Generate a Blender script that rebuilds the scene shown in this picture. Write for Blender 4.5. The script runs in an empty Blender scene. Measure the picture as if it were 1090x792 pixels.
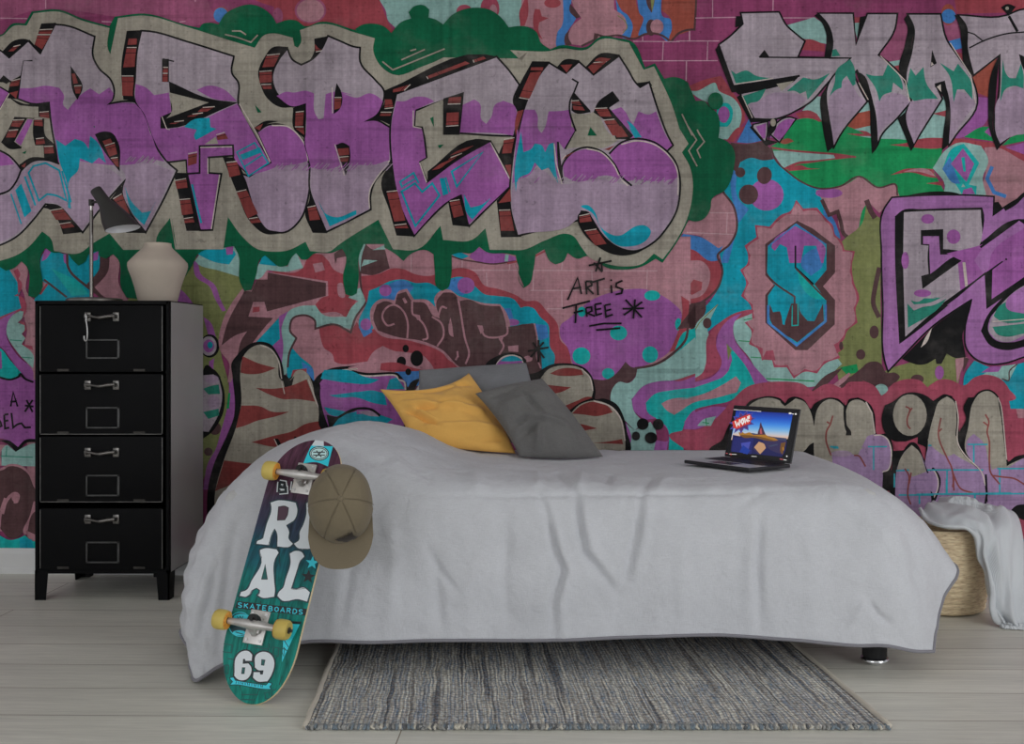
import bpy, bmesh, math, random
from math import sin, cos, pi, sqrt, radians
from mathutils import Vector, Matrix, noise
from mathutils.geometry import tessellate_polygon

scene = bpy.context.scene
COL = scene.collection
random.seed(7)

# ------------------------------------------------------------------ camera
FOC, VPX, VPY, CAMH = 1100.0, 572.0, 368.0, 0.874
cam_d = bpy.data.cameras.new('camera')
cam_d.sensor_width = 36.0
cam_d.lens = 36.0 * FOC / 1090.0
cam_d.shift_x = (545.0 - VPX) / 1090.0
cam_d.shift_y = (VPY - 396.0) / 1090.0
cam = bpy.data.objects.new('camera', cam_d)
cam.location = (0, 0, CAMH)
cam.rotation_euler = (pi / 2, 0, 0)
COL.objects.link(cam)
scene.camera = cam

# ------------------------------------------------------------------ light and exposure
W = bpy.data.worlds.new('room_light')
scene.world = W
W.use_nodes = True
W.node_tree.nodes['Background'].inputs[0].default_value = (0.94, 0.97, 1.0, 1)
W.node_tree.nodes['Background'].inputs[1].default_value = 0.46

def area(name, loc, target, sx, sy, power, col=(1, 1, 1)):
    d = bpy.data.lights.new(name, 'AREA')
    d.shape = 'RECTANGLE'; d.size = sx; d.size_y = sy; d.energy = power; d.color = col
    o = bpy.data.objects.new(name, d)
    o.location = loc
    v = Vector(target) - Vector(loc)
    o.rotation_euler = v.to_track_quat('-Z', 'Y').to_euler()
    COL.objects.link(o)
    return o
area('window_and_fill_light', (3.6, -0.9, 1.45), (0.0, 3.4, 0.6), 2.2, 1.4, 55, (0.96, 0.98, 1.0))
area('window_and_fill_light', (-2.4, -1.9, 1.45), (0.0, 3.4, 0.5), 2.0, 1.4, 27, (0.97, 0.98, 1.0))  # fill light added at the left front, not a window

vs = scene.view_settings
vs.view_transform = 'Standard'
vs.look = 'None'
vs.gamma = 1.0
vs.exposure = 0.0
vs.use_curve_mapping = False

# ------------------------------------------------------------------ helpers
KL = 0.475                                   # how brightly the room lights a surface
def lin1(c):
    c /= 255.0
    return c / 12.92 if c <= 0.04045 else ((c + 0.055) / 1.055) ** 2.4
def srgb(r, g, b, k=None):
    k = KL if k is None else k
    return tuple(min(0.9, lin1(v) / k) for v in (r, g, b)) + (1.0,)

def ray(x, y):
    return Vector(((x - VPX) / FOC, 1.0, (VPY - y) / FOC))
def at(x, y, Y):
    v = ray(x, y) * Y
    v.z += CAMH
    return v
WALL_A, WALL_B = 3.90, -0.0389              # wall line  Y = A + B * X
def wall_Y(X):
    return WALL_A + WALL_B * X
def on_wall(x, y):
    d = ray(x, y)
    t = WALL_A / (d.y - WALL_B * d.x)
    v = d * t
    v.z += CAMH
    return v
WALL_N = Vector((WALL_B, -1.0, 0)).normalized()

def tag(o, label=None, cat=None, group=None, kind=None):
    if label: o['label'] = label
    if cat: o['category'] = cat
    if group: o['group'] = group
    if kind: o['kind'] = kind
    return o
def empty(name, loc=(0, 0, 0)):
    o = bpy.data.objects.new(name, None)
    o.empty_display_size = 0.05
    o.location = loc
    COL.objects.link(o)
    return o
def link_mesh(name, me, mats, parent=None, smooth=False):
    o = bpy.data.objects.new(name, me)
    if not isinstance(mats, (list, tuple)): mats = [mats]
    for m in mats: me.materials.append(m)
    COL.objects.link(o)
    if smooth:
        for p in me.polygons: p.use_smooth = True
    if parent is not None:
        o.parent = parent
        o.matrix_parent_inverse = Matrix.Translation(parent_world(parent)).inverted()
    return o
def parent_world(p):
    # things are unrotated empties or meshes whose vertices are in world space
    v = Vector(p.location)
    return v
def obj(name, bm, mats, parent=None, smooth=False, auto=None):
    me = bpy.data.meshes.new(name)
    bmesh.ops.recalc_face_normals(bm, faces=bm.faces)
    bm.to_mesh(me)
    bm.free()
    o = link_mesh(name, me, mats, parent, smooth)
    if auto is not None:
        for p in me.polygons: p.use_smooth = True
        me.set_sharp_from_angle(angle=radians(auto))
    return o
def new(): return bmesh.new()
def box(bm, lo, hi, bev=0.0, seg=2, mat=0):
    lo, hi = Vector(lo), Vector(hi)
    r = bmesh.ops.create_cube(bm, size=1.0)
    vsx = r['verts']
    for v in vsx:
        v.co = Vector((lo.x + (v.co.x + .5) * (hi.x - lo.x), lo.y + (v.co.y + .5) * (hi.y - lo.y), lo.z + (v.co.z + .5) * (hi.z - lo.z)))
    fs = set(f for v in vsx for f in v.link_faces)
    for f in fs: f.material_index = mat
    if bev > 0:
        es = set(e for v in vsx for e in v.link_edges)
        bmesh.ops.bevel(bm, geom=list(es), offset=bev, segments=seg, profile=0.6, affect='EDGES')
def tube(bm, pts, r, seg=10, cap=True, mat=0):
    pts = [Vector(p) for p in pts]
    rs = r if isinstance(r, (list, tuple)) else [r] * len(pts)
    prev = None; rings = []
    for i, p in enumerate(pts):
        a = pts[max(0, i - 1)]; b = pts[min(len(pts) - 1, i + 1)]
        t = (b - a).normalized()
        if prev is None:
            u = t.orthogonal().normalized()
        else:
            u = (prev - t * prev.dot(t)).normalized()
        prev = u
        w = t.cross(u)
        rings.append([bm.verts.new(p + (u * cos(2 * pi * k / seg) + w * sin(2 * pi * k / seg)) * rs[i]) for k in range(seg)])
    for i in range(len(rings) - 1):
        for k in range(seg):
            f = bm.faces.new((rings[i][k], rings[i][(k + 1) % seg], rings[i + 1][(k + 1) % seg], rings[i + 1][k]))
            f.material_index = mat
    if cap:
        for ring in (rings[0], rings[-1]):
            f = bm.faces.new(ring); f.material_index = mat
def lathe(bm, prof, origin, axis=(0, 0, 1), seg=48, mat=0):
    ax = Vector(axis).normalized()
    u = ax.orthogonal().normalized(); w = ax.cross(u)
    origin = Vector(origin)
    rings = []
    for (r, h) in prof:
        if r < 1e-6:
            rings.append([bm.verts.new(origin + ax * h)])
        else:
            rings.append([bm.verts.new(origin + ax * h + (u * cos(2 * pi * k / seg) + w * sin(2 * pi * k / seg)) * r) for k in range(seg)])
    for a, b in zip(rings[:-1], rings[1:]):
        for k in range(seg):
            k2 = (k + 1) % seg
            if len(a) == 1 and len(b) == 1: continue
            if len(a) == 1: f = bm.faces.new((a[0], b[k], b[k2]))
            elif len(b) == 1: f = bm.faces.new((a[k], a[k2], b[0]))
            else: f = bm.faces.new((a[k], a[k2], b[k2], b[k]))
            f.material_index = mat
def catmull(p0, p1, p2, p3, t):
    t2, t3 = t * t, t * t * t
    return (p1 * 2 + (p2 - p0) * t + (p0 * 2 - p1 * 5 + p2 * 4 - p3) * t2 + (p1 * 3 - p0 - p2 * 3 + p3) * t3) * 0.5
def spline(pts, n=8, closed=False):
    pts = [Vector(p) for p in pts]
    N = len(pts); out = []
    rng = range(N) if closed else range(N - 1)
    for i in rng:
        if closed: a, b, c, d = pts[(i - 1) % N], pts[i], pts[(i + 1) % N], pts[(i + 2) % N]
        else:
            b, c = pts[i], pts[i + 1]
            a = pts[i - 1] if i > 0 else b * 2 - c
            d = pts[i + 2] if i + 2 < N else c * 2 - b
        for k in range(n): out.append(catmull(a, b, c, d, k / n))
    if not closed: out.append(pts[-1])
    return out
def net(rows, nu, nv):
    """bicubic surface through a control net of Vectors -> grid of points"""
    R = [spline(r, nu) for r in rows]
    cols = []
    for j in range(len(R[0])): cols.append(spline([r[j] for r in R], nv))
    return [[cols[j][i] for j in range(len(cols))] for i in range(len(cols[0]))]
def grid_faces(bm, g, mat=0):
    V = [[bm.verts.new(p) for p in r] for r in g]
    for i in range(len(V) - 1):
        for j in range(len(V[0]) - 1):
            f = bm.faces.new((V[i][j], V[i][j + 1], V[i + 1][j + 1], V[i + 1][j]))
            f.material_index = mat
    return V
def grid_normals(g):
    n = [[None] * len(g[0]) for _ in g]
    for i in range(len(g)):
        for j in range(len(g[0])):
            a = g[min(i + 1, len(g) - 1)][j] - g[max(i - 1, 0)][j]
            b = g[i][min(j + 1, len(g[0]) - 1)] - g[i][max(j - 1, 0)]
            v = b.cross(a)
            n[i][j] = v.normalized() if v.length > 1e-9 else Vector((0, 0, 1))
    return n
def fold(d, w): return math.exp(-(d / w) ** 2)

# ------------------------------------------------------------------ materials
def mat(name, col, rough=0.6, metal=0.0, var=0.0, vscale=8.0, bump=0.0, bscale=60.0, spec=0.4, stretch=(1, 1, 1), coat=0.0):
    m = bpy.data.materials.new(name); m.use_nodes = True
    nt = m.node_tree; N = nt.nodes; L = nt.links
    b = N['Principled BSDF']
    b.inputs['Base Color'].default_value = col
    b.inputs['Roughness'].default_value = rough
    b.inputs['Metallic'].default_value = metal
    b.inputs['Specular IOR Level'].default_value = spec
    b.inputs['Coat Weight'].default_value = coat
    tc = N.new('ShaderNodeTexCoord'); mp = N.new('ShaderNodeMapping')
    mp.inputs['Scale'].default_value = stretch
    L.new(tc.outputs['Object'], mp.inputs[0])
    if var > 0:
        n = N.new('ShaderNodeTexNoise'); n.inputs['Scale'].default_value = vscale; n.inputs['Detail'].default_value = 6
        L.new(mp.outputs[0], n.inputs[0])
        mr = N.new('ShaderNodeMapRange'); mr.inputs['From Min'].default_value = .3; mr.inputs['From Max'].default_value = .7
        mr.inputs['To Min'].default_value = 1 - var; mr.inputs['To Max'].default_value = 1 + var
        L.new(n.outputs[0], mr.inputs[0])
        vm = N.new('ShaderNodeVectorMath'); vm.operation = 'SCALE'
        vm.inputs[0].default_value = col[:3]
        L.new(mr.outputs[0], vm.inputs['Scale']); L.new(vm.outputs[0], b.inputs['Base Color'])
    if bump > 0:
        n2 = N.new('ShaderNodeTexNoise'); n2.inputs['Scale'].default_value = bscale; n2.inputs['Detail'].default_value = 4
        L.new(mp.outputs[0], n2.inputs[0])
        bp = N.new('ShaderNodeBump'); bp.inputs['Strength'].default_value = bump; bp.inputs['Distance'].default_value = 0.004
        L.new(n2.outputs[0], bp.inputs['Height']); L.new(bp.outputs[0], b.inputs['Normal'])
    return m

def cloth(name, col, weave=900.0, var=0.1, bump=0.25, vscale=12.0, wrinkle=0.0, wscale=14):
    """linen: crossed fine noise threads tint and bump"""
    m = bpy.data.materials.new(name); m.use_nodes = True
    nt = m.node_tree; N = nt.nodes; L = nt.links
    b = N['Principled BSDF']; b.inputs['Roughness'].default_value = 0.9; b.inputs['Specular IOR Level'].default_value = 0.15
    b.inputs['Sheen Weight'].default_value = 0.15
    tc = N.new('ShaderNodeTexCoord')
    outs = []
    for sc in ((weave * .1, weave * .1, weave), (weave, weave, weave * .1)):
        mp = N.new('ShaderNodeMapping'); mp.inputs['Scale'].default_value = sc
        L.new(tc.outputs['Object'], mp.inputs[0])
        n = N.new('ShaderNodeTexNoise'); n.inputs['Scale'].default_value = 1.0; n.inputs['Detail'].default_value = 3
        L.new(mp.outputs[0], n.inputs[0]); outs.append(n.outputs[0])
    add = N.new('ShaderNodeMath'); add.operation = 'ADD'
    L.new(outs[0], add.inputs[0]); L.new(outs[1], add.inputs[1])
    big = N.new('ShaderNodeTexNoise'); big.inputs['Scale'].default_value = vscale; big.inputs['Detail'].default_value = 5
    L.new(tc.outputs['Object'], big.inputs[0])
    add2 = N.new('ShaderNodeMath'); add2.operation = 'ADD'
    L.new(add.outputs[0], add2.inputs[0]); L.new(big.outputs[0], add2.inputs[1])
    mr = N.new('ShaderNodeMapRange'); mr.inputs['From Min'].default_value = 1.0; mr.inputs['From Max'].default_value = 2.0
    mr.inputs['To Min'].default_value = 1 - var; mr.inputs['To Max'].default_value = 1 + var
    L.new(add2.outputs[0], mr.inputs[0])
    vm = N.new('ShaderNodeVectorMath'); vm.operation = 'SCALE'; vm.inputs[0].default_value = col[:3]
    L.new(mr.outputs[0], vm.inputs['Scale']); L.new(vm.outputs[0], b.inputs['Base Color'])
    bp = N.new('ShaderNodeBump'); bp.inputs['Strength'].default_value = bump; bp.inputs['Distance'].default_value = 0.002
    L.new(add.outputs[0], bp.inputs['Height'])
    if wrinkle > 0:
        wn = N.new('ShaderNodeTexNoise'); wn.inputs['Scale'].default_value = wscale; wn.inputs['Detail'].default_value = 5; wn.inputs['Distortion'].default_value = 0.6
        L.new(tc.outputs['Object'], wn.inputs[0])
        bp2 = N.new('ShaderNodeBump'); bp2.inputs['Strength'].default_value = wrinkle; bp2.inputs['Distance'].default_value = 0.02
        L.new(wn.outputs[0], bp2.inputs['Height']); L.new(bp.outputs[0], bp2.inputs['Normal']); L.new(bp2.outputs[0], b.inputs['Normal'])
    else:
        L.new(bp.outputs[0], b.inputs['Normal'])
    return m

def attr_mat(name, attr='paint', rough=0.5, emit=0.0):
    m = bpy.data.materials.new(name); m.use_nodes = True
    nt = m.node_tree; N = nt.nodes; L = nt.links
    b = N['Principled BSDF']; b.inputs['Roughness'].default_value = rough
    a = N.new('ShaderNodeVertexColor'); a.layer_name = attr
    if emit > 0:
        b.inputs['Base Color'].default_value = (0.01, 0.01, 0.01, 1)
        L.new(a.outputs[0], b.inputs['Emission Color']); b.inputs['Emission Strength'].default_value = emit
    else:
        L.new(a.outputs[0], b.inputs['Base Color'])
    return m

# ------------------------------------------------------------------ flat paint: coloured patches lying on a surface
class Paint:
    """collects filled outlines in photo pixels / zoom-crop pixels; later laid onto a real surface"""
    def __init__(self, origins, colours):
        self.O = origins; self.C = colours; self.layers = []
    def parse(self, s):
        ox, oy, k = 0.0, 0.0, 1.0
        pts = []; corner = []; pend = None
        for t in s.split():
            if t[0] == '@':
                ox, oy, k = self.O[t[1:]]; continue
            c = t.endswith('*'); v = float(t.rstrip('*'))
            if pend is None: pend = v
            else:
                pts.append((ox + pend / k, oy + v / k)); corner.append(c); pend = None
        return pts, corner
    @staticmethod
    def smooth(pts, corner, closed, n=6):
        N = len(pts); out = []
        for i in range(N if closed else N - 1):
            j = (i + 1) % N
            p1, p2 = Vector(pts[i]), Vector(pts[j])
            p0 = Vector(pts[(i - 1) % N]) if (closed or i > 0) and not corner[i] else p1 * 2 - p2
            p3 = Vector(pts[(i + 2) % N]) if (closed or i + 2 < N) and not corner[j] else p2 * 2 - p1
            for k in range(n):
                q = catmull(p0, p1, p2, p3, k / n); out.append((q.x, q.y))
        if not closed: out.append(tuple(pts[-1]))
        return out
    @staticmethod
    def auto(pts, closed, lim=50.0):
        """round the gentle bends of an outline, keep its sharp corners"""
        q = []
        for a in pts:
            if not q or abs(a[0] - q[-1][0]) + abs(a[1] - q[-1][1]) > 1e-3: q.append(a)
        N = len(q)
        if N < 4: return q
        P = [Vector(a) for a in q]; T = [None] * N
        for i in range(N):
            if not closed and i in (0, N - 1): continue
            a = P[i] - P[i - 1]; b = P[(i + 1) % N] - P[i]
            if a.length < 1e-4 or b.length < 1e-4: continue
            if a.normalized().angle(b.normalized(), 0) < radians(lim):
                T[i] = (a.normalized() * b.length + b.normalized() * a.length).normalized()
        out = []
        for i in range(N if closed else N - 1):
            j = (i + 1) % N
            d = P[j] - P[i]; L = d.length
            out.append(tuple(P[i]))
            if T[i] is None and T[j] is None or L < 1.2: continue
            m0 = (T[i] if T[i] is not None else d.normalized()) * L
            m1 = (T[j] if T[j] is not None else d.normalized()) * L
            n = 3 if L < 6 else 6
            for k in range(1, n):
                t = k / n; t2, t3 = t * t, t * t * t
                v = P[i] * (2 * t3 - 3 * t2 + 1) + m0 * (t3 - 2 * t2 + t) + P[j] * (3 * t2 - 2 * t3) + m1 * (t3 - t2)
                out.append((v.x, v.y))
        if not closed: out.append(q[-1])
        return out
    def p(self, col, s, sm=0, o=0, oc='K'):
        pts, cor = self.parse(s)
        if sm > 0: pts = self.smooth(pts, cor, True)
        elif sm == 0: pts = self.auto(pts, True)
        self.layers.append((col, pts))
        if o: self._stroke(oc, o, pts, True)
    def l(self, col, w, s, sm=0, closed=False, taper=False):
        pts, cor = self.parse(s)
        if sm: pts = self.smooth(pts, cor, closed)
        else: pts = self.auto(pts, closed, 40)
        self._stroke(col, w, pts, closed, taper)
    def _stroke(self, col, w, pts, closed, taper=False):
        h = w / 2.0; n = len(pts); L = []; R = []
        for i in range(n):
            p = Vector(pts[i])
            a = Vector(pts[i - 1]) if (closed or i > 0) else None
            b = Vector(pts[(i + 1) % n]) if (closed or i < n - 1) else None
            d1 = (p - a).normalized() if a is not None and (p - a).length > 1e-6 else None
            d2 = (b - p).normalized() if b is not None and (b - p).length > 1e-6 else None
            if d1 is None and d2 is None: continue
            if d1 is None: d1 = d2
            if d2 is None: d2 = d1
            n1 = Vector((-d1.y, d1.x)); n2 = Vector((-d2.y, d2.x))
            m = n1 + n2
            if m.length < 0.35: m = n1.copy(); f = 1.0
            else:
                m.normalize(); f = min(1.0 / max(0.35, m.dot(n1)), 1.9)
            hh = h
            if taper: hh = h * (0.35 + 0.65 * sin(pi * i / max(1, n - 1)))
            L.append(tuple(p + m * f * hh)); R.append(tuple(p - m * f * hh))
        quads = []
        m = len(L)
        for i in range(m if closed else m - 1):
            j = (i + 1) % m
            quads.append([L[i], L[j], R[j], R[i]])
        self.layers.append((col, quads, True))
    def e(self, col, s, rx, ry, rot=0.0, n=22):
        pts, _ = self.parse(s)
        cx, cy = pts[0]
        k = 1.0
        for t in s.split():
            if t[0] == '@': k = self.O[t[1:]][2]
        rx /= k; ry /= k
        c, sn = cos(radians(rot)), sin(radians(rot))
        self.layers.append((col, [(cx + rx * cos(a) * c - ry * sin(a) * sn, cy + rx * cos(a) * sn + ry * sin(a) * c) for a in (2 * pi * i / n for i in range(n))]))
    def r(self, s):
        """a red-brown block on a letter's thick side, with the white line above it"""
        pts, cor = self.parse(s)
        self.layers.append(('RB', pts))
        if len(pts) >= 4:
            a, b = Vector(pts[0]), Vector(pts[1])
            cen = sum((Vector(q) for q in pts), Vector((0, 0))) / len(pts)
            mid = (a + b) / 2
            up = (mid - cen).normalized() * 1.1
            self._stroke('WH', 0.9, [tuple(a + up), tuple(b + up)], False)
            self._stroke('K', 0.6, [tuple(a.lerp(Vector(pts[-1]), .25)), tuple(b.lerp(Vector(pts[2]), .25))], False)
    def build_into(self, bm, layer, place, step, start=0, maxlen=None):
        """place(x, y, height) -> world point"""
        n = start
        for L in self.layers:
            n += 1
            col = self.C[L[0]]
            polys = L[1] if len(L) == 3 else [L[1]]
            for poly in polys:
                q = []
                for a in poly:
                    if not q or (abs(a[0] - q[-1][0]) + abs(a[1] - q[-1][1])) > 1e-4: q.append(a)
                if len(q) < 3: continue
                V = [bm.verts.new(place(a[0], a[1], n * step)) for a in q]
                if len(q) == 3 or (len(L) == 3 and len(q) == 4):
                    tris = [tuple(range(len(q)))]
                else:
                    tris = tessellate_polygon([[Vector((a[0], a[1], 0)) for a in q]])
                for t in tris:
                    try: f = bm.faces.new([V[k] for k in t])
                    except ValueError: continue
                    for lp in f.loops: lp[layer] = col
        return n
# ------------------------------------------------------------------ the mural on the back wall
Z5 = 5.45
ORIG = {'Z': (0, 0, 1.0), 'A': (0, 0, Z5), 'B': (180, 0, Z5), 'C': (360, 0, Z5), 'D': (540, 0, Z5),
        'E': (0, 135, Z5), 'F': (180, 135, Z5), 'G': (360, 135, Z5), 'H': (540, 135, Z5),
        'I': (720, 0, Z5), 'J': (890, 0, Z5), 'KK': (720, 135, Z5), 'L': (890, 135, Z5),
        'M': (720, 270, Z5), 'N': (890, 270, Z5), 'O': (720, 390, Z5), 'P': (890, 390, Z5),
        'Q': (0, 260, Z5), 'R': (180, 260, Z5), 'S': (360, 260, Z5), 'T': (540, 260, Z5),
        'U': (0, 400, Z5), 'V': (180, 400, Z5), 'W': (360, 370, Z5), 'X': (540, 370, Z5),
        'Y': (890, 510, 3.77), 'AA': (0, 530, Z5)}
MC = {k: srgb(*v, k=.52) for k, v in {
    'MG': (112, 50, 82), 'MD': (96, 42, 66), 'RD': (124, 54, 62), 'RP': (128, 58, 74), 'OR': (124, 62, 52), 'MT': (112, 142, 138), 'PS': (136, 98, 106),
    'PK': (122, 66, 92), 'GN': (8, 72, 48), 'BG': (124, 119, 109), 'LV': (130, 120, 128), 'LP': (127, 110, 127), 'PU': (122, 70, 124),
    'PL': (126, 84, 130), 'CY': (12, 118, 136), 'BL': (52, 98, 150), 'RB': (104, 46, 45), 'K': (15, 15, 16), 'WH': (158, 148, 142),
    'BR': (66, 46, 48), 'OL': (98, 102, 64), 'LG': (20, 112, 66), 'TG': (34, 102, 88), 'TQ': (18, 134, 132), 'BK': (154, 118, 134),
    'BS': (150, 122, 128), 'LB': (124, 102, 132), 'VN': (110, 58, 56), 'CL': (40, 126, 140), 'GT': (40, 110, 92)}.items()}
m = Paint(ORIG, MC)
p, l, e, r = m.p, m.l, m.e, m.r

# --- top of the wall, behind the big letters
p('RD', '@B 330 -300 @C 240 -300 240 0 270 80 300 150 330 190 100 190 @B 640 150 600 120 610 40 500 0')
p('PK', '@A -400 130 0 120 200 60 700 100 @B 150 150 300 110 250 60 200 -100 @A -400 -100')
for s in ('@A 0 105 160 108', '@A 265 -20 265 50', '@A 590 125 660 128', '@B 60 128 95 124', '@B 150 -60 152 10'): l('BK', 1, s)
e('PK', '@B 820 60', 92, 75); e('PS', '@B 820 62', 80, 66); e('PK', '@B 630 95', 30, 50)
e('OR', '@B 302 85', 46, 46); e('BL', '@B 300 88', 42, 44)
p('MT', '@C 235 -300 240 0 275 60 290 120 325 155 400 250 700 250 1000 260 @D 60 260 75 150 75 -300')
e('RP', '@C 732 65', 46, 38); e('RP', '@C 880 50', 55, 72); e('PS', '@C 900 65', 22, 40)
p('PS', '@D 100 -300 330 -300 335 100 300 265 240 290 195 270 150 160 75 150')
p('RD', '@D 75 150 72 60 90 20 115 -40 120 90 100 150')
p('RD', '@D 160 52 190 55 200 95 240 105 185 130 180 170 205 230 170 200 150 100'); e('RD', '@D 262 18', 48, 28)
p('BL', '@D 320 -200 400 -200 370 30 400 100 340 200 330 268 285 270 290 190 325 110', 1)
p('BR', '@D 365 20 380 40 435 95 400 108 360 60'); p('BR', '@D 375 175 340 195 330 240 345 262 375 255 360 220', 1)
p('BL', '@D 610 -200 660 -200 650 30 700 90 728 150 715 215 660 210 640 80', 1)
p('OR', '@D 650 -200 770 -200 760 60 790 110 765 205 740 230 715 215 728 150 700 90 650 40')
p('PS', '@D 385 -200 612 -200 620 55 680 100 697 160 670 198 530 218 450 262 375 258 355 215 378 150 430 105 385 40')
l('OL', 1, '@D 640 90 680 120 695 160 670 190', 1)
p('BL', '@D 755 -200 900 -200 892 70 945 110 955 165 940 245 880 205 820 195 760 205 790 110 760 50', 1)
p('BR', '@D 800 -100 865 -100 850 30 838 75 818 45'); p('OL', '@D 830 -100 855 -100 850 20 840 70 835 30')
p('OR', '@D 905 -200 @I 120 -200 118 60 105 170 20 200 @D 1000 195 945 245 940 235 955 165 945 105 895 60')
e('BR', '@D 835 160', 30, 48); e('PS', '@D 868 155', 38, 43)
l('BR', 2.2, '@D 430 268 510 228 520 200 560 212 640 205 740 225 800 198 860 195 905 210 948 243 1000 190 1060 172 @I 105 172 112 60 118 -100')
p('BR', '@D 505 190 530 205 520 225 500 225')
for s in ('@D 730 240 1000 242', '@D 780 353 @I 240 352', '@D 905 245 900 353', '@D 1040 353 1038 470', '@D 1058 180 1058 240', '@D 785 212 785 240',
          '@I 110 105 375 100', '@I 600 104 800 104', '@I 0 238 250 238', '@I 210 0 210 102', '@I 75 180 75 238', '@I 182 238 178 352', '@I 58 355 55 470', '@I 562 -40 560 62'): l('BK', 1, s)
# --- behind SKATE
p('RD', '@J 640 -300 1200 -300 1200 70 700 80'); p('MT', '@I 625 150 700 130 800 100 860 150 870 255 760 232 690 200'); p('RD', '@I 720 240 760 228 860 258 860 335 700 335'); p('MG', '@I 730 290 860 300 860 335 700 335')
p('MT', '@I 730 640 800 575 850 560 850 690 790 665'); p('RD', '@I 690 660 760 640 860 690 860 720 720 690')
p('PK', '@J 250 320 345 140 415 135 420 300 380 360 300 350'); p('MT', '@J 300 360 390 345 370 420'); p('RD', '@J 330 385 380 375 370 430')
p('RD', '@J 80 100 160 100 130 140 100 140'); p('MT', '@J 100 135 145 130 125 240')
p('OR', '@J 790 450 930 340 900 570 820 540'); p('PU', '@J 800 560 900 570 880 690 720 800 640 800')
p('BL', '@J 640 240 720 220 730 280 690 290'); p('PK', '@J 620 130 700 120 720 220 650 240'); e('OR', '@J 650 85', 42, 62); e('BL', '@J 652 95', 42, 42); p('RD', '@J 690 300 730 310 735 370')
# left mint loop with the green balls
p('RD', '@I 70 500 170 460 260 440 330 540 390 620 400 700 300 800 260 800 300 700 300 600 230 560 100 560')
p('MT', '@I 80 530 130 525 220 480 250 530 330 570 375 640 370 720 320 790 230 800 240 640 130 570', 1)
p('TQ', '@I 240 620 290 605 325 660 310 720 250 760 235 700', 1); e('PU', '@I 275 665', 34, 48); l('TQ', 3, '@I 245 605 300 610 320 660 290 720 245 740', 1)
p('MT', '@KK 240 0 370 0 300 75 245 65'); p('RD', '@KK 370 0 400 0 330 90 290 80'); p('BL', '@KK 400 0 440 0 500 80 420 95 350 90'); p('RD', '@KK 410 30 430 5 440 40 400 65')
# --- green field under SKATE
p('MT', '@J -180 560 20 560 200 560 640 560 @L 640 80 0 90'); p('OR', '@J -20 690 200 640 200 730 60 745'); p('RD', '@J 30 770 200 778 210 790 20 790'); p('RD', '@J 560 660 640 640 640 680'); p('PU', '@I 430 700 700 690 640 800 500 800')
p('LG', '@I 620 800 690 700 790 690 850 720 850 800'); p('BL', '@I 395 740 420 690 440 740 480 800 370 800')
p('LG', '@KK 545 115 620 70 700 0 1000 0 1090 40 @L 60 40 200 65 400 75 620 120 600 190 560 250 640 400 360 405 340 330 240 352 135 290 @KK 1010 330 920 355 830 358 730 320 650 262', 0)
p('OR', '@KK 590 85 660 70 680 85 620 100')
p('MT', '@KK 550 140 700 140 800 155 950 172 960 180 800 205 710 212 620 240')
l('RD', 2, '@KK 545 120 640 135 800 150 930 160 1040 176'); p('RD', '@KK 900 160 1045 178 930 188 760 212 700 220 650 250 620 240 700 205 800 195 960 178')
p('RD', '@KK 640 258 720 222 760 238 835 243 740 250')
p('RD', '@L 310 105 400 95 500 68 640 66 800 78 960 105 1090 160 1090 200 900 140 700 100 620 122 400 115')
p('RD', '@L 315 280 400 245 480 242 560 245 580 290 600 298 540 292 440 265'); p('PS', '@L 390 262 420 252 540 252 580 290 480 262')
p('RD', '@L 520 328 620 315 620 342'); p('RD', '@L -20 155 0 158 120 175 0 190'); p('LG', '@L 740 60 850 0 900 0 920 85'); p('LG', '@L 960 110 1060 20 1090 0 1200 0 1200 60'); p('PU', '@L 980 120 1060 100 1200 60 1200 200'); p('PU', '@L 860 30 890 0 900 60')
p('PS', '@L 860 120 920 118 1090 200 1200 240 1200 400 980 480 920 440 800 400 860 300')
p('MT', '@L 560 240 640 130 700 95 840 110 882 190 850 300 870 395 620 395 630 340')
p('TQ', '@L 615 245 680 120 740 98 830 210 770 335 815 345 812 392 730 392 690 330'); p('BL', '@L 615 245 660 170 690 260 720 330 690 330')
p('PU', '@L 665 215 735 125 800 215 755 320'); p('TQ', '@L 725 180 745 175 752 260 738 260'); p('PU', '@L 738 365 785 352 805 390 730 392'); p('MT', '@L 725 350 735 330 750 350')
l('BL', 4, '@L 905 230 875 300 915 380 985 405')
# --- the wide turquoise field with spots
p('CY', '@KK 250 215 430 175 560 185 640 262 730 320 830 358 870 480 950 650 900 790 @M 420 330 250 400 100 520 0 560 -60 580 60 400 200 270 270 120 250 0 @KK 240 740 340 620 345 480 280 380')
p('BL', '@KK 310 260 350 250 360 420 420 480 360 560 320 400'); p('BL', '@KK 850 480 900 520 950 640 930 650 860 540'); p('BL', '@KK 270 740 340 640 300 790 260 790')
p('BR', '@KK 315 92 400 100 500 85 545 130 560 190 500 195 430 180 370 205 350 270 325 240')
e('PU', '@KK 522 395', 100, 92); e('BR', '@KK 370 265', 29, 29); e('BR', '@KK 510 283', 43, 50, 10); e('BR', '@KK 418 393', 56, 58)
p('PS', '@KK 808 368 880 358 960 345 1060 288 1090 325 @L 140 290 240 352 340 335 370 410 280 470 250 500 180 430 130 590 70 640 40 620 0 480 @KK 895 515 850 430')
e('PU', '@KK 885 385', 78, 28)
l('BR', 1.8, '@KK 548 120 580 200 650 265 730 322 830 358 950 345 1060 288 @L 240 352 340 332 355 400', 1)
l('BR', 4, '@KK 842 422 885 512 935 492 955 560 970 620 998 645')
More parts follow.
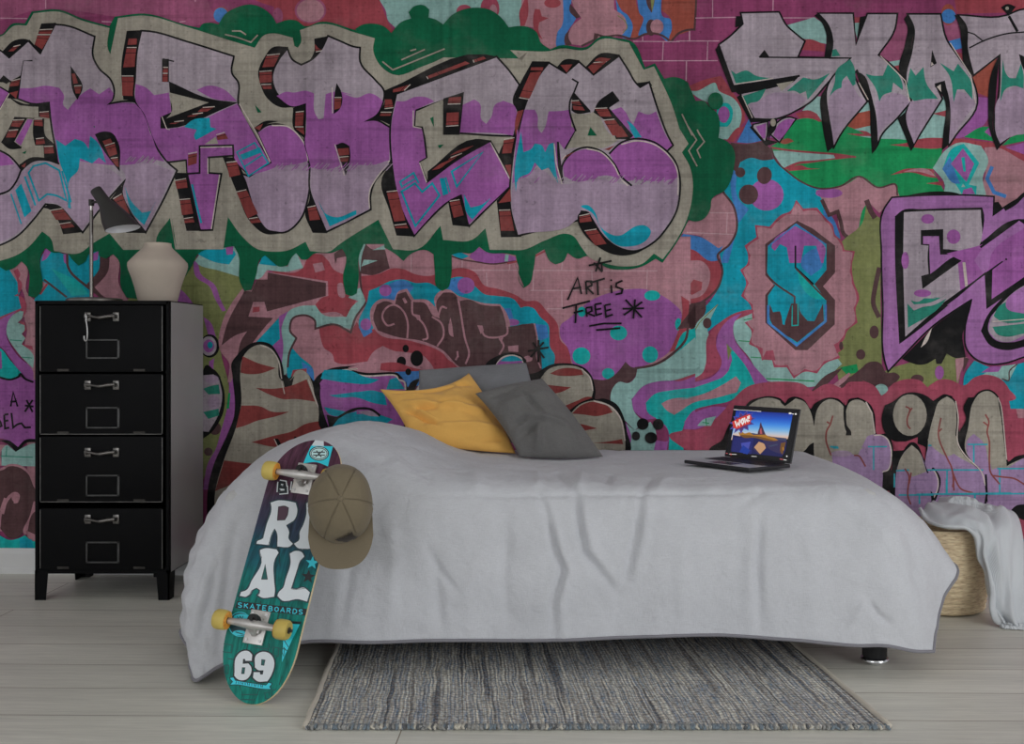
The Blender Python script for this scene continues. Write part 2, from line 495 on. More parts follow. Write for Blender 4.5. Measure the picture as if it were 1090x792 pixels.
# --- pink brick left of the S, red drip letter
p('PS', '@KK 60 560 190 480 200 420 275 380 340 480 348 600 310 680 240 740 150 640 30 620')
l('BS', 1, '@KK 50 612 330 625'); l('BS', 1, '@KK 190 498 335 500'); l('BS', 1, '@KK 295 500 290 620')
p('PS', '@T 900 60 1090 0 @M 250 0 240 200 100 290 0 300 @T 900 250')
l('BS', 1, '@T 870 155 1010 157'); l('BS', 1, '@T 945 60 950 150')
p('BL', '@KK 0 670 40 622 140 640 245 705 270 690 240 745 262 800 200 790 100 715 0 700', 0)
p('RD', '@T 965 10 1020 0 @KK 0 700 100 715 200 780 @M 245 40 262 120 235 200 150 270 60 300 40 440 0 520 -60 590 -40 500 20 330 20 290 60 270 150 240 190 170 190 90 150 45 80 40 80 110 50 115 45 20 0 20 @T 1060 90 1055 165 1030 160 1025 80 1000 70 990 80 975 70')
p('RD', '@M 50 215 100 150 150 165 145 210 90 240'); e('RD', '@M 25 165', 28, 22); e('PS', '@M 15 175', 20, 18); e('RD', '@T 1008 210', 30, 18); e('RD', '@T 965 262', 22, 20)
l('BR', 2.2, '@KK 270 378 335 470 350 590 310 680 240 742 260 800 @M 262 70 265 120 235 205 150 280 70 310 50 440 10 530 -40 590', 1)
# --- cool S with scalloped red-edged cloud
OLs = '@L 125 590 180 430 240 520 275 540 260 790 @N 265 690 330 660 400 640 700 580 740 600 700 790 480 800 300 760 20 760 @M 925 660 900 560 1000 400 1000 100 @L 0 700 60 640'
p('OL', OLs); p('LG', '@L 160 470 175 450 150 560 130 590'); p('LG', '@N 20 660 120 640 130 690 60 700')
p('MT', '@M 440 330 380 345 335 400 335 480 420 600 520 735 620 750 800 770 960 640 900 570 480 400')
l('LG', 1.3, '@M 520 725 800 740'); l('LG', 1, '@M 360 505 430 510'); l('LG', 1, '@M 430 600 500 605'); l('LG', 1, '@M 390 385 440 375')
tips = '@KK 695 425 735 475 815 470 870 535 905 570 920 625 955 660 975 715 1035 722 1020 790 @M 1020 20 1018 100 1030 170 1060 258 1040 320 1050 400 990 450 970 500 920 540 950 605 860 640 815 695 745 685 680 725 640 660 565 660 550 600 495 620 480 560 420 525 435 450 395 400 440 380 430 300 375 245 405 170 370 95 410 60 @KK 415 740 395 690 465 640 455 570 540 580 610 510 660 490'
p('RP', tips)
def inner(s):
    pts, c = m.parse(s); cx, cy = 855.0, 308.0
    out = []
    n = len(pts)
    for i in range(n):
        a, b = pts[i], pts[(i + 1) % n]
        out.append((cx + (a[0] - cx) * .955, cy + (a[1] - cy) * .965))
        mx, my = (a[0] + b[0]) / 2, (a[1] + b[1]) / 2
        out.append((cx + (mx - cx) * .972, cy + (my - cy) * .978))
    return out
m.layers.append(('PS', inner(tips)))
p('RP', '@M 495 615 520 565 560 560 575 620'); p('RP', '@M 460 530 500 550 500 610'); p('RP', '@M 920 540 960 510 970 550 930 580'); e('BR', '@M 955 535', 12, 24)
p('BR', '@KK 700 545 790 590 920 690 @M 920 110 850 190 920 270 918 410 760 560 690 560 515 400 515 240 565 180 515 125 @KK 515 680', -1)
p('CY', '@KK 530 690 690 562 870 680 @M 870 95 800 178 870 270 865 395 697 535 530 400 530 245 570 185 525 110', -1)
p('BL', '@KK 770 720 830 700 850 790 @M 850 60 780 130 720 60 @KK 720 790', 0); p('TQ', '@M 700 90 790 170 860 265 800 260 720 180')
p('PU', '@KK 560 665 690 575 840 672 858 690 852 790 840 790 810 690 740 690 720 790 655 790 640 700 600 680 570 720 550 700')
p('BR', '@M 540 290 560 340 600 335 625 410 665 290 710 290 715 330 760 390 800 392 850 290 855 390 700 515 545 390'); p('CY', '@M 605 330 640 300 628 415 615 410'); l('TQ', 1.2, '@M 705 280 705 415 670 418 672 300')
l('BL', 2.4, '@M 532 300 532 400 697 532 865 392 865 295')
l('K', 1.8, '@KK 690 690 690 790 @M 690 80 795 178'); l('BR', 2, '@M 520 120 570 170 685 250 685 402'); l('BR', 1.6, '@M 690 85 870 268'); l('BR', 1.4, '@KK 518 685 520 790 @M 520 120'); l('BR', 1.4, '@M 520 245 520 400')
l('BL', 1.2, '@KK 530 695 695 565 865 682'); l('BR', 1.6, '@M 570 180 525 240')
# brown clouds and spots on the olive
p('BR', '@N 0 790 60 725 130 690 170 640 220 625 260 640 290 690 340 690 368 720 310 770 240 800', 1); e('BR', '@N 220 455', 27, 38); e('BR', '@N 142 585', 27, 30); e('BR', '@N 470 728', 38, 27)
l('BR', 5, '@N 250 80 225 200 215 290 248 370', 1); l('BR', 5.5, '@L 175 425 200 490 225 530')
p('BR', '@M 780 800 860 710 965 660 930 700 820 790'); p('PS', '@M 870 790 1000 690 1010 700 940 790'); p('BR', '@M 940 770 1040 690 1090 650 1090 790'); e('MT', '@N 260 790', 40, 34)
# --- swirl of mint, red, purple, turquoise
p('BR', '@M 60 440 75 290 170 278 170 330 130 400 100 435'); p('MT', '@M -100 640 0 590 90 560 120 400 160 360 240 295 200 375 180 440 190 480 190 600 150 700 40 760 -100 780')
p('TQ', '@M -40 590 30 500 110 430 100 540 20 590'); l('OL', 1, '@M -20 590 80 555 115 430 240 295'); e('BR', '@M 178 403', 25, 31)
p('RP', '@M -60 760 120 715 170 640 175 500 235 415 330 350 430 325 440 345 340 390 230 480 260 600 240 680 120 740 -60 780', 1)
p('TQ', '@M -60 860 0 780 200 750 290 660 290 540 320 540 400 650 480 800 -60 900')
p('PU', '@M -60 810 0 760 130 740 220 705 262 640 230 530 260 430 340 360 380 345 335 400 335 490 400 590 530 740 470 790 400 650 300 530 320 640 250 730 130 770 0 800')
p('OL', '@M 290 520 320 560 300 620')
p('PU', '@X 1090 165 880 195 780 225 725 290 730 360 800 420 860 410 930 480 925 600 680 600 680 430 760 500 1000 560 1040 420 1090 380')
p('MT', '@X 690 440 740 480 830 430 860 480 850 600 700 600 720 520')
p('TQ', '@X 1090 232 950 248 850 272 803 320 812 372 870 415 920 455 935 620 1025 620 1018 470 1040 420 1090 385 @O 40 330 100 255 200 225 310 200 380 150 450 110 420 30 380 -20 320 -30 290 45 200 90 110 120')
p('PS', '@X 893 325 930 305 1090 290 @O 0 195 160 158 270 105 345 58 375 95 350 150 220 185 100 210 30 250 @X 1040 345 968 390 920 360')
p('RP', '@X 960 190 1090 145 1090 165 980 195')
# red cloud behind the bubble letters
p('RP', '@O 20 460 40 370 130 365 230 300 330 190 400 125 480 98 600 88 720 98 790 145* 850 108 900 102 960 125 1000 92 1090 88 @P 150 82 220 112 262 170* 290 150 330 100 400 75 480 80 530 122* 590 80 660 78 730 112* 800 65 870 48 950 72 1000 130 1030 200 1200 240 1200 800 0 900', 1)
p('PU', '@O 40 365 60 300 120 262 230 232 290 238 230 300 120 362'); p('MT', '@O 120 345 150 312 230 288 200 345'); l('LG', 1, '@O 150 325 190 330'); l('LG', 1, '@O 170 300 175 345')
p('PS', '@P 1025 160 1090 160 1200 160 1200 330 1060 330'); p('OR', '@P 1050 310 1200 330 1200 410 1070 380')
# --- purple panel letter at right
p('CY', '@N 735 800 745 700 800 620 900 660 1050 640 1200 600 1200 900 1010 900 990 790'); p('MT', '@N 845 705 900 670 1050 640 1000 740'); p('PU', '@N 840 690 900 655 960 655 940 685'); l('BR', 1.4, '@N 960 725 1000 735 1005 680 1050 640', 1)
p('PS', '@N 690 610 760 600 720 690 700 760'); e('PU', '@N 598 690', 26, 40); p('BR', '@N 740 600 770 610 735 690')
p('RP', '@P 530 125 600 80 660 78 740 110 800 65 870 48 950 72 1000 130 1010 200 560 200', 1)
p('K', '@N 380 610 520 470 560 430 680 340 785 262 780 370 795 375 740 440 750 600 690 605 640 580 610 640 580 640 575 610 520 640 480 645 430 632')
p('WH', '@N 490 545 520 480 555 430 520 520')
p('K', '@L 390 405 480 385 590 375 700 385 740 400'); p('K', '@L 905 510 910 440 940 435 970 480')
p('PL', '@L 275 480 322 410 400 404 620 395 840 400 915 405 910 512 1000 450 1090 400 1300 300 @N 1300 560 1090 600 980 635 880 640 800 605 755 550 745 450 790 262 560 420 380 600 300 685 280 620 270 300 262 0', 0, 1.8)
p('K', '@L 340 520 385 484 500 478 845 468 850 480 840 670 1030 540 1060 535 1300 640 @N 1300 40 1090 150 870 310 860 120 400 500 365 525 340 0')
p('LV', '@L 392 496 500 490 838 482 828 692 700 790 @N 790 0 860 110 620 290 400 482 388 0'); p('PU', '@N 700 0 880 -60 880 95 720 220')
l('WH', 3, '@N 740 50 755 190'); e('PU', '@L 530 535', 38, 28); e('PU', '@L 680 638', 40, 42); e('PU', '@N 400 40', 22, 50)
p('TG', '@N 412 290 450 330 500 310 560 300 640 260 600 310 415 430'); p('TG', '@N 430 270 470 280 530 250 590 260 680 205 640 235 540 285 450 295'); e('PU', '@N 500 230', 50, 22)
p('K', '@L 490 600 620 594 620 710 820 706 845 690 1050 545 1090 540 @N 700 60 500 205 492 130 535 118 530 0 @L 535 690 490 685')
p('PL', '@L 503 635 595 635 602 742 725 740 @N 720 5 545 118 540 0 @L 540 682 503 680')
p('PU', '@L 1060 545 1200 640 @N 1200 60 900 265 905 110 860 130 970 45 990 30 870 110 640 0 @L 900 660'); p('PL', '@L 860 690 1060 545 1100 580 @N 900 0 870 105 850 115 800 40')
l('K', 1.5, '@N 620 290 860 120 965 45'); e('K', '@N 985 33', 6, 6)
p('PL', '@N 640 300 855 140 858 320 900 300 1200 80 1200 250 760 400 790 262')
p('K', '@N 862 115 905 95 900 275 1200 70 1200 110 1090 170 960 260 870 322')
l('K', 2.4, '@L 835 700 1050 545')
p('K', '@N 838 450 870 370 950 270 1040 195 1200 130 1200 160 960 300 890 380 882 450 930 505 1000 515 1200 450 1200 510 1090 540 980 560 890 530', 0)
p('LV', '@N 882 450 895 385 960 290 1090 185 1200 150 1200 450 1090 475 1000 512 930 500'); p('TG', '@N 912 360 940 310 1000 270 990 320 1200 330 1200 380 920 370'); p('TG', '@N 905 425 1200 395 1200 430 1060 470 980 482 930 465'); p('PL', '@N 985 310 1000 250 1090 190 1200 160 1200 340 1040 340', 1)
l('WH', 1, '@N 905 395 1090 380'); l('K', 4, '@L 975 480 1040 440 1080 400 1200 340')
# --- SKATE letters
def skate(fill, upper, k=1.9): p('LV', fill, 0, k, 'K')
p('K', '@I 345 95 385 95 388 150 340 160'); p('K', '@I 225 290 245 260 330 500 470 478 560 460 720 438 600 490 320 538'); p('K', '@I 350 565 372 548 450 690 560 680 545 705 430 712')
skate('@I 372 75 595 70 640 150 690 195 745 240 705 332 1010 338 870 490 780 590 680 650 580 690 450 690 370 545 490 510 600 488 715 440 500 475 330 500 245 260 300 220 385 140', None)
p('K', '@I 330 500 715 438 680 475 600 500 360 550 340 530'); p('BG', '@I 580 488 680 470 610 530')
p('K', '@I 475 333 510 290 540 333'); l('K', 1.6, '@I 480 333 1000 338')
p('LP', '@I 420 610 480 580 560 540 640 540 700 545 760 575 680 645 580 683 455 683')
p('TG', '@I 315 408 345 430 405 410 460 440 550 455 440 475 345 488'); p('TG', '@I 385 558 520 515 470 590 425 600 410 612'); p('TG', '@I 640 530 735 450 800 462 890 425 760 580 750 530 715 545 690 530')
p('K', '@I 425 740 450 720 @KK 500 60 590 90 520 112'); p('LV', '@I 445 722 530 705 525 790 @KK 515 92 440 5', 0, 1.6)
p('LV', '@I 575 720 650 680 695 690 620 790 @KK 597 92 545 45 550 20', 0, 1.6); p('PU', '@I 460 735 520 715 515 800 @KK 500 70'); p('PU', '@I 590 725 650 690 685 695 620 790 @KK 595 80 560 50')
p('K', '@I 545 695 585 690 575 750 540 800 @KK 545 110 530 40'); e('BG', '@I 560 712', 16, 22)
# K
p('K', '@I 800 92 820 78 870 120 905 200 905 260 885 340 858 332 868 200 840 130'); p('K', '@I 838 560 872 500 882 680 @KK 905 120 875 148 850 20 @I 840 680')
p('K', '@J 138 100 178 92 115 262'); p('K', '@J 115 412 165 450 200 560 240 790 @L 240 115 207 158 @J 198 750 185 590 140 500')
skate('@I 820 78 1025 78 1040 260 @J 180 80 355 80 340 170 245 320 310 370 370 430 410 510 435 590 350 690 260 790 @L 238 112 @J 235 790 215 620 190 550 120 410 100 430 150 540 180 590 20 790 @KK 910 125 895 20 @I 885 700 875 500 1010 338 890 338 905 250 880 150', None)
p('LP', '@I 890 560 960 470 1010 460 1060 560 @J 172 590 10 790 @KK 912 105 900 10'); p('LP', '@J 225 590 330 540 400 560 428 592 350 680 240 800 @L 240 100 @J 238 720')
p('TG', '@I 905 290 925 285 950 325 900 330'); p('TG', '@J 0 410 80 345 100 380 112 490 95 500 60 440 35 470 30 510 0 522 -40 560 -10 480'); p('TG', '@J 170 430 215 440 270 440 300 370 350 420 385 500 385 525 330 480 320 535 270 555 250 590 230 520')
p('K', '@J 112 415 150 430 200 540 215 600 190 600 150 520')
# A
p('K', '@J 392 112 415 82 445 122 438 250 400 465 372 430 400 250 412 160'); p('K', '@J 355 690 402 650 @L 445 60 452 112 432 142 375 0')
skate('@J 412 82 605 82 640 230 700 320 780 440 818 600 690 790 @L 652 112 @J 640 790 650 600 625 475 575 490 615 575 480 790 @L 445 112 440 60 @J 400 665 435 590 402 465 440 280 448 160', None)
p('LP', '@J 430 590 560 575 600 590 480 780 @L 450 100 @J 405 665'); p('LP', '@J 650 590 690 520 800 580 808 600 690 770 @L 655 100')
p('TG', '@J 415 470 430 395 460 440 505 390 520 480 590 575 520 575 450 588 410 540'); p('TG', '@J 600 365 680 415 705 370 745 420 775 460 790 580 740 520 700 520 680 595 655 440')
p('K', '@J 555 290 582 368 545 392'); p('WH', '@J 548 385 552 360 565 375'); p('K', '@J 568 500 625 472 652 560 655 790 @L 650 100 612 138 @J 618 790 618 560'); p('WH', '@J 582 505 605 490 608 535')
p('K', '@J 685 88 715 92 745 140 757 280 792 440 765 420 725 250 715 160')
# T
p('K', '@J 945 318 925 560 920 790 @L 955 108 930 138 885 0 @J 880 640 900 420')
skate('@J 705 88 985 90 1060 60 1300 60 1300 790 1010 790 @L 948 108 920 40 @J 915 690 940 560 948 320 795 440 757 280 750 150', None)
p('LP', '@J 930 590 1000 520 1300 520 1300 800 1000 800 @L 950 98 925 30 @J 920 690'); p('TG', '@J 965 345 985 430 1000 450 1040 455 1070 370 1085 430 1085 515 1030 500 985 515 950 590')
l('K', 1.4, '@J 752 185 800 200 850 240'); l('K', 1.6, '@J 770 280 850 240 1000 195 1090 188'); l('K', 3, '@J 1000 95 1050 185'); p('K', '@J 955 45 990 25 1040 40 1000 95'); e('BG', '@J 990 50', 10, 10); p('K', '@J 1058 315 1090 330 1100 430 1075 380')
for s in ('@I 335 490 470 470 560 455', '@I 380 555 440 685', '@J 130 480 185 580', '@J 255 325 400 470 425 590', '@J 660 250 780 440 808 600'): l('WH', 1, s)
# --- behind the cabinet and between cabinet and bed
p('CY', '@Q -300 100 0 120 80 150 120 200 130 240 110 300 150 330 130 380 0 440 -300 500')
p('PS', '@Q 60 150 100 105 135 100 158 130 160 280 200 320 220 330 220 800 190 640 150 590 160 500 140 400 150 330')
p('PS', '@Q 160 320 900 320 900 1800 160 1800')
p('RP', '@Q 80 155 105 140 120 180 110 200 130 225 120 275 85 300 130 305 155 340 155 390 110 455 145 450 160 495 130 520 155 540 130 580 190 590 195 615 135 590 140 560 120 500 130 400 110 300 100 200')
p('MT', '@Q 40 500 60 430 110 390 140 390 130 430 105 455 145 470 145 500 128 520 150 545 128 580 180 620 195 640 195 720 100 620'); l('GT', 1, '@Q 60 555 130 560'); l('GT', 1, '@Q 130 655 190 660')
p('RP', '@Q -40 440 130 370 130 382 0 440'); p('PU', '@Q -40 460 100 385 50 450 40 520 100 640 195 740 195 800 130 770 70 670 0 590 -60 560')
p('TQ', '@Q -60 590 0 600 60 670 130 750 60 785 -40 770'); p('PU', '@Q -60 640 10 620 15 720 -40 740')
p('CY', '@Q 235 210 245 70 280 20 390 60 520 40 580 40 580 130 520 290 560 330 200 330')
p('TQ', '@Q 300 140 480 240 520 290 420 300'); p('PU', '@Q 243 100 262 30 290 20 300 45 262 92'); p('PU', '@Q 370 60 400 60 395 120 380 110'); p('PU', '@Q 540 100 540 55 575 40 570 90')
p('PS', '@Q 250 215 275 230 240 280 235 240'); l('BR', 2.6, '@Q 392 60 397 130 500 240 600 310'); l('BR', 2.2, '@Q 258 205 390 308'); l('RD', 2.2, '@Q 278 230 235 290')
p('BR', '@Q 582 60 640 90 632 150 555 245 600 300 580 310 500 240 582 130'); p('PS', '@Q 552 250 628 160 640 70 665 58 690 90 690 220 740 320 600 300')
p('OL', '@Q 740 330 780 270 1100 150 1200 330'); p('PU', '@Q 1020 330 1060 260 1100 290 1120 345')
# between cabinet and V
p('OL', '@R -100 60 160 80 410 180 430 260 330 420 300 590 345 800 @V 360 130 320 260 290 400 200 600 100 600 @R 100 340 -100 300')
p('MT', '@R 150 100 195 40 390 -20 410 60 412 190 280 150 175 120'); p('CY', '@R 165 55 220 20 380 40 390 60 350 118 270 105 200 75'); p('PU', '@R 330 10 375 5 372 58 335 62')
p('PU', '@R 142 90 165 110 185 170 270 240 300 320 332 385 310 390 265 310 240 250 155 185'); p('PU', '@R 50 330 68 260 100 290 142 345')
p('PU', '@R 200 420 240 450 275 540 230 530'); p('PU', '@R 230 800 235 680 265 660 260 720 300 800')
e('K', '@R 238 590', 56, 68); e('LV', '@R 232 590', 46, 56); e('PU', '@R 232 590', 32, 38); e('CY', '@R 240 585', 16, 20)
p('PU', '@V 350 -40 375 -40 378 240 310 480 240 660 200 660 230 500 270 430 300 330 345 150'); e('BR', '@V 268 305', 36, 38); e('BR', '@V 230 440', 25, 24); p('LG', '@V 345 100 358 100 350 190 335 190')
p('K', '@R 200 730 260 725 300 770 @V 300 10 325 110 310 230 235 340 150 340', 1); p('LV', '@R 200 760 260 755 290 790 @V 292 20 310 110 290 220 232 325 180 320'); p('TG', '@V 200 75 240 60 290 50 298 105 230 108'); p('TG', '@V 200 210 290 190 292 230 230 250'); e('LP', '@V 250 20', 40, 26); e('LP', '@V 262 155', 36, 40)
# brown arrow
p('PS', '@Z 300 252 735 252 735 395 300 395')
p('PS', '@R 425 260 480 270 520 190 560 150 700 160 920 210 922 310 830 345 700 370 610 425 540 510 440 640 360 800 340 800 350 690 300 620 315 440 360 350')
p('RD', '@R 570 160 640 150 680 165 780 135 800 90 840 55 900 65 960 150 1025 180 1025 290 1090 320 1050 400 1030 430 990 400 880 400 850 350 890 310 925 300 922 215 700 180', 0)
p('PK', '@R 575 140 630 148 580 170'); p('PS', '@R 835 115 890 105 905 150 850 165'); p('PS', '@R 978 235 1010 230 1022 305 985 300', 1); p('PS', '@R 890 60 960 55 1020 30 1032 170 960 130')
p('BR', '@R 305 588 340 460 440 270 480 275 510 205 572 205 575 165 740 195 912 225 910 300 740 345 570 390 555 335 490 335 462 420 605 428 540 510 480 580 420 640 400 640 420 560 455 505 385 530')
p('PS', '@R 490 340 550 338 560 420 465 418'); p('RD', '@R 490 365 527 362 527 390 485 397')
p('MT', '@R 500 205 520 120 550 70 590 70 620 120 690 130 700 100 740 45 780 138 680 160 570 150 525 200'); p('CY', '@R 525 115 545 65 580 62 628 128')
p('BR', '@R 958 55 1005 22 1032 70 975 82 965 120')
p('PS', '@R 590 445 640 400 690 395 500 575 480 580')
# mint rim and the red cloud blob
p('MT', '@R 640 800 655 480 700 385 760 360 850 355 890 405 1030 422 1065 360 1100 330 @S 60 310 110 260 140 250 170 325 120 400 70 495 0 470 -40 500 @R 1000 500 800 620')
p('CY', '@R 495 580 640 425 645 560 600 600'); p('PU', '@R 638 420 692 388 655 480 665 590 655 700 600 590 645 550')
p('PS', '@R 690 712 700 630 740 545* 703 500 720 430 790 412 845 440 850 490* 960 465 1055 512* @S 100 430 200 500 330 560 400 720 0 790 @R 830 800 700 790', 1)
p('CY', '@R 685 720 715 600 760 650 835 720 845 800 690 800'); p('BL', '@R 770 680 835 720 845 800 790 790'); p('RD', '@R 700 800 720 730 800 720 800 790 ')
p('RD', '@R 870 480 960 465 1055 512 1090 450 @S 100 440 140 500 280 500 330 530 420 545 490 545 560 590 600 620 640 670 760 715 560 735 550 710 500 655 380 625 330 620 260 590 200 630 170 680 130 685 0 690 @R 960 680 950 640 900 600 880 540')
l('BR', 2.2, '@R 690 715 700 630 740 545* 703 500 720 430 790 412 845 440 850 490* 960 465 1055 512* @S 100 430 130 385* 165 325 135 250 130 150 145 0', 1)
p('MT', '@S 120 60 150 -20 160 0 130 160'); p('BR', '@S 130 170 140 60 160 0 200 30 270 20 300 140 200 180'); p('MT', '@S 200 35 270 5 275 30'); p('MT', '@S 135 130 150 90 230 95')
# pink brick
p('PS', '@S 290 60 400 110 560 40 655 60 1090 60 @T 700 140 880 100 960 60 1010 300 1005 400 760 480 560 470 330 480 100 330 0 290 @S 900 270 750 150 640 140 550 180 440 160 310 145')
for s in ('@S 425 60 425 160', '@S 660 150 @T 870 155', '@S 860 165 865 240', '@S 995 110 995 150', '@S 720 90 720 140', '@T 155 150 150 265', '@T 130 268 500 268', '@T 315 270 318 370', '@T 230 375 340 375', '@T 490 155 495 265', '@T 812 145 808 260', '@T 320 100 315 155', '@T 560 262 760 262'): l('BS', 1, s)
p('CY', '@S 655 60 700 40 760 70 720 85'); p('PU', '@S 760 75 790 30 815 18 860 45 960 55 1030 75 1030 98 900 115 800 98'); p('MT', '@S 970 60 990 60 985 100 965 100'); l('BR', 1.6, '@S 660 70 720 90 800 102 900 115 1030 98', 1); l('RD', 2, '@T 0 112 60 100 110 90 220 40')
# red band, blue cloud, brown word
p('RD', '@S 145 280 135 185 230 175 320 140 380 145 440 172 520 185 640 150 720 138 790 160 850 240 930 260 1040 300 1090 330 @T 120 330 170 330 230 390 290 460 310 560 350 600 372 700 270 760 200 800 0 700 @S 600 500 200 420')
p('CY', '@S 170 330 180 270 230 250 300 215 380 205 450 225 530 225 580 250 640 205 720 190 790 240 850 290 920 300 1020 320 1060 370 @T 90 365 150 370 190 420 240 470 245 530 250 600 275 640 270 710 200 730 100 700 0 480 @S 700 400 200 490 150 540 120 470')
p('BL', '@S 300 230 400 215 440 250 400 300 300 330 240 300'); p('BL', '@S 640 210 720 195 790 250 720 300 640 260'); p('BL', '@S 120 480 180 420 200 510 150 540'); p('BL', '@T 150 460 230 470 240 540 190 560'); p('BL', '@S 900 380 1000 370 1020 440 960 450')
e('PU', '@S 275 268', 36, 34); e('PU', '@S 742 240', 50, 47); e('PU', '@S 162 465', 32, 34); e('PU', '@S 1010 452', 40, 18); e('PU', '@T 30 455', 40, 18)
p('PS', '@S 188 440 198 360 245 320 328 325 350 275 400 258 440 320 520 325 565 365 560 310 600 268 640 262 700 300 740 312 850 342 940 348 978 400 990 520 960 560 960 640 880 690 700 720 590 620 420 560 230 515')
p('BR', '@S 205 430 225 350 280 330 330 350 345 290 395 275 430 330 500 340 560 420 590 430 572 330 610 280 670 285 705 330 760 322 830 350 940 360 965 420 978 520 940 548 950 620 900 700 800 740 720 720 600 610 500 565 330 535 230 500')
p('BR', '@S 975 480 1060 468 1090 460 @T 60 470 150 458 160 480 180 560 200 690 200 760 100 800 0 640 @S 1000 720 850 740 760 760 760 700 930 640')
l('PS', 2, '@S 328 462 285 470 257 420 280 370 330 352 380 390 405 460 402 545', 1); l('PS', 2, '@S 430 330 432 400 455 420 500 470 520 540 490 555', 1); l('PS', 3, '@S 380 312 395 342'); l('PS', 2, '@S 545 420 600 460 612 530 575 592', 1); p('PS', '@S 445 405 475 412 480 440 460 440')
l('PS', 2, '@S 695 310 712 400 735 540 760 630 740 695', 1); l('PS', 2, '@S 632 372 600 365 580 420', 1); p('PS', '@S 652 425 640 490 652 530 670 538 662 470'); l('PS', 2, '@S 692 620 695 650 682 672'); l('PS', 2, '@S 835 500 850 530 900 542 975 525 980 470 955 370', 1); l('PS', 2, '@S 935 545 960 590 935 640', 1); p('PS', '@S 808 470 838 472 845 500 828 522'); p('PS', '@S 985 592 1045 585 1045 625 990 622'); l('PS', 1.6, '@T 158 460 175 560 170 650 195 720')
e('PS', '@X 120 65', 26, 18)
# purple blob with spots
p('PU', '@T 310 470 360 430 480 330 600 280 700 262 800 262 900 300 970 350 1010 400 1000 470 960 580 920 640 830 690 740 720 690 700 640 740 590 790 430 800 380 690 350 600 310 540', 1)
for s, a, b in (('@T 840 298', 46, 30), ('@T 432 392', 24, 30), ('@T 645 515', 50, 43), ('@T 430 648', 52, 50), ('@T 828 640', 46, 48), ('@T 585 750', 36, 32), ('@T 992 465', 20, 36)): e('TQ', s, a, b)
p('RD', '@T 1008 300 1055 330 1050 440 1020 560 960 620 940 625 970 560 1002 470 1015 400')
p('BR', '@T 1055 350 1090 350 @M 0 440 @T 1090 480 1040 490'); p('TQ', '@T 960 640 1040 500 1090 490 1090 560 1040 620'); p('BR', '@X 470 180 590 180 650 130 685 82 720 112 755 118 740 165 705 205 645 200 612 240 605 320 590 380 500 300')
p('MT', '@X 740 175 755 118 850 105 960 45 1090 -60 1090 150 960 190 880 195 790 222 720 300 735 370 790 430 740 480 690 430 600 320 615 230 645 200 705 205')
l('BR', 2.6, '@T 1050 460 1030 560 940 650 850 700 740 720', 1)
for s, a, b in (('@S 393 605', 18, 22), ('@S 368 682', 27, 31), ('@S 457 662', 37, 46)): e('K', s, a, b)
p('PS', '@S 110 740 170 685 210 620 260 590 320 620 400 628 500 650 550 720 500 740 430 720 330 685 250 690 240 740'); e('K', '@S 368 682', 27, 31); e('K', '@S 457 662', 37, 46); e('K', '@S 393 605', 18, 22)
p('RD', '@S 245 730 250 690 330 685 430 715 520 735 500 760'); p('BL', '@S 330 740 480 735 470 820 380 830'); e('K', '@S 408 740', 17, 20)
# --- bubble letters at the bed (cream with red flames)
p('K', '@V 225 900 230 640 260 520 340 340 378 240 370 0 @R 365 690 400 640 440 600 480 575 530 565 590 580 630 630 660 700 672 800 @V 720 0 800 -20 840 30 890 0 880 100 900 200 990 235 930 310 900 340 560 700')
p('BG', '@V 270 900 272 660 320 490 390 300 422 150 415 0 @R 418 700 440 640 480 600 530 582 590 605 630 660 655 790 @V 660 30 @R 705 785 740 735 760 728 800 745 830 800 @V 850 140 912 310 700 600')
p('K', '@V 655 -10 680 100 690 95 730 0 @R 705 790 680 760')
for s in ('@R 418 720 430 650 520 690 622 718 530 750 450 752 418 745', '@V 505 70 600 75 700 60 800 20 850 150 740 135 660 135 600 115', '@V 422 172 540 180 590 205 700 208 640 230 500 265 440 290 390 303', '@V 480 385 620 345 720 320 790 280 890 260 912 310 800 350 640 412', '@V 322 490 400 500 505 512 430 590 360 630 270 668'): p('RB', s)
l('WH', 1.2, '@R 530 585 590 608 630 660 655 780'); l('WH', 1, '@V 655 30 672 105'); l('WH', 1.2, '@V 810 20 912 308')
p('K', '@V 610 362 635 365 662 412 640 425'); p('K', '@V 728 352 742 355 725 395'); l('WH', .9, '@V 612 365 640 425')
# cyan-purple bubble letter
p('K', '@R 840 800 880 750 960 715 1090 705 @S 60 718 160 745 320 742 360 760 390 800 @W 400 220 440 500 200 560 @V 900 320 870 200 860 60', 1)
p('PU', '@R 880 800 940 745 1000 728 1090 724 @S 60 735 160 764 320 758 350 780 @W 382 190 392 250 340 560 0 560 @V 930 300 900 220 880 130 880 60', 1)
l('WH', 1.6, '@R 905 775 960 740 1090 722 @S 60 735 160 764 320 758 352 785 @W 385 200 392 245', 1)
for s in ('@W -80 130 0 128 60 130 160 170 240 185 200 205 60 205 -100 180', '@W 300 185 340 172 388 240 280 242', '@W 0 270 130 255 200 248 270 265 285 335 200 320 120 292 0 285', '@W 0 362 100 385 200 380 320 415 260 450 0 460', '@V 890 -20 1000 0 1090 0 1090 40 1000 20 890 20', '@V 930 112 1010 105 1090 92 1090 122 960 122', '@V 900 180 1030 208 990 232 930 222'): p('CY', s)
p('K', '@V 915 225 990 235 1030 205 1090 188 1090 200 1010 235 960 290 930 300'); p('CY', '@V 945 300 1000 235 1090 205 1090 300')
l('K', 2.6, '@W -10 412 80 362 150 352 200 362 245 395', 1); p('LP', '@W 110 370 200 370 240 400 180 395')
p('K', '@W 400 250 425 200 450 185 478 178 450 230 440 256'); p('WH', '@W 448 250 485 190 485 260')
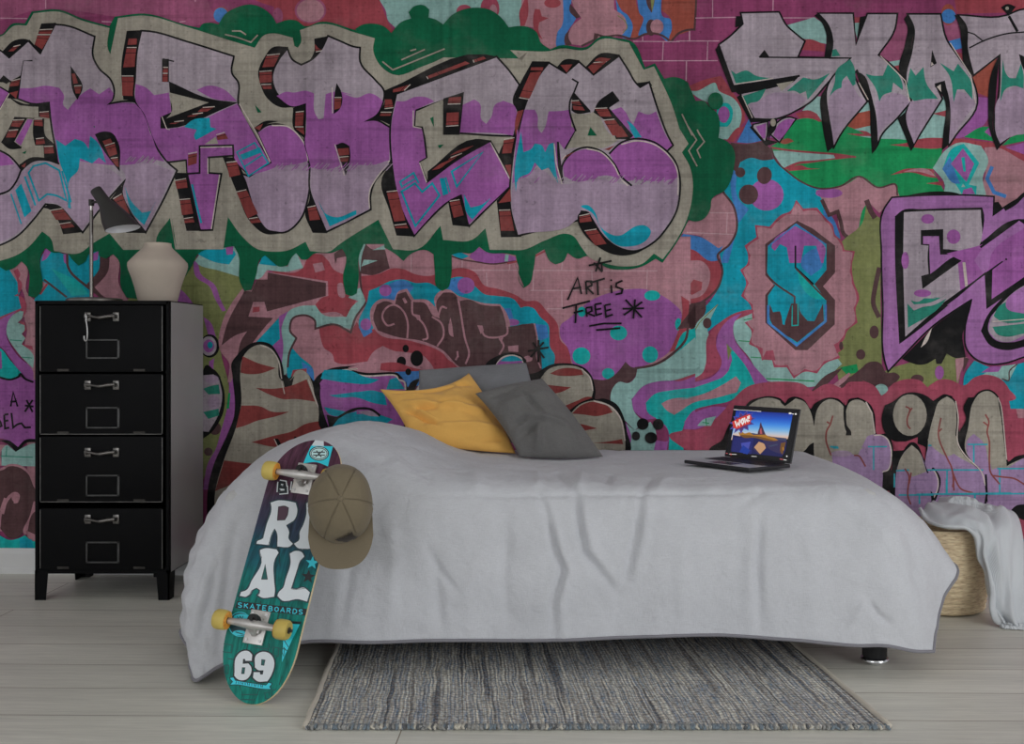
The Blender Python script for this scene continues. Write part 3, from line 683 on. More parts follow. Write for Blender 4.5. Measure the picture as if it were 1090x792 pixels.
# small bubble behind the grey pillow
p('K', '@S 850 720 870 680 920 650 980 630 1050 640 1090 670 @X 110 90 125 140 120 230 0 300 @S 860 800', 1); p('WH', '@S 910 710 950 655 1010 640 1060 655 @X 90 75 108 130 110 220 0 300 @S 900 790', 1); p('PU', '@S 915 705 955 662 1010 648 1060 668 @X 90 90 100 200 @S 900 790')
p('CY', '@S 940 678 970 656 1020 648 1072 675 1000 680'); p('LP', '@X 0 100 60 90 90 140 60 200 0 180')
# cream bubbles right of the pillows
p('K', '@X 90 190 180 140 250 100 330 90 430 108 490 165 512 250 510 298 560 295 630 325 670 390 692 480 692 620 340 620 300 380', 1)
p('BG', '@X 185 190 240 125 330 103 430 122 480 175 498 250 490 285 400 320 350 372 280 330'); p('BG', '@X 350 400 430 325 520 308 600 340 655 410 678 480 684 620 400 620')
for s in ('@X 248 150 300 125 370 118 430 130 442 158 360 165 280 160', '@X 213 213 290 222 370 230 320 255 250 272', '@X 328 340 400 310 480 285 495 290 420 320 350 372', '@X 375 382 430 333 530 315 590 345 612 375 520 397 440 388', '@X 415 440 460 450 522 468 440 482', '@X 500 552 580 545 665 530 672 560'): p('RB', s)
p('K', '@X 305 328 325 335 340 355 375 360 352 395 308 365'); l('WH', 1.5, '@X 500 308 600 342 660 420 682 540', 1); l('WH', 1.2, '@X 430 122 480 175 496 250', 1)
e('K', '@X 785 443', 34, 34); e('K', '@X 875 445', 31, 32); e('K', '@X 746 512', 23, 26); e('K', '@X 833 523', 36, 33)
# --- bubble letters at the right
p('K', '@O 240 520 270 420 310 330 380 260 420 205 480 180 540 172 600 185 625 215 650 185 690 175 740 195 775 245 800 215 850 188 890 180 940 190 980 225 1000 190 1040 182 @P 130 182 190 215 222 280 232 390 290 390 322 440 330 520 315 600 340 700 300 720 100 700', 1)
p('BG', '@O 405 245 450 205 540 182 600 200 632 228 690 185 740 205 775 260 795 340 800 400 790 450 750 480 640 600 400 400'); p('K', '@O 612 195 635 220 628 232 600 205')
p('BG', '@O 800 600 800 320 815 250 850 205 890 190 940 205 975 245 985 330 1000 400 @P 58 380 55 260 80 205 120 192 170 215 205 280 220 400 262 398 300 430 318 500 305 590 270 612 200 700', 0)
p('K', '@P 42 200 55 260 60 340 85 380 85 415 70 422 55 405 58 370 45 330'); p('K', '@O 770 455 795 440 795 488 750 480')
p('LB', '@O 900 520 940 480 1000 500 1090 470 @P 120 470 190 400 262 400 300 430 318 500 305 590 270 612 260 800 0 800'); p('BG', '@P 20 400 180 400 120 520 60 500 0 500')
for s in ('@P 182 465 292 465', '@P 215 470 215 600', '@P -20 472 12 472', '@O 890 465 935 468'): l('CL', 1.6, s)
l('WH', 1.3, '@P 215 400 262 400 300 430 318 500 305 590 265 612', 1); l('WH', 1.3, '@P 170 205 205 270 222 390')
p('K', '@P 262 300 280 225 320 208 400 155 520 170 560 200 590 180 620 162 670 172 690 240 710 380 750 300 735 240 762 180 800 178 800 520 600 560 520 470 440 440 400 435 330 430 285 390', 0)
p('RP', '@P 330 440 400 435 470 410 468 460 400 490 340 478')
p('K', '@P 265 620 320 600 330 490 400 480 440 440 520 560 520 800 320 800 300 690')
e('K', '@P 425 282', 106, 130); e('BG', '@P 425 282', 98, 121)
p('BG', '@P 515 700 520 560 530 400 560 280 590 200 640 168 680 195 700 300 698 430 740 510 790 560 830 600 860 680 865 800 870 1100 500 1100', 0, 1.8)
p('BG', '@P 745 500 760 340 790 200 830 150 880 138 925 165 950 250 970 400 990 570 1040 535 1100 520 1300 520 1300 1100 865 1100 860 690 830 600 780 550', 0, 1.8)
p('K', '@P 985 575 1000 545 1050 518 1110 510 1300 505 1300 525 1090 530'); p('RP', '@P 965 300 1200 300 1200 510 1090 510 1040 520 1000 550 985 540')
p('LB', '@P 522 500 545 420 600 450 700 520 840 620 860 700 862 1100 520 1100'); p('LB', '@P 755 430 795 390 850 440 880 560 960 590 1090 530 1300 530 1300 1100 868 1100 858 680 825 595 755 500')
p('BG', '@P 530 420 600 380 690 400 700 480 640 520 560 470', 1); p('BG', '@P 850 380 960 380 985 560 900 600 870 480')
p('K', '@P 330 760 350 580 380 500 430 440 480 470 530 610 560 585 600 640 600 700 575 775 560 800 560 1100 380 1100', 1)
p('LB', '@P 340 740 360 560 390 500 435 455 475 490 525 620 560 598 590 650 590 710 560 770 560 1100 400 1100'); p('BG', '@P 350 600 365 545 395 495 435 455 475 490 510 580 520 610 440 640 400 590')
l('WH', 1.2, '@P 530 595 565 605 588 660 582 720 555 775', 1); p('K', '@P 545 720 560 740 565 790 550 790')
for s in ('@P 760 452 875 452', '@P 795 455 795 560', '@P 525 600 850 600', '@P 930 592 1200 592', '@P 640 600 640 740', '@P 345 605 420 600', '@P 335 620 335 700', '@P 360 745 560 745', '@P 600 740 870 740 1200 735', '@P 945 590 945 735', '@P 480 745 480 900', '@P 800 740 800 900', '@P 530 458 550 458', '@Y 640 190 790 190'): l('CL', 1.7, s)
for s in ('@P 400 232 425 250 410 300 412 340 428 362', '@P 425 260 438 240', '@P 605 298 590 380 600 440 640 530 670 600 680 720', '@P 590 380 610 360', '@P 668 600 700 680 730 715 790 732', '@P 682 640 672 700', '@P 862 278 882 320 872 380 885 440 885 560 895 620 945 682', '@P 850 322 880 345', '@P 900 632 960 640 1030 650 1090 685', '@P 395 592 420 640 412 740 430 800', '@P 432 615 420 680', '@O 905 285 890 335 868 380 868 440 895 515', '@O 870 320 885 330', '@O 1028 515 1060 522 1095 580'): l('VN', 1.7, s, 1)
e('LP', '@O 955 505', 60, 18); l('CL', 2, '@O 895 465 935 468')
l('WH', 1.2, '@P 690 200 705 300 700 430 745 515 835 605 862 690', 1); l('WH', 1.2, '@P 935 180 958 260 985 540', 1)
p('RP', '@Y 700 150 1000 150 1000 500 700 500'); p('K', '@Y 690 135 720 105 760 100 1000 120 1000 160 740 160'); l('CL', 2, '@Y 700 245 1000 245'); p('LB', '@Y 300 100 690 90 690 140 720 170 720 240 300 240'); p('RP', '@Y 600 330 1000 260 1000 500 600 500'); l('K', 2.2, '@Y 598 -20 602 60 590 130'); l('CL', 1.6, '@Y 320 60 700 55'); l('CL', 1.6, '@Y 440 0 440 55'); l('CL', 1.6, '@Y 555 60 555 130')
# --- bottom left corner
p('PU', '@U -200 10 60 0 195 20 230 30 230 370 150 380 110 420 60 380 -200 380'); p('TQ', '@U -60 -40 110 -40 110 0 60 20 0 12'); l('K', 2.2, '@Q -60 765 0 772 60 785 110 770 125 752 150 780 200 800', 1)
p('K', '@U -200 380 0 375 50 372 110 412 150 372 230 365 230 385 150 392 120 425 97 440 75 415 50 395 -200 400')
p('MT', '@U 15 410 50 400 97 440 130 420 200 392 230 392 230 525 15 520'); p('PS', '@U -200 400 40 400 15 430 15 520 -200 540'); l('GT', 1, '@U 10 465 195 472'); l('GT', 1, '@U 45 410 42 465')
p('PS', '@U -200 560 0 540 60 512 140 525 190 570 230 600 230 900 -200 900')
p('BR', '@U -200 580 0 552 60 524 120 532 170 570 200 640 230 700 @AA 200 60 160 160 120 220 60 232 10 180 -10 150 -200 100', 1)
l('PS', 3.4, '@U 20 800 40 730 80 685 110 690 105 725 85 730', 1); e('PS', '@U 95 705', 22, 26); l('PS', 3.4, '@AA 38 0 8 90 0 160', 1); l('PS', 3.4, '@AA 210 20 185 110 150 180 155 210', 1); p('BR', '@AA 165 190 195 90 230 60 230 220')
p('TQ', '@AA -200 210 0 215 60 242 130 225 150 215 195 248 230 250 230 330 -200 330'); p('CY', '@AA 120 230 190 240 200 290 120 290')
for s in ('@U 68 178 82 95 108 178', '@U 66 150 104 148', '@U -5 170 5 168', '@U 30 225 35 305 60 300', '@U 32 225 55 222', '@U 33 262 55 258', '@U 72 215 82 300 110 280 130 275 150 300 185 298', '@U -10 300 15 290 5 262 -10 250', '@U -30 215 -10 225 -20 255 5 268', '@U -60 120 -40 170', '@U -60 120 -30 115', '@U -55 145 -32 142'): l('K', 2.1, s)
for s in ('@U 160 140 195 210', '@U 195 140 150 208', '@U 150 172 200 178'): l('K', 2.1, s)
# --- REBEL: dark green drips, concrete halo
p('GN', '@A -300 260 -20 205 10 205 80 140 150 140 190 70 350 60 480 110 640 155 670 100 840 82 1090 150 @B 180 165 195 145 240 135 290 145 330 85 400 45 480 30 560 60 610 110 625 140 700 118 740 122 790 155 880 130 1090 180 @C 100 172 140 148 200 140 270 158 310 195 370 130 425 110 410 75 440 42 500 35 530 60 525 105 570 118 610 145 670 85 740 55 800 48 880 60 950 110 990 162 @D 60 155 120 160 170 190 195 250 250 290 300 268 460 275 545 215 640 225 715 240 800 395 855 370 910 460 960 450 1030 470 1090 560 @I 60 470 110 588 160 590 190 620 235 660 248 760 @KK 242 65 290 85 325 120 330 250 280 370 205 420 195 480 150 540 100 550 70 540 20 640 @H 900 790 @T 860 85 780 130 680 148 560 128 520 90 460 70 410 85 350 52 325 100 280 118 250 100 215 30 165 60 150 160 130 230 95 255 70 220 60 110 30 80 @S 1080 250 1060 230 1045 130 1030 65 980 55 860 45 820 15 780 50 700 50 660 62 655 200 640 250 605 272 575 250 562 160 555 60 520 38 420 60 380 98 330 55 270 20 270 0 150 0 125 60 122 200 110 285 80 300 45 290 30 200 45 60 20 20 @R 1010 25 950 50 840 58 800 90 770 90 740 52 720 70 690 125 640 130 600 100 560 65 530 90 510 170 480 265 440 272 415 220 405 60 380 12 330 20 170 60 140 120 100 185 @Q 1000 160 900 330 740 310 710 260 690 90 660 58 620 85 580 70 575 40 520 60 500 100 460 125 420 85 400 58 300 45 270 22 245 60 240 280 210 312 170 300 160 130 130 100 85 140 40 155 0 130 -300 100')
HALO = '@A -300 270 -20 220 15 212 90 152 160 152 200 80 350 72 480 122 640 166 632 290 645 318 657 260 690 108 840 94 1090 160 @B 380 245 500 280 560 205 590 198 720 222 730 270 750 280 768 250 762 178 880 142 1090 195 @C 215 225 205 290 230 360 275 410 320 435 500 385 840 258 960 270 1065 358 @D 80 360 120 300 240 300 310 285 460 290 540 232 705 250 790 408 850 388 950 600 1010 790 @H 990 0 1050 100 1012 150 1060 240 1075 320 1070 420 1040 540 960 690 900 770 @T 850 55 780 115 680 130 560 110 480 80 @H 430 700 375 630 350 622 220 660 90 715 0 715 @G 880 715 865 640 855 590 780 655 610 658 595 575 460 712 320 712 235 540 0 690 @F 940 722 820 722 795 668 690 718 600 725 520 712 430 640 345 525 318 712 40 712 20 530 @E 1030 712 990 530 910 670 920 712 720 715 640 620 540 680 470 732 320 722 300 650 250 608 180 690 130 730 0 780 -300 800'
p('BG', HALO)
# thick sides (black) first
K_SIDES = ['@A 245 140 330 135 335 160 245 318 205 265', '@A 90 238 170 235 190 250 60 338 20 300', '@A 0 480 25 440 68 472 130 440 112 580 45 572 65 480', '@A 55 565 150 605 290 588 300 690 230 680 228 622 120 612', '@A 200 690 262 690 270 790 @E 320 105 345 215 262 188 258 110 210 110 @A 198 790', '@A 90 680 210 688 140 790 @E 130 128 60 130 12 92 @A 40 780', '@E 118 222 180 182 270 183 330 200 200 205 130 262', '@A 740 182 830 178 800 300 790 590 720 580 708 400', '@E 705 345 735 380 800 520 852 618 735 616 760 560 640 430', '@E 250 470 320 438 400 500 490 612 372 625 340 540 290 480',
    '@F 30 268 115 270 185 605 105 605', '@F 315 178 392 180 450 310 500 480 560 590 660 620 560 622 480 560 400 390', '@F 100 180 180 108 185 280 108 275', '@F 270 55 330 12 370 112 285 105 180 110', '@F 820 360 850 440 920 618 835 616 792 490 815 430',
    '@B 600 280 695 275 690 300 640 350 600 450 640 560 720 625 650 625 570 570 530 480 520 440 560 330', '@B 845 228 930 212 880 320 800 382 845 300', '@B 722 628 800 596 795 700 @F 790 70 730 20', '@B 495 745 560 705 640 705 560 730 520 790',
    '@C 270 528 850 318 925 332 342 548 310 700 300 725 240 700 150 712 230 655 270 600', '@G 255 300 312 210 370 480 442 638 340 632 300 490', '@G 520 260 800 72 892 82 520 335', '@G 640 440 712 385 765 582 665 572', '@G 612 40 612 -10 706 -10 1000 50',
    '@D 145 358 245 360 60 800 30 800 62 650 40 620 55 540', '@D 290 390 330 350 418 352 425 380 345 430', '@D 455 390 545 312 650 320 500 440', '@G 955 110 1025 60 1062 -10 1080 100 1010 330 930 200', '@G 920 430 1010 335 1025 560 1065 640 945 642', '@H 405 520 440 486 490 540 640 700 760 725 720 742 620 742 530 700 430 600', '@H 310 220 340 160 420 115 530 128 560 150 420 150', '@H 540 130 620 80 735 68 780 80 640 120', '@D 745 485 825 475 840 500 765 512']
for s in K_SIDES: p('K', s)
OW = 2.0
# R
R1 = '@A 325 145 380 150 555 215 545 330 580 400 650 470 668 540 655 585 622 608 750 590 790 595 840 660 890 790 @E 885 20 925 140 985 215 1032 255 960 410 850 615 770 510 715 350 738 305 610 450 485 615 420 540 340 460 270 450 200 540 100 640 0 690 -300 700 -300 400 0 395 60 370 130 255 200 200 280 195 345 215 @A 300 700 290 590 200 605 110 575 125 440 140 350 178 242 240 312'
p('LV', R1, 0, OW)
p('LP', '@E -300 690 -300 420 60 395 140 260 280 205 420 300 470 190 560 215 690 280 715 305 480 600 420 530 340 450 270 440 180 540 90 630'); p('LP', '@E 700 230 870 210 960 240 1015 258 850 605 770 500 720 350 735 300')
PR = '@A 122 515 200 512 270 500 350 512 378 560 372 610 400 640 430 600 490 540 530 515 580 550 640 510 664 545 650 590 622 612 750 598 790 605 840 670 880 790 @E 880 20 918 140 960 205 870 190 800 215 700 225 600 220 560 215 470 200 450 110 345 210 330 100 @A 305 690 295 592 200 600 112 572'
p('PU', PR)
p('CY', '@E 330 75 385 112 440 72 490 90 520 130 528 55 570 90 622 215 580 180 540 215 470 185 455 260 415 300 418 478 400 470 395 330 350 200')
p('K', '@E 555 45 600 30 655 38 690 90 700 262 650 200 600 130'); p('RB', '@E 600 85 645 70 660 98 612 108'); r('@E 615 118 672 100 685 160 640 175'); r('@E 650 190 690 185 695 235 680 230')
p('K', '@A 415 385 440 420 485 510 455 582 432 540'); p('RB', '@A 422 430 440 430 458 485 432 490'); r('@A 436 508 478 505 470 545 445 545')
p('PU', '@A 165 692 202 695 @E 128 115 92 88 @A 110 790', 0, 0.8, 'BG'); p('PU', '@A -300 490 0 505 62 540 0 640 -300 800', 0, 1.6); l('WH', 1, '@A 60 545 5 640')
p('LP', '@E -300 100 0 138 60 170 100 210 130 250 100 320 60 370 0 393 -300 420', 0, OW); p('PU', '@E -300 120 0 145 60 180 90 220 0 230 -300 260')
l('K', 1.6, '@A 110 570 125 440 140 352 195 355')
p('LV', '@A -300 280 0 290 60 338 110 300 175 242 205 270 240 315 215 350 140 355 125 440 68 472 25 440 0 470 -300 500'); l('K', 1.8, '@A -300 270 0 290 60 338 170 240 240 315'); p('K', '@A 0 470 28 440 68 472 45 490')
for s in ('@E 172 270 200 230 270 212 350 255 392 430 330 400 280 392 232 430', '@E 365 258 418 440'): l('CY', 2, s, 0, s.count(' ') > 8)
l('CY', 2, '@E 150 290 212 458'); p('CY', '@E 95 370 130 330 190 490 148 528'); l('CY', 1.6, '@E 70 390 130 565')
p('CY', '@E 728 345 765 430 830 500 880 490 922 408 842 572 775 505')
for s in ('@A 235 182 310 178 300 200 230 200', '@A 222 210 298 210 250 290 208 262', '@A 80 278 120 268 85 300 55 302', '@A 72 478 122 466 115 500 60 505', '@A 62 542 112 530 100 575', '@A 235 660 290 655 292 690 240 680', '@A 205 700 252 700 255 735 205 730', '@A 80 705 145 702 120 740 70 735', '@A 55 765 110 760 95 800 40 800', '@E 215 78 262 72 268 100 215 105', '@E 262 122 315 120 320 155 265 158', '@E 300 492 372 480 420 540 332 542', '@E 352 570 420 560 438 582 370 592', '@E 665 425 715 395 760 510 720 480', '@A 740 285 800 285 795 390 720 395', '@A 712 450 780 450 782 560 715 558', '@E 130 230 158 210 150 240'): r(s)
p('RB', '@A 752 228 800 228 798 262 745 265')
p('BG', '@A 130 615 228 625 230 680 90 680')
# E
E1 = '@A 825 182 870 185 1090 245 @B 380 330 370 430 405 480 405 598 500 790 @F 598 215 @F 470 285 @F 375 170 372 112 182 115 182 270 110 270 105 195 0 208 @E 982 208 925 140 @A 890 780 840 650 790 592 790 450 800 300'
p('LV', E1, 0, OW)
p('PU', '@A 792 490 850 510 900 555 960 545 985 540 1000 650 950 690 970 750 @B 0 750 400 605 490 770 @F 590 215 470 285 378 170 375 112 182 115 182 270 112 270 108 190 0 200 @E 975 200 925 130 @A 885 780 840 660 795 592')
p('PU', '@B 165 525 230 500 320 520 400 592 260 575')
p('K', '@A 945 345 985 345 985 475 @B 240 575 405 598 330 630 0 748 -45 748 -45 682 0 662 @A 1000 655 985 480 945 478'); l('K', 1.4, '@A 950 345 1015 360'); p('BG', '@B 8 540 235 598 -10 690 @A 1000 655 990 560')
for s in ('@A 952 400 980 400 980 425 950 425', '@A 950 435 978 435 978 478 948 478', '@B 195 630 265 625 225 650 170 652', '@B 135 668 195 660 150 680 110 680', '@B 30 712 85 705 40 722 5 722'): r(s)
l('WH', 1, '@A 945 680 972 750 @B 10 755')
p('CY', '@B 90 740 140 700 240 685 245 740 280 750 190 800 @F 160 80 150 60 165 20')
p('PU', '@F 110 275 182 270 182 115 375 110 378 170 235 180 235 270 308 275 280 430 255 600 185 602', 0, OW); l('WH', 1.2, '@F 186 122 370 118'); l('WH', 1.2, '@F 298 280 250 595'); l('WH', 1.2, '@F 230 185 230 275')
p('BG', '@F 210 105 275 60 290 102'); l('CY', 2.2, '@F 138 335 165 460 192 560')
BO = '@F 515 35* 560 0 600 -12 660 -8 720 20 780 85 812 200 820 340 790 490 740 570 680 612 620 612 560 590 500 490 450 330 430 280 470 290* 600 212*'
p('LP', BO, 1, OW); p('PU', '@F 520 35 600 -5 700 8 780 90 808 200 760 215 700 225 640 230 590 250 470 285 600 212')
p('CY', '@F 415 165 530 120 545 150 430 195'); l('CY', 1.6, '@F 398 150 500 95 580 212 465 288', 0, True); l('CY', 1.6, '@F 440 235 545 165'); l('WH', 1.4, '@F 600 -5 700 5 785 95 812 200', 1); l('WH', 1.2, '@B 412 605 520 790 @F 590 205')
for s in ('@F 115 165 168 155 165 215 115 230', '@F 280 55 330 40 348 72 285 80', '@F 40 320 105 308 112 355 50 362', '@F 68 430 128 425 145 505 80 515', '@F 92 540 145 532 152 555 95 560', '@F 338 215 400 208 418 280 355 295', '@F 398 385 455 372 520 505 460 532', '@F 470 540 522 532 540 555 480 562'): r(s)
# B
B2 = '@B 925 212 990 240 1090 278 @C 130 280 130 360 220 470 268 530 262 600 230 660 150 710 220 700 300 740 @G 305 0 308 200 210 330 190 400 192 482 0 580 @F 915 612 860 480 820 370 818 200 790 80 @B 790 790 798 598 720 622 640 560 602 450 640 350 690 285 720 350 770 380 830 350 880 300'
p('LV', B2, 0, OW)
p('LP', '@F 825 230 1090 250 @G 0 210 200 225 295 200 200 335 180 400 182 478 0 575 @F 918 600 865 480 828 370')
p('PU', '@B 628 560 690 535 720 540 800 530 845 545 850 660 870 695 900 690 912 550 960 535 1090 560 @C 30 545 110 570 190 545 240 570 262 592 230 660 150 710 220 705 298 745 @G 300 0 300 195 200 225 100 225 0 250 @F 1000 230 900 250 828 240 812 180 792 70 @B 795 790 798 602 720 620')
p('K', '@B 975 485 1000 530 1008 590 990 640 958 665 962 560'); r('@B 962 575 1003 575 998 630 962 640'); p('K', '@F 970 108 1010 95 1050 115 1055 180 1028 285'); r('@F 990 185 1045 180 1040 205 995 205'); p('RB', '@F 980 130 1045 125 1048 165 988 170'); l('WH', 1, '@F 965 105 1020 285'); l('WH', 1, '@B 950 510 952 660')
p('CY', '@F 865 420 905 500 960 525 1090 485 1090 510 935 580'); l('WH', 1.2, '@G 300 200 205 330 182 400 185 475', 1)
for s in ('@B 568 330 645 322 612 390 545 395', '@B 528 425 600 420 600 480 530 485', '@B 540 500 598 498 600 520 552 520', '@B 852 300 890 292 870 285 850 260', '@B 738 660 785 655 780 730 735 735', '@B 735 745 785 745 @F 788 50 740 15', '@F 808 475 855 465 880 540 820 545', '@B 500 745 550 720 530 760'): r(s)
# E
E2 = '@C 340 548 920 332 990 410 1052 495 1020 600 1042 642 1022 790 @G 1000 55 706 40 @C 705 780 725 545 450 645 445 738 490 742 500 790 @G 515 180 472 205 520 328 700 190 885 88 950 200 1015 332 900 440 762 578 712 390 760 350 640 435 500 570 442 635 370 480 312 200 @C 308 700'
p('LV', E2, 0, OW)
p('PU', '@C 340 590 390 590 440 568 520 570 560 592 450 640 440 738 488 745 @G 512 180 470 205 515 332 700 195 882 92 1010 332 760 568 718 392 640 432 500 565 445 628 375 480 318 200 @C 315 700'); p('PU', '@C 725 612 790 580 820 600 835 700 860 722 890 680 912 610 960 588 1025 620 1035 645 1015 790 @G 995 50 708 35 @C 708 780')
p('K', '@C 612 575 725 540 706 785 612 785'); p('BG', '@C 455 650 610 582 608 785 500 790 490 740 450 735'); l('K', 1.8, '@C 445 738 490 742 500 790 @G 515 180'); l('WH', 1.2, '@G 475 210 515 325'); l('WH', 1.2, '@G 885 95 1010 330'); l('WH', 1.1, '@C 438 645 438 738 485 748')
for s in ('@C 415 495 380 530 320 540 322 522', '@C 530 460 520 445 740 360 765 372', '@C 795 365 790 350 845 332 860 345', '@C 272 628 322 622 312 580 275 580', '@C 248 660 312 660 305 675 245 675', '@C 638 602 712 600 715 565 645 570', '@C 628 730 700 725 702 655 632 658', '@G 650 185 715 160 650 205 580 245', '@G 285 385 348 378 392 545 328 552', '@G 330 578 400 570 410 590 335 590', '@G 650 440 708 430 730 515 672 530'): r(s)
p('RB', '@G 690 145 790 110 740 140 650 170'); p('RB', '@G 600 215 650 195 590 245 545 255')
for s in ('@G 370 378 400 360 448 330 490 380 548 330 590 400 450 578', '@G 660 262 840 150 690 350'): l('CY', 2.2, s, 0, True)
l('CY', 2, '@G 375 355 362 322 440 270 470 330'); l('CY', 1.6, '@G 380 345 455 300'); p('CY', '@G 590 300 620 300 642 390 610 402'); l('CY', 1.6, '@G 625 295 650 380'); p('CY', '@G 730 390 770 470 830 455 890 412 780 540 752 510')
# L
L5 = '@D 242 368 340 428 415 362 500 438 648 328 700 410 745 485 770 510 822 480 880 660 930 790 @H 960 110 925 145 970 200 998 290 1000 380 980 490 930 580 850 670 740 722 640 700 560 640 490 530 468 500 430 492 410 545 60 635 20 480 30 200 60 0 @D 60 790 110 600 200 420'
p('LV', L5, 0, OW)
p('LP', '@H 30 320 100 300 150 245 200 250 300 330 500 300 700 340 980 300 992 380 970 490 920 580 850 660 740 712 640 690 560 630 490 525 468 492 430 482 400 540 65 625 28 480')
p('PU', '@D 100 640 160 640 175 670 185 760 200 775 215 750 240 650 330 645 358 640 380 730 398 765 @H 330 135 300 90 325 330 250 250 170 225 130 280 70 310 30 330 60 0 @D 65 790')
p('PU', '@D 600 645 660 625 690 660 710 700 730 725 760 650 820 668 862 650 920 790 @H 955 110 920 140 820 90 720 70')
p('PU', '@H 325 230 380 158 460 132 550 155 620 225 650 300 560 285 480 310 400 320 330 290'); p('PU', '@H 592 160 660 100 750 82 850 100 940 170 988 260 985 300 850 320 760 310 680 320')
p('CY', '@H 80 30 95 150 140 130 160 100 200 110 220 150 250 100 270 95 275 200 295 330 240 240 200 255 160 210 130 270 70 300 50 380 42 290')
p('CY', '@D 690 700 720 720 780 800 740 800'); p('CY', '@H 730 30 770 60 740 70 700 0')
p('BG', '@D 372 660 480 660 520 640 610 790 @H 660 70 560 125 440 120 335 132 398 20 372 0'); l('K', OW, '@D 385 545 365 590 362 650 375 700 398 765 @H 398 20 335 132'); l('K', 1.8, '@D 375 462 410 482 385 545 480 650'); p('K', '@D 378 545 485 655 395 660 372 645'); r('@D 372 595 418 592 450 645 385 640'); l('K', 1.4, '@D 375 612 440 620')
p('K', '@D 500 655 520 605 610 532 652 588 590 630 730 790 @H 720 65 630 75 600 0'); r('@D 510 638 582 635 605 680 540 680'); r('@D 560 705 625 700 690 790 610 790'); p('RB', '@H 590 0 660 0 700 60 635 65')
l('K', OW, '@H 318 330 320 225 380 150 460 122 550 148 620 218 660 290 722 345', 1); l('K', OW, '@H 590 160 660 95 750 72 850 92 930 148', 1)
p('K', '@H 288 90 300 90 310 200 330 330 315 310 292 200'); l('WH', 1.2, '@H 272 100 285 220 318 335'); l('WH', 1.3, '@H 460 130 545 152 615 222 655 300 700 345', 1); l('WH', 1.3, '@H 660 105 750 85 850 105 935 170 985 260 988 400', 1)
p('CY', '@H 428 465 470 458 510 500 540 580 600 625 660 630 740 580 800 575 832 610 805 660 740 692 640 690 560 620 500 510', 1)
p('K', '@H 408 545 410 515 440 488 480 515 540 620 640 700 740 722 850 670 740 738 620 742 530 700 430 600')
for s in ('@H 418 525 478 512 490 550 420 558', '@H 452 610 520 600 575 680 510 690', '@D 72 565 130 575 200 420 135 425', '@D 308 382 378 378 345 425', '@D 495 372 572 365 500 432 468 395', '@G 962 82 1022 72 1005 155 952 158', '@G 968 225 1005 222 1000 300', '@G 930 445 1005 435 1000 360', '@G 935 492 1000 490 1022 605 945 605', '@H 320 195 345 165 400 145 380 155', '@H 560 135 625 110 590 140'): r(s)
p('RB', '@D 140 395 210 395 205 415 135 412'); p('RB', '@D 60 650 95 640 50 790 45 720'); p('RB', '@D 520 345 600 345 580 360 505 358')
# green highlights and chips
for s in ('@B 370 185 420 185 452 207', '@B 330 205 400 222 480 250 520 208', '@C 260 362 320 410 620 288', '@C 370 352 505 292', '@C 420 300 455 290', '@I 30 665 90 790', '@I 118 755 135 790', '@KK 65 0 115 80 70 142 118 232', '@KK 122 30 160 90 118 138 138 185'): l('BG', 1.5, s)
e('GN', '@I 225 590', 44, 50)
for s in ('@B 502 610 542 655 520 658', '@C 535 690 555 680 558 742', '@H 482 5 520 55 465 55', '@E 135 155 165 140 155 160', '@G 580 110 615 105 590 130', '@E 550 0 560 0 555 10'): p('GN', s)
# spray hatch between the purple and pale zones of each letter
rnd = random.Random(3)
for (x0, x1, y, c) in ((292, 330, 178, 'LP'), (332, 412, 178, 'LP'), (550, 600, 192, 'LP'), (606, 660, 190, 'LP'), (672, 718, 192, 'LP'), (135, 165, 170, 'LP')):
    x = x0
    while x < x1:
        h = rnd.uniform(4, 9)
        l(c if rnd.random() < .7 else 'PU', 0.9, '@Z %.1f %.1f %.1f %.1f' % (x, y + h * .6, x + h, y - h * .5)); x += rnd.uniform(2.2, 4.5)
# --- ART IS FREE and the stars
for s in ('@T 472 125 605 98', '@T 540 78 512 160', '@T 502 108 550 162', '@T 545 105 550 160', '@T 350 325 408 195 430 290', '@T 375 260 428 250', '@T 455 218 460 292', '@T 455 216 488 216 490 240 462 252 500 290', '@T 480 225 565 200', '@T 522 215 526 296', '@T 602 238 605 285', '@T 668 212 632 228 630 248 668 262 662 285 628 292', '@T 320 372 480 330', '@T 400 350 395 458', '@T 385 398 440 385', '@T 455 372 462 422', '@T 455 370 488 365 490 388 465 400 508 418', '@T 508 350 515 412 550 402', '@T 508 350 548 343', '@T 514 380 545 374', '@T 565 355 572 422 612 408', '@T 565 355 600 348', '@T 568 388 602 378', '@T 475 475 560 460 662 460', '@T 515 498 655 487', '@T 740 320 730 432', '@T 685 322 780 425', '@T 668 375 792 372', '@T 782 335 675 412', '@T 120 620 240 598', '@T 182 555 180 685', '@T 150 570 215 660', '@T 212 568 135 655'): l('K', 2.0, s)
e('K', '@T 602 210', 6, 6)

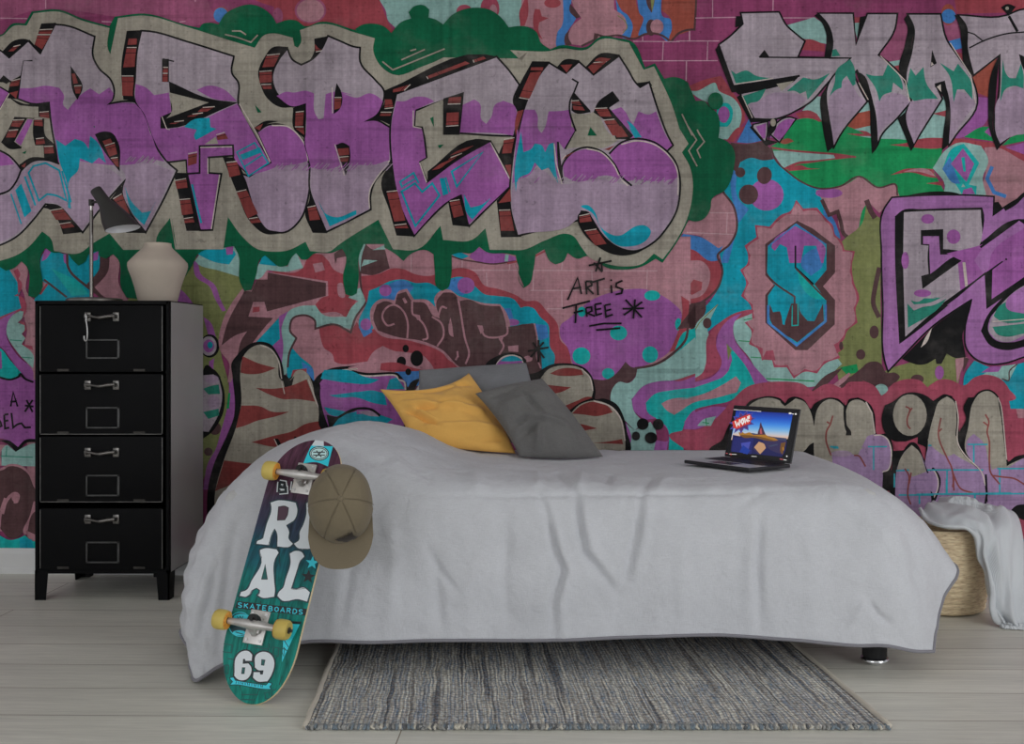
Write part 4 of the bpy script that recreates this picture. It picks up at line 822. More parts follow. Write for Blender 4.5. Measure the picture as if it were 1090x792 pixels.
# ---- the wall itself
wall_mat = bpy.data.materials.new('mural_paint_on_concrete'); wall_mat.use_nodes = True
def build_wall_mat(mt):
    nt = mt.node_tree; N = nt.nodes; L = nt.links
    b = N['Principled BSDF']; b.inputs['Roughness'].default_value = 0.85; b.inputs['Specular IOR Level'].default_value = 0.2
    a = N.new('ShaderNodeVertexColor'); a.layer_name = 'paint'
    tc = N.new('ShaderNodeTexCoord')
    def nz(scale, sc, det=4, dist=0.0):
        mp = N.new('ShaderNodeMapping'); mp.inputs['Scale'].default_value = sc
        L.new(tc.outputs['Object'], mp.inputs[0])
        n = N.new('ShaderNodeTexNoise'); n.inputs['Scale'].default_value = scale; n.inputs['Detail'].default_value = det; n.inputs['Distortion'].default_value = dist
        L.new(mp.outputs[0], n.inputs[0]); return n.outputs[0]
    def rng(x, lo, hi, f0=.3, f1=.7):
        mr = N.new('ShaderNodeMapRange'); mr.inputs['From Min'].default_value = f0; mr.inputs['From Max'].default_value = f1
        mr.inputs['To Min'].default_value = lo; mr.inputs['To Max'].default_value = hi
        L.new(x, mr.inputs[0]); return mr.outputs[0]
    def mul(x, y):
        q = N.new('ShaderNodeMath'); q.operation = 'MULTIPLY'; L.new(x, q.inputs[0]); L.new(y, q.inputs[1]); return q.outputs[0]
    f = rng(nz(2.6, (1, 1, 1), 8), .80, 1.16)
    f = mul(f, rng(nz(13, (1, 1, 1), 6), .88, 1.10))
    f = mul(f, rng(nz(90, (1, 1, 1), 3), .90, 1.09))
    f = mul(f, rng(nz(1.0, (170, 1, 9), 3), .93, 1.06))       # vertical threads
    f = mul(f, rng(nz(1.0, (6, 1, 190), 3), .93, 1.06))       # horizontal board marks
    f = mul(f, rng(nz(1.0, (1.5, 1, 34), 2), .80, 1.03, .30, .42))
    f = mul(f, rng(nz(60, (1, 1, 1), 3), .70, 1.02, .27, .36)) # pits
    f = mul(f, rng(nz(1.0, (40, 1, 1.1), 5), .84, 1.08, .32, .62)) # vertical rain streaks
    vm = N.new('ShaderNodeVectorMath'); vm.operation = 'SCALE'
    # the paint is worn: patches where grey concrete shows through
    wear = rng(nz(5.5, (1, 1, 1.4), 9), 0.0, .13, .50, .72); wear2 = rng(nz(38, (1, 1, 1), 4), .35, 1.3, .35, .65)
    mxc = N.new('ShaderNodeMix'); mxc.data_type = 'RGBA'; L.new(mul(wear, wear2), mxc.inputs['Factor'])
    L.new(a.outputs[0], mxc.inputs[6]); mxc.inputs[7].default_value = srgb(118, 112, 108, k=.52)
    L.new(mxc.outputs[2], vm.inputs[0]); L.new(f, vm.inputs['Scale']); L.new(vm.outputs[0], b.inputs['Base Color'])
build_wall_mat(wall_mat)
bm = new()
lay = bm.loops.layers.float_color.new('paint')
def wp(x, y, h):
    v = on_wall(x, y) + WALL_N * h
    v.z = max(v.z, 0.002)
    return v
def base_quad(c, x0, z0, x1, z1, off):
    V = [bm.verts.new(Vector((x, wall_Y(x), z)) + WALL_N * off) for x, z in ((x0, z0), (x1, z0), (x1, z1), (x0, z1))]
    f = bm.faces.new(V)
    for lp in f.loops: lp[lay] = MC[c]
base_quad('MG', -4.0, 0.0, 4.0, 2.30, 0.0)
m.build_into(bm, lay, wp, 0.000012)
# body of the wall behind the paint
b0 = [bm.verts.new(Vector((x, wall_Y(x) + y, z))) for x, y, z in ((-4, .12, 0), (4, .12, 0), (4, .12, 2.30), (-4, .12, 2.30), (-4, 0, 0), (4, 0, 0), (4, 0, 2.30), (-4, 0, 2.30))]
for q in ((0, 1, 2, 3), (0, 4, 7, 3), (1, 5, 6, 2), (3, 2, 6, 7), (0, 1, 5, 4)):
    f = bm.faces.new([b0[i] for i in q])
    for lp in f.loops: lp[lay] = MC['BG']
me = bpy.data.meshes.new('wall_back')
bm.to_mesh(me); bm.free()
wall = link_mesh('wall_back', me, wall_mat)
tag(wall, 'back wall covered with a large graffiti mural on board-marked concrete', 'wall', kind='structure')
# ------------------------------------------------------------------ floor, ceiling, baseboard
TILT = math.atan(WALL_B) * .45
def floor_material():
    mt = bpy.data.materials.new('pale_grey_planks'); mt.use_nodes = True
    nt = mt.node_tree; N = nt.nodes; L = nt.links
    b = N['Principled BSDF']; b.inputs['Roughness'].default_value = 0.42; b.inputs['Specular IOR Level'].default_value = 0.35
    tc = N.new('ShaderNodeTexCoord')
    rot = N.new('ShaderNodeMapping'); rot.inputs['Rotation'].default_value = (0, 0, -TILT)
    rot.inputs['Location'].default_value = (0.35, 0.0, 0)
    L.new(tc.outputs['Object'], rot.inputs[0])
    br = N.new('ShaderNodeTexBrick')
    br.offset = 0.37; br.inputs['Scale'].default_value = 1.0
    br.inputs['Brick Width'].default_value = 3.9; br.inputs['Row Height'].default_value = 0.193
    br.inputs['Mortar Size'].default_value = 0.0016; br.inputs['Mortar Smooth'].default_value = 0.1; br.inputs['Bias'].default_value = 0
    br.inputs['Color1'].default_value = srgb(143, 142, 135, k=.36); br.inputs['Color2'].default_value = srgb(149, 148, 141, k=.36)
    br.inputs['Mortar'].default_value = srgb(92, 84, 74, k=.36)
    mv = N.new('ShaderNodeMapping'); mv.inputs['Location'].default_value = (0, -0.108, 0)
    L.new(rot.outputs[0], mv.inputs[0]); L.new(mv.outputs[0], br.inputs[0])
    def grain(sc, det, lo, hi, f0=.3, f1=.7, dist=0.0):
        mp = N.new('ShaderNodeMapping'); mp.inputs['Scale'].default_value = sc
        L.new(rot.outputs[0], mp.inputs[0])
        n = N.new('ShaderNodeTexNoise'); n.inputs['Scale'].default_value = 1; n.inputs['Detail'].default_value = det; n.inputs['Distortion'].default_value = dist
        L.new(mp.outputs[0], n.inputs[0])
        mr = N.new('ShaderNodeMapRange'); mr.inputs['From Min'].default_value = f0; mr.inputs['From Max'].default_value = f1
        mr.inputs['To Min'].default_value = lo; mr.inputs['To Max'].default_value = hi
        L.new(n.outputs[0], mr.inputs[0]); return mr.outputs[0]
    g1 = grain((3, 70, 1), 5, .88, 1.06, dist=1.2); g2 = grain((1.2, 9, 1), 4, .92, 1.06); g3 = grain((14, 160, 1), 3, .94, 1.04)
    q = N.new('ShaderNodeMath'); q.operation = 'MULTIPLY'; L.new(g1, q.inputs[0]); L.new(g2, q.inputs[1])
    q2 = N.new('ShaderNodeMath'); q2.operation = 'MULTIPLY'; L.new(q.outputs[0], q2.inputs[0]); L.new(g3, q2.inputs[1])
    vm = N.new('ShaderNodeVectorMath'); vm.operation = 'SCALE'
    L.new(br.outputs[0], vm.inputs[0]); L.new(q2.outputs[0], vm.inputs['Scale']); L.new(vm.outputs[0], b.inputs['Base Color'])
    bp = N.new('ShaderNodeBump'); bp.inputs['Strength'].default_value = .12; bp.inputs['Distance'].default_value = .002
    L.new(q2.outputs[0], bp.inputs['Height']); L.new(bp.outputs[0], b.inputs['Normal'])
    return mt
bm = new(); box(bm, (-4.0, -3.2, -0.1), (4.0, 4.1, 0.0))
tag(obj('floor', bm, floor_material()), 'pale grey wooden plank floor', 'floor', kind='structure')
plaster = mat('white_plaster', srgb(165, 165, 164), 0.9)
bm = new(); box(bm, (-4.0, -3.2, 2.30), (4.0, 4.1, 2.40))  # out of view; set low to shade the upper wall
tag(obj('ceiling', bm, plaster), 'unseen white ceiling set low to darken the top of the wall', 'ceiling', kind='structure')
white_paint = mat('white_gloss_paint', srgb(158, 158, 158, k=.40), 0.35, var=.03)
bm = new()
prof = [(0.0, 0.0), (0.016, 0.0), (0.016, 0.018), (0.013, 0.022), (0.013, 0.076), (0.010, 0.088), (0.004, 0.098), (0.0, 0.1)]
rows = []
for X in (-4.0, 4.0):
    rows.append([bm.verts.new(Vector((X, wall_Y(X), z)) + WALL_N * (d + .002)) for d, z in prof])
for i in range(len(prof) - 1):
    bm.faces.new((rows[0][i], rows[1][i], rows[1][i + 1], rows[0][i + 1]))
bm.faces.new(rows[0]); bm.faces.new(rows[1])
tag(obj('baseboard_back', bm, white_paint), 'white painted baseboard under the mural', 'baseboard', kind='structure')

# ------------------------------------------------------------------ bed
steel = mat('chrome', (0.72, 0.72, 0.74, 1), 0.18, 1.0)
black_plastic = mat('black_plastic', srgb(22, 22, 24), 0.5)
bed = empty('bed', (0.03, 3.28, 0))
tag(bed, 'low single bed standing along the mural wall under the grey bedspread', 'bed')
tick = cloth('white_ticking', srgb(150, 150, 150), 700)
bm = new(); box(bm, (-0.87, 2.835, 0.27), (0.95, 3.74, 0.478), 0.05, 4); obj('mattress', bm, tick, bed, auto=40)
wood = mat('dark_bed_frame', srgb(70, 64, 60), 0.6, var=.15, stretch=(1, 20, 20))
bm = new(); box(bm, (-0.86, 2.85, 0.165), (0.95, 3.73, 0.268), 0.008); obj('bed_frame', bm, wood, bed, auto=40)
for x, y in ((0.925, 2.835), (-0.80, 2.92), (0.90, 3.68), (-0.80, 3.68)):
    bm = new(); lathe(bm, [(0, .021), (.030, .021), (.033, .025), (.034, .166), (0, .166)], (x, y, 0), seg=28)
    lg = obj('leg', bm, black_plastic, bed, auto=40)
    bm = new(); lathe(bm, [(0, 0.0005), (.016, 0.0005), (.017, .002), (.017, .010), (.036, .0115), (.038, .0135), (.038, .0175), (.036, .0205), (0, .0208)], (x, y, 0), seg=40)
    ft = obj('foot', bm, steel, lg, auto=40); ft['label'] = 'chrome levelling foot'

# ------------------------------------------------------------------ bedspread
V3 = Vector
def C(*rows): return [V3(r) for r in rows]
# columns run from the head end's hem, over the top, to the foot end's hem; rows from the wall to the front hem
cols = [
 C((-1.03, 3.62, .10), (-1.03, 3.25, .07), (-1.03, 2.98, .06), (-1.00, 2.90, .045), (-.97, 2.85, .035), (-.945, 2.79, .022)),
 C((-.99, 3.62, .30), (-1.0, 3.25, .28), (-1.0, 2.97, .27), (-.975, 2.88, .22), (-.955, 2.81, .13), (-.915, 2.725, .016)),
 C((-.88, 3.64, .47), (-.91, 3.25, .47), (-.90, 2.97, .455), (-.895, 2.855, .40), (-.935, 2.765, .23), (-.876, 2.662, .012)),
 C((-.74, 3.66, .555), (-.77, 3.25, .575), (-.78, 2.98, .555), (-.79, 2.84, .475), (-.82, 2.755, .27), (-.80, 2.685, .052)),
 C((-.57, 3.66, .585), (-.58, 3.25, .632), (-.60, 2.98, .612), (-.60, 2.83, .50), (-.61, 2.76, .28), (-.62, 2.73, .090)),
 C((-.40, 3.66, .565), (-.41, 3.25, .61), (-.42, 2.98, .578), (-.42, 2.825, .485), (-.42, 2.765, .285), (-.43, 2.735, .088)),
 C((-.22, 3.66, .51), (-.23, 3.25, .535), (-.24, 2.96, .525), (-.24, 2.82, .468), (-.24, 2.768, .285), (-.24, 2.742, .092)),
 C((-.03, 3.68, .50), (-.03, 3.25, .505), (-.03, 2.94, .505), (-.03, 2.82, .46), (-.03, 2.765, .285), (-.03, 2.745, .090)),
 C((.20, 3.70, .50), (.20, 3.25, .500), (.20, 2.94, .498), (.20, 2.82, .455), (.20, 2.768, .285), (.20, 2.748, .097)),
 C((.44, 3.70, .50), (.44, 3.25, .500), (.44, 2.94, .497), (.44, 2.82, .455), (.44, 2.765, .285), (.44, 2.748, .104)),
 C((.66, 3.70, .50), (.66, 3.25, .500), (.66, 2.94, .497), (.66, 2.82, .455), (.66, 2.765, .28), (.66, 2.745, .094)),
 C((.85, 3.70, .498), (.85, 3.25, .498), (.85, 2.94, .492), (.85, 2.815, .445), (.84, 2.755, .26), (.83, 2.738, .080)),
 C((.975, 3.68, .482), (.985, 3.25, .482), (.975, 2.93, .465), (.96, 2.805, .39), (.94, 2.745, .21), (.92, 2.735, .080)),
 C((1.06, 3.64, .36), (1.075, 3.25, .37), (1.10, 2.95, .375), (1.05, 2.82, .275), (1.02, 2.755, .14), (1.0, 2.74, .064)),
 C((1.09, 3.62, .22), (1.135, 3.22, .245), (1.198, 2.96, .246), (1.130, 2.87, .170), (1.082, 2.80, .10), (1.062, 2.765, .056)),
]
rows = [[c[i] for c in cols] for i in range(6)]
NU, NV = 28, 24
G = net(rows, NU, NV)
# drape wrinkles: soft vertical folds on the hanging side, fine crumple everywhere
FPX = [  # crumple lines on the hanging side: photo-pixel polylines, width, depth
 ([(572, 522), (583, 546), (591, 587), (600, 606), (588, 645), (589, 676)], 3.6, -.013), ([(580, 528), (590, 560), (599, 590), (606, 606), (597, 640), (600, 676)], 4.5, .010),
 ([(612, 520), (616, 552), (622, 588), (657, 632)], 3.4, -.013), ([(619, 520), (625, 560), (631, 586), (664, 624)], 5, .009),
 ([(682, 522), (679, 560), (668, 610), (659, 634)], 3.6, -.010), ([(690, 520), (686, 570), (676, 614)], 5, .008),
 ([(455, 585), (470, 610), (488, 632)], 4, -.007), ([(462, 590), (466, 640), (470, 676)], 6, -.007), ([(540, 560), (536, 620), (541, 672)], 5, -.006), ([(810, 545), (807, 600), (810, 672)], 4, -.011), ([(800, 560), (797, 620), (798, 676)], 7, .007),
 ([(728, 560), (724, 620), (728, 670)], 8, .005), ([(925, 640), (935, 655), (950, 665)], 4, -.008), ([(905, 665), (915, 650), (922, 640)], 4, .006), ([(378, 560), (370, 620), (362, 676)], 6, -.007), ([(415, 540), (420, 600), (412, 676)], 8, .006),
 ([(583, 492), (600, 510), (612, 522)], 4, -.007), ([(620, 494), (618, 510), (612, 524)], 5, .006), ([(640, 490), (648, 506), (646, 522)], 5, -.006), ([(572, 492), (574, 510), (572, 524)], 5, .005), ([(695, 505), (688, 515), (684, 528)], 4, -.006), ([(720, 500), (705, 512), (697, 528)], 4, .004),
 ([(400, 526), (520, 528), (640, 527), (760, 525), (860, 522)], 2.2, -.0035),
 ([(430, 485), (450, 500), (470, 520)], 6, -.006), ([(500, 492), (510, 510), (505, 526)], 7, .005), ([(360, 470), (390, 490), (430, 500)], 8, -.005),
 ([(232, 600), (222, 640), (205, 700)], 4, -.010), ([(226, 590), (213, 640), (199, 680)], 4, .008), ([(250, 560), (240, 620), (232, 700)], 5, -.010), ([(300, 500), (262, 540), (240, 580)], 8, -.006), ([(820, 520), (800, 530), (780, 545)], 5, -.004), ([(880, 510), (930, 560), (980, 600)], 9, .006), ([(960, 560), (975, 600), (980, 640)], 7, -.006)]
def pl_dist(x, y, P):
    best = 1e9; tt = 0
    for k in range(len(P) - 1):
        ax_, ay_ = P[k]; bx_, by_ = P[k + 1]
        vx, vy = bx_ - ax_, by_ - ay_
        t_ = max(0, min(1, ((x - ax_) * vx + (y - ay_) * vy) / (vx * vx + vy * vy)))
        d_ = math.hypot(x - ax_ - vx * t_, y - ay_ - vy * t_)
        if d_ < best: best = d_; tt = (k + t_) / (len(P) - 1)
    return best, tt
FOLDS = [(-.10, -.06, .030, -.006), (.36, .31, .03, .005), (.55, .57, .03, -.005), (.73, .76, .04, .006), (-.48, -.46, .045, -.007), (-.70, -.72, .04, .010)]
nrm = grid_normals(G)
for i, row in enumerate(G):
    for j, p_ in enumerate(row):
        p0 = p_.copy()
        n = nrm[i][j]
        if n.dot(p0 - V3((max(-.6, min(.7, p0.x)), 3.25, .05))) < 0: n = -n
        d = 0.0
        hang = max(0.0, min(1.0, (0.49 - p0.z) / 0.12)) if p0.y < 2.95 else 0.0
        if hang > 0:
            zz = (0.5 - p0.z) / 0.42
            for xa, xb, w, a in FOLDS:
                xc = xa + (xb - xa) * zz
                d += a * fold(p0.x - xc, w) * hang * (0.45 + .55 * sin(min(1, zz * 1.15) * pi))
            d += 0.004 * sin(p0.x * 21 + 2 * noise.noise(p0 * 3)) * zz
        d += 0.006 * noise.noise(V3((p0.x * 5, p0.y * 5, p0.z * 3))) + 0.0032 * noise.noise(V3((p0.x * 16, p0.y * 14, p0.z * 9))) + 0.0015 * noise.noise(V3((p0.x * 45, p0.y * 45, p0.z * 26)))
        if p0.y < 3.02:
            ppx = VPX + FOC * p0.x / p0.y; ppy = VPY + FOC * (CAMH - p0.z) / p0.y
            for P_, w_, a_ in FPX:
                if min(q_[0] for q_ in P_) - 25 < ppx < max(q_[0] for q_ in P_) + 25:
                    dd, tt = pl_dist(ppx, ppy, P_)
                    if dd < 3 * w_: d += 1.25 * a_ * fold(dd, w_) * min(1, .25 + 2.5 * min(tt, 1 - tt))
        if p0.z > .47 and p0.x > .3 and p0.y > 2.95: d = d * 0.35
        # head-end side: diagonal puckers
        if p0.x < -.86 and p0.z < .45: d += 0.004 * sin((p0.z * 1.0 + p0.x * .4) * 95) * (1 - p0.z)
        q = p0 + n * d
        q.z = max(q.z, 0.006)
        G[i][j] = q
bm = new(); grid_faces(bm, G)
linen = cloth('grey_linen', srgb(152, 153, 157), 620, var=.10, bump=.4, vscale=9, wrinkle=.40, wscale=13)
spread = obj('bedspread', bm, linen, smooth=True)
sd = spread.modifiers.new('thick', 'SOLIDIFY'); sd.thickness = 0.006; sd.offset = -1
tag(spread, 'crumpled light grey linen bedspread hanging over the bed to the floor', 'bedspread')
hem = [G[i][0] for i in range(len(G))] + G[-1][1:] + [G[i][-1] for i in range(len(G) - 2, -1, -1)]
bm = new(); tube(bm, hem, 0.0046, 8)
pp = obj('piping', bm, cloth('dark_grey_piping', srgb(98, 97, 102), 700), spread, smooth=True); pp['label'] = 'dark grey piped hem'

# ------------------------------------------------------------------ rug
def rug_material():
    mt = bpy.data.materials.new('woven_rag_rug'); mt.use_nodes = True
    nt = mt.node_tree; N = nt.nodes; L = nt.links
    b = N['Principled BSDF']; b.inputs['Roughness'].default_value = 1.0; b.inputs['Specular IOR Level'].default_value = .1
    uv = N.new('ShaderNodeUVMap'); uv.uv_map = 'weave'
    def nz(sc, det=2):
        mp = N.new('ShaderNodeMapping'); mp.inputs['Scale'].default_value = sc; L.new(uv.outputs[0], mp.inputs[0])
        n = N.new('ShaderNodeTexNoise'); n.inputs['Scale'].default_value = 1; n.inputs['Detail'].default_value = det; L.new(mp.outputs[0], n.inputs[0]); return n.outputs[0]
    # u across (metres), v along the strips
    sa = nz((36, .9, 1), 2); sb = nz((130, 1.4, 1), 2)
    sm_ = N.new('ShaderNodeMath'); sm_.operation = 'MULTIPLY_ADD'; sm_.inputs[1].default_value = .55; L.new(sb, sm_.inputs[0])
    sm2 = N.new('ShaderNodeMath'); sm2.operation = 'MULTIPLY_ADD'; sm2.inputs[1].default_value = 1.7; sm2.inputs[2].default_value = -.625; L.new(sa, sm2.inputs[0]); L.new(sm2.outputs[0], sm_.inputs[2])
    strip = sm_.outputs[0]
    cr = N.new('ShaderNodeValToRGB'); L.new(strip, cr.inputs[0])
    els = [(.26, (52, 60, 72)), (.34, (112, 112, 112)), (.40, (176, 172, 164)), (.44, (84, 98, 114)), (.48, (122, 124, 126)), (.52, (158, 156, 152)), (.56, (70, 88, 110)), (.60, (140, 138, 134)), (.66, (184, 180, 170)), (.74, (96, 96, 98))]
    cr.color_ramp.elements[0].position = els[0][0]; cr.color_ramp.elements[0].color = srgb(*els[0][1])
    cr.color_ramp.elements[1].position = els[-1][0]; cr.color_ramp.elements[1].color = srgb(*els[-1][1])
    for ps, c in els[1:-1]:
        e_ = cr.color_ramp.elements.new(ps); e_.color = srgb(*c)
    flecks = nz((150, 70, 1), 3)
    cr2 = N.new('ShaderNodeValToRGB'); L.new(flecks, cr2.inputs[0])
    els = [(.30, (50, 84, 116)), (.42, (132, 136, 138)), (.5, (158, 154, 148)), (.60, (138, 120, 102)), (.68, (70, 72, 78))]
    cr2.color_ramp.elements[0].position = els[0][0]; cr2.color_ramp.elements[0].color = srgb(*els[0][1])
    cr2.color_ramp.elements[1].position = els[-1][0]; cr2.color_ramp.elements[1].color = srgb(*els[-1][1])
    for ps, c in els[1:-1]:
        e_ = cr2.color_ramp.elements.new(ps); e_.color = srgb(*c)
    mx = N.new('ShaderNodeMix'); mx.data_type = 'RGBA'; mx.inputs['Factor'].default_value = .30
    L.new(cr.outputs[0], mx.inputs[6]); L.new(cr2.outputs[0], mx.inputs[7])
    hs = N.new('ShaderNodeHueSaturation'); hs.inputs['Saturation'].default_value = 1.25; hs.inputs['Value'].default_value = .80; L.new(mx.outputs[2], hs.inputs['Color'])
    # knots of the weave
    kn = N.new('ShaderNodeTexVoronoi'); kn.inputs['Scale'].default_value = 1; kn.inputs['Randomness'].default_value = .35
    mp = N.new('ShaderNodeMapping'); mp.inputs['Scale'].default_value = (105, 62, 1); L.new(uv.outputs[0], mp.inputs[0]); L.new(mp.outputs[0], kn.inputs[0])
    mr = N.new('ShaderNodeMapRange'); mr.inputs['From Min'].default_value = .1; mr.inputs['From Max'].default_value = .75; mr.inputs['To Min'].default_value = 1.75; mr.inputs['To Max'].default_value = .50
    L.new(kn.outputs['Distance'], mr.inputs[0])
    vm = N.new('ShaderNodeVectorMath'); vm.operation = 'SCALE'; L.new(hs.outputs[0], vm.inputs[0]); L.new(mr.outputs[0], vm.inputs['Scale']); L.new(vm.outputs[0], b.inputs['Base Color'])
    bp = N.new('ShaderNodeBump'); bp.invert = True; bp.inputs['Strength'].default_value = .8; bp.inputs['Distance'].default_value = .004
    L.new(kn.outputs['Distance'], bp.inputs['Height']); L.new(bp.outputs[0], b.inputs['Normal'])
    return mt
def gnd(x, y, z=0.0):
    d = FOC * (CAMH - z) / (y - VPY); v = ray(x, y) * d; v.z = z; return v
FL, FR = gnd(325, 777), gnd(947, 777)
BLc = FL + (gnd(362, 683) - FL) * 1.5; BRc = FR + (gnd(838, 683) - FR) * 1.5
bm = new(); uvl = bm.loops.layers.uv.new('weave')
n1, n2 = 150, 60
rugV = []
for j in range(n2 + 1):
    r_ = []
    for i in range(n1 + 1):
        a, b_ = i / n1, j / n2
        q = FL.lerp(FR, a).lerp(BLc.lerp(BRc, a), b_)
        q.x += 0.004 * noise.noise(V3((i * 0.1, j * .25, 1)))
        if j == 0: q.y += 0.007 * noise.noise(V3((i * .55, 0, 4)))
        q.z = 0.009 + 0.0022 * noise.noise(V3((i * .45, j * .45, 0))) + .0012 * sin(i * 1.9)
        r_.append((bm.verts.new(q), a * (FR - FL).length, b_ * 1.1))
    rugV.append(r_)
for j in range(n2):
    for i in range(n1):
        cs = (rugV[j][i], rugV[j][i + 1], rugV[j + 1][i + 1], rugV[j + 1][i])
        f = bm.faces.new([c[0] for c in cs])
        for lp, c in zip(f.loops, cs): lp[uvl].uv = (c[1], c[2])
rim = [c for c in rugV[0]] + [r_[-1] for r_ in rugV[1:]] + [c for c in reversed(rugV[-1][:-1])] + [r_[0] for r_ in reversed(rugV[1:-1])]
low = [bm.verts.new((c[0].co.x, c[0].co.y, 0.001)) for c in rim]
for k in range(len(rim)):
    k2 = (k + 1) % len(rim)
    f = bm.faces.new((rim[k][0], low[k], low[k2], rim[k2][0]))
    for lp, c in zip(f.loops, (rim[k], rim[k], rim[k2], rim[k2])): lp[uvl].uv = (c[1], c[2])
rug_mat = rug_material()
rug = obj('rug', bm, rug_mat, smooth=True)
tag(rug, 'flat woven rag rug in grey, blue and beige strips lying half under the bed', 'rug')
beige = cloth('beige_edge_cord', srgb(150, 144, 134), 500)
for nm, A_, B_ in (('edge_cord', FL, BLc), ('edge_cord', FR, BRc)):
    bm = new(); tube(bm, [A_.lerp(B_, t / 24) + V3((0.003 * noise.noise(V3((t * .7, A_.x, 0))), 0, .009)) for t in range(25)], .007, 8)
    obj(nm, bm, beige, rug, smooth=True)
bm = new(); rr = random.Random(5)
for k in range(190):
    a = (k + rr.uniform(.1, .9)) / 190
    q = FL.lerp(FR, a); s_ = rr.uniform(.002, .008)
    tube(bm, [q + V3((0, .008, .009)), q + V3((rr.uniform(-.004, .004), -s_ * .6, .007)), q + V3((rr.uniform(-.006, .006), -s_, .003))], [.0040, .0036, .0022], 6, mat=rr.choice((0, 0, 1, 1, 2, 3)))
fr = obj('fringe', bm, [cloth('cut_%s_strip' % n_, srgb(*c_), 500) for n_, c_ in (('grey', (112, 112, 110)), ('blue', (88, 97, 104)), ('beige', (148, 144, 134)), ('dark', (70, 72, 74)))], rug, smooth=True); fr['kind'] = 'stuff'; fr['label'] = 'short cut strip ends along the front edge'

# ------------------------------------------------------------------ cushions
def cushion(name, corners, thick, m_, label, top_sag=0.0, bows=(0, 0, 0, 0), creases=(), group=None, seed=0, n=64, wr=0.010):
    """corners TL, TR, BR, BL in world space; a stuffed two-sided cover with pinched corners"""
    TL, TR, BR_, BL_ = [V3(c) for c in corners]
    nv = ((TR - TL).cross(BL_ - TL)).normalized()
    if nv.y > 0: nv = -nv
    front, back = [], []
    up = ((TL - BL_).normalized() + (TR - BR_).normalized()).normalized(); rt = ((TR - TL).normalized() + (BR_ - BL_).normalized()).normalized()
    for j in range(n + 1):
        rf, rb = [], []
        v = j / n
        for i in range(n + 1):
            u = i / n
            q = TL.lerp(TR, u).lerp(BL_.lerp(BR_, u), v)
            eu, ev = 4 * u * (1 - u), 4 * v * (1 - v)
            q = q + up * (bows[0] * eu * (1 - v)) + rt * (bows[1] * ev * u) - up * (bows[2] * eu * v) - rt * (bows[3] * ev * (1 - u))
            h = thick * (max(0, eu) ** .55) * (max(0, ev) ** .55)
            w = 0.0
            edge = min(1.0, 6 * min(u, 1 - u, v, 1 - v))
            for (ua, va, ub, vb, wd, am) in creases:
                A2 = V3((ua, va, 0)); B2 = V3((ub, vb, 0)); P2 = V3((u, v, 0)); t = max(0, min(1, (P2 - A2).dot(B2 - A2) / (B2 - A2).length_squared))
                w += 1.7 * am * fold((P2 - A2.lerp(B2, t)).length, wd) * sin(pi * (.15 + .7 * t))
            w += wr * noise.noise(V3((u * 4 + seed, v * 4, seed))) + wr * .5 * noise.noise(V3((u * 10 + seed, v * 9, seed)))
            rf.append(q + nv * (h + w * edge)); rb.append(q - nv * (h * .8 + w * edge * .5))
        front.append(rf); back.append(rb)
    bm = new()
    grid_faces(bm, front); grid_faces(bm, back)
    bmesh.ops.remove_doubles(bm, verts=bm.verts, dist=1e-5)
    o = obj(name, bm, m_, smooth=True)
    return tag(o, label, 'cushion')
grey_lin = cloth('charcoal_linen', srgb(80, 79, 78), 650, var=.16, bump=.45, wrinkle=.45, wscale=15)
slate = cloth('slate_linen', srgb(92, 93, 96), 600, var=.16, bump=.5, wrinkle=.3, wscale=16)
must = cloth('mustard_velvet', srgb(206, 150, 80, k=.60), 700, var=.05, bump=.12, wrinkle=.35, wscale=16)
cushion('cushion', (at(446, 394, 3.72), at(560, 386, 3.72), at(572, 470, 3.58), at(447, 476, 3.58)), .052, slate,
        'grey cushion standing at the wall behind the mustard cushion', bows=(.0, .01, 0, .0), seed=3, wr=.006)
cushion('cushion', (at(404, 414, 3.56), at(499, 397, 3.64), at(549, 483, 3.44), at(438, 470, 3.40)), .058, must,
        'mustard yellow cushion leaning at the wall, one corner poking up', bows=(-.048, .012, .004, -.012), seed=9,
        creases=((.02, .45, .30, .80, .03, -.012), (.1, .42, .28, .68, .025, .009), (.05, .12, .85, .10, .03, -.012), (.1, .35, .8, .55, .045, .014), (.05, .55, .5, .40, .04, -.012), (.2, .8, .9, .75, .04, .01), (.72, .02, .9, .16, .035, -.014), (.55, .95, .95, .85, .03, -.01)))
cushion('cushion', (at(506, 419, 3.46), at(577, 403, 3.52), at(642, 486, 3.42), at(553, 486, 3.36)), .06, grey_lin,
        'charcoal grey cushion leaning on the mustard cushion', bows=(.004, .006, .008, -.012), seed=21,
        creases=((.05, .62, .35, .50, .03, -.010), (.35, .5, .75, .62, .04, .008), (.5, .2, .55, .5, .04, -.008), (.1, .15, .5, .10, .03, -.008), (.1, .75, .45, .55, .05, -.014), (.1, .3, .9, .22, .05, .008), (.2, .95, .4, .6, .04, .01)))
# ------------------------------------------------------------------ filing cabinet
steel_black = mat('black_enamel_steel', srgb(11, 11, 12), 0.5, var=.12, vscale=5, bump=.02, spec=.06)
edge_wear = mat('worn_bare_edges', srgb(98, 97, 95), 0.5, .3, var=.3, vscale=40)
side_grey = mat('side_reflection_grey', srgb(118, 117, 116), 0.38, var=.08, vscale=3)  # paler grey puts the side's reflected light into its colour
scuffed = mat('scuffed_metal', srgb(40, 38, 36), .5, .4, var=.4, vscale=60)
old_metal = mat('aged_dark_metal', srgb(80, 78, 76), 0.30, .9, var=.25, vscale=30)
X0, X1, YF, YB, ZB, ZT = -1.7256, -1.2644, 3.548, 3.905, .090, 1.029
cab = empty('filing_cabinet', ((X0 + X1) / 2, (YF + YB) / 2, 0))
tag(cab, 'tall black steel filing cabinet with four drawers left of the bed', 'cabinet')
bm = new()
t = .014
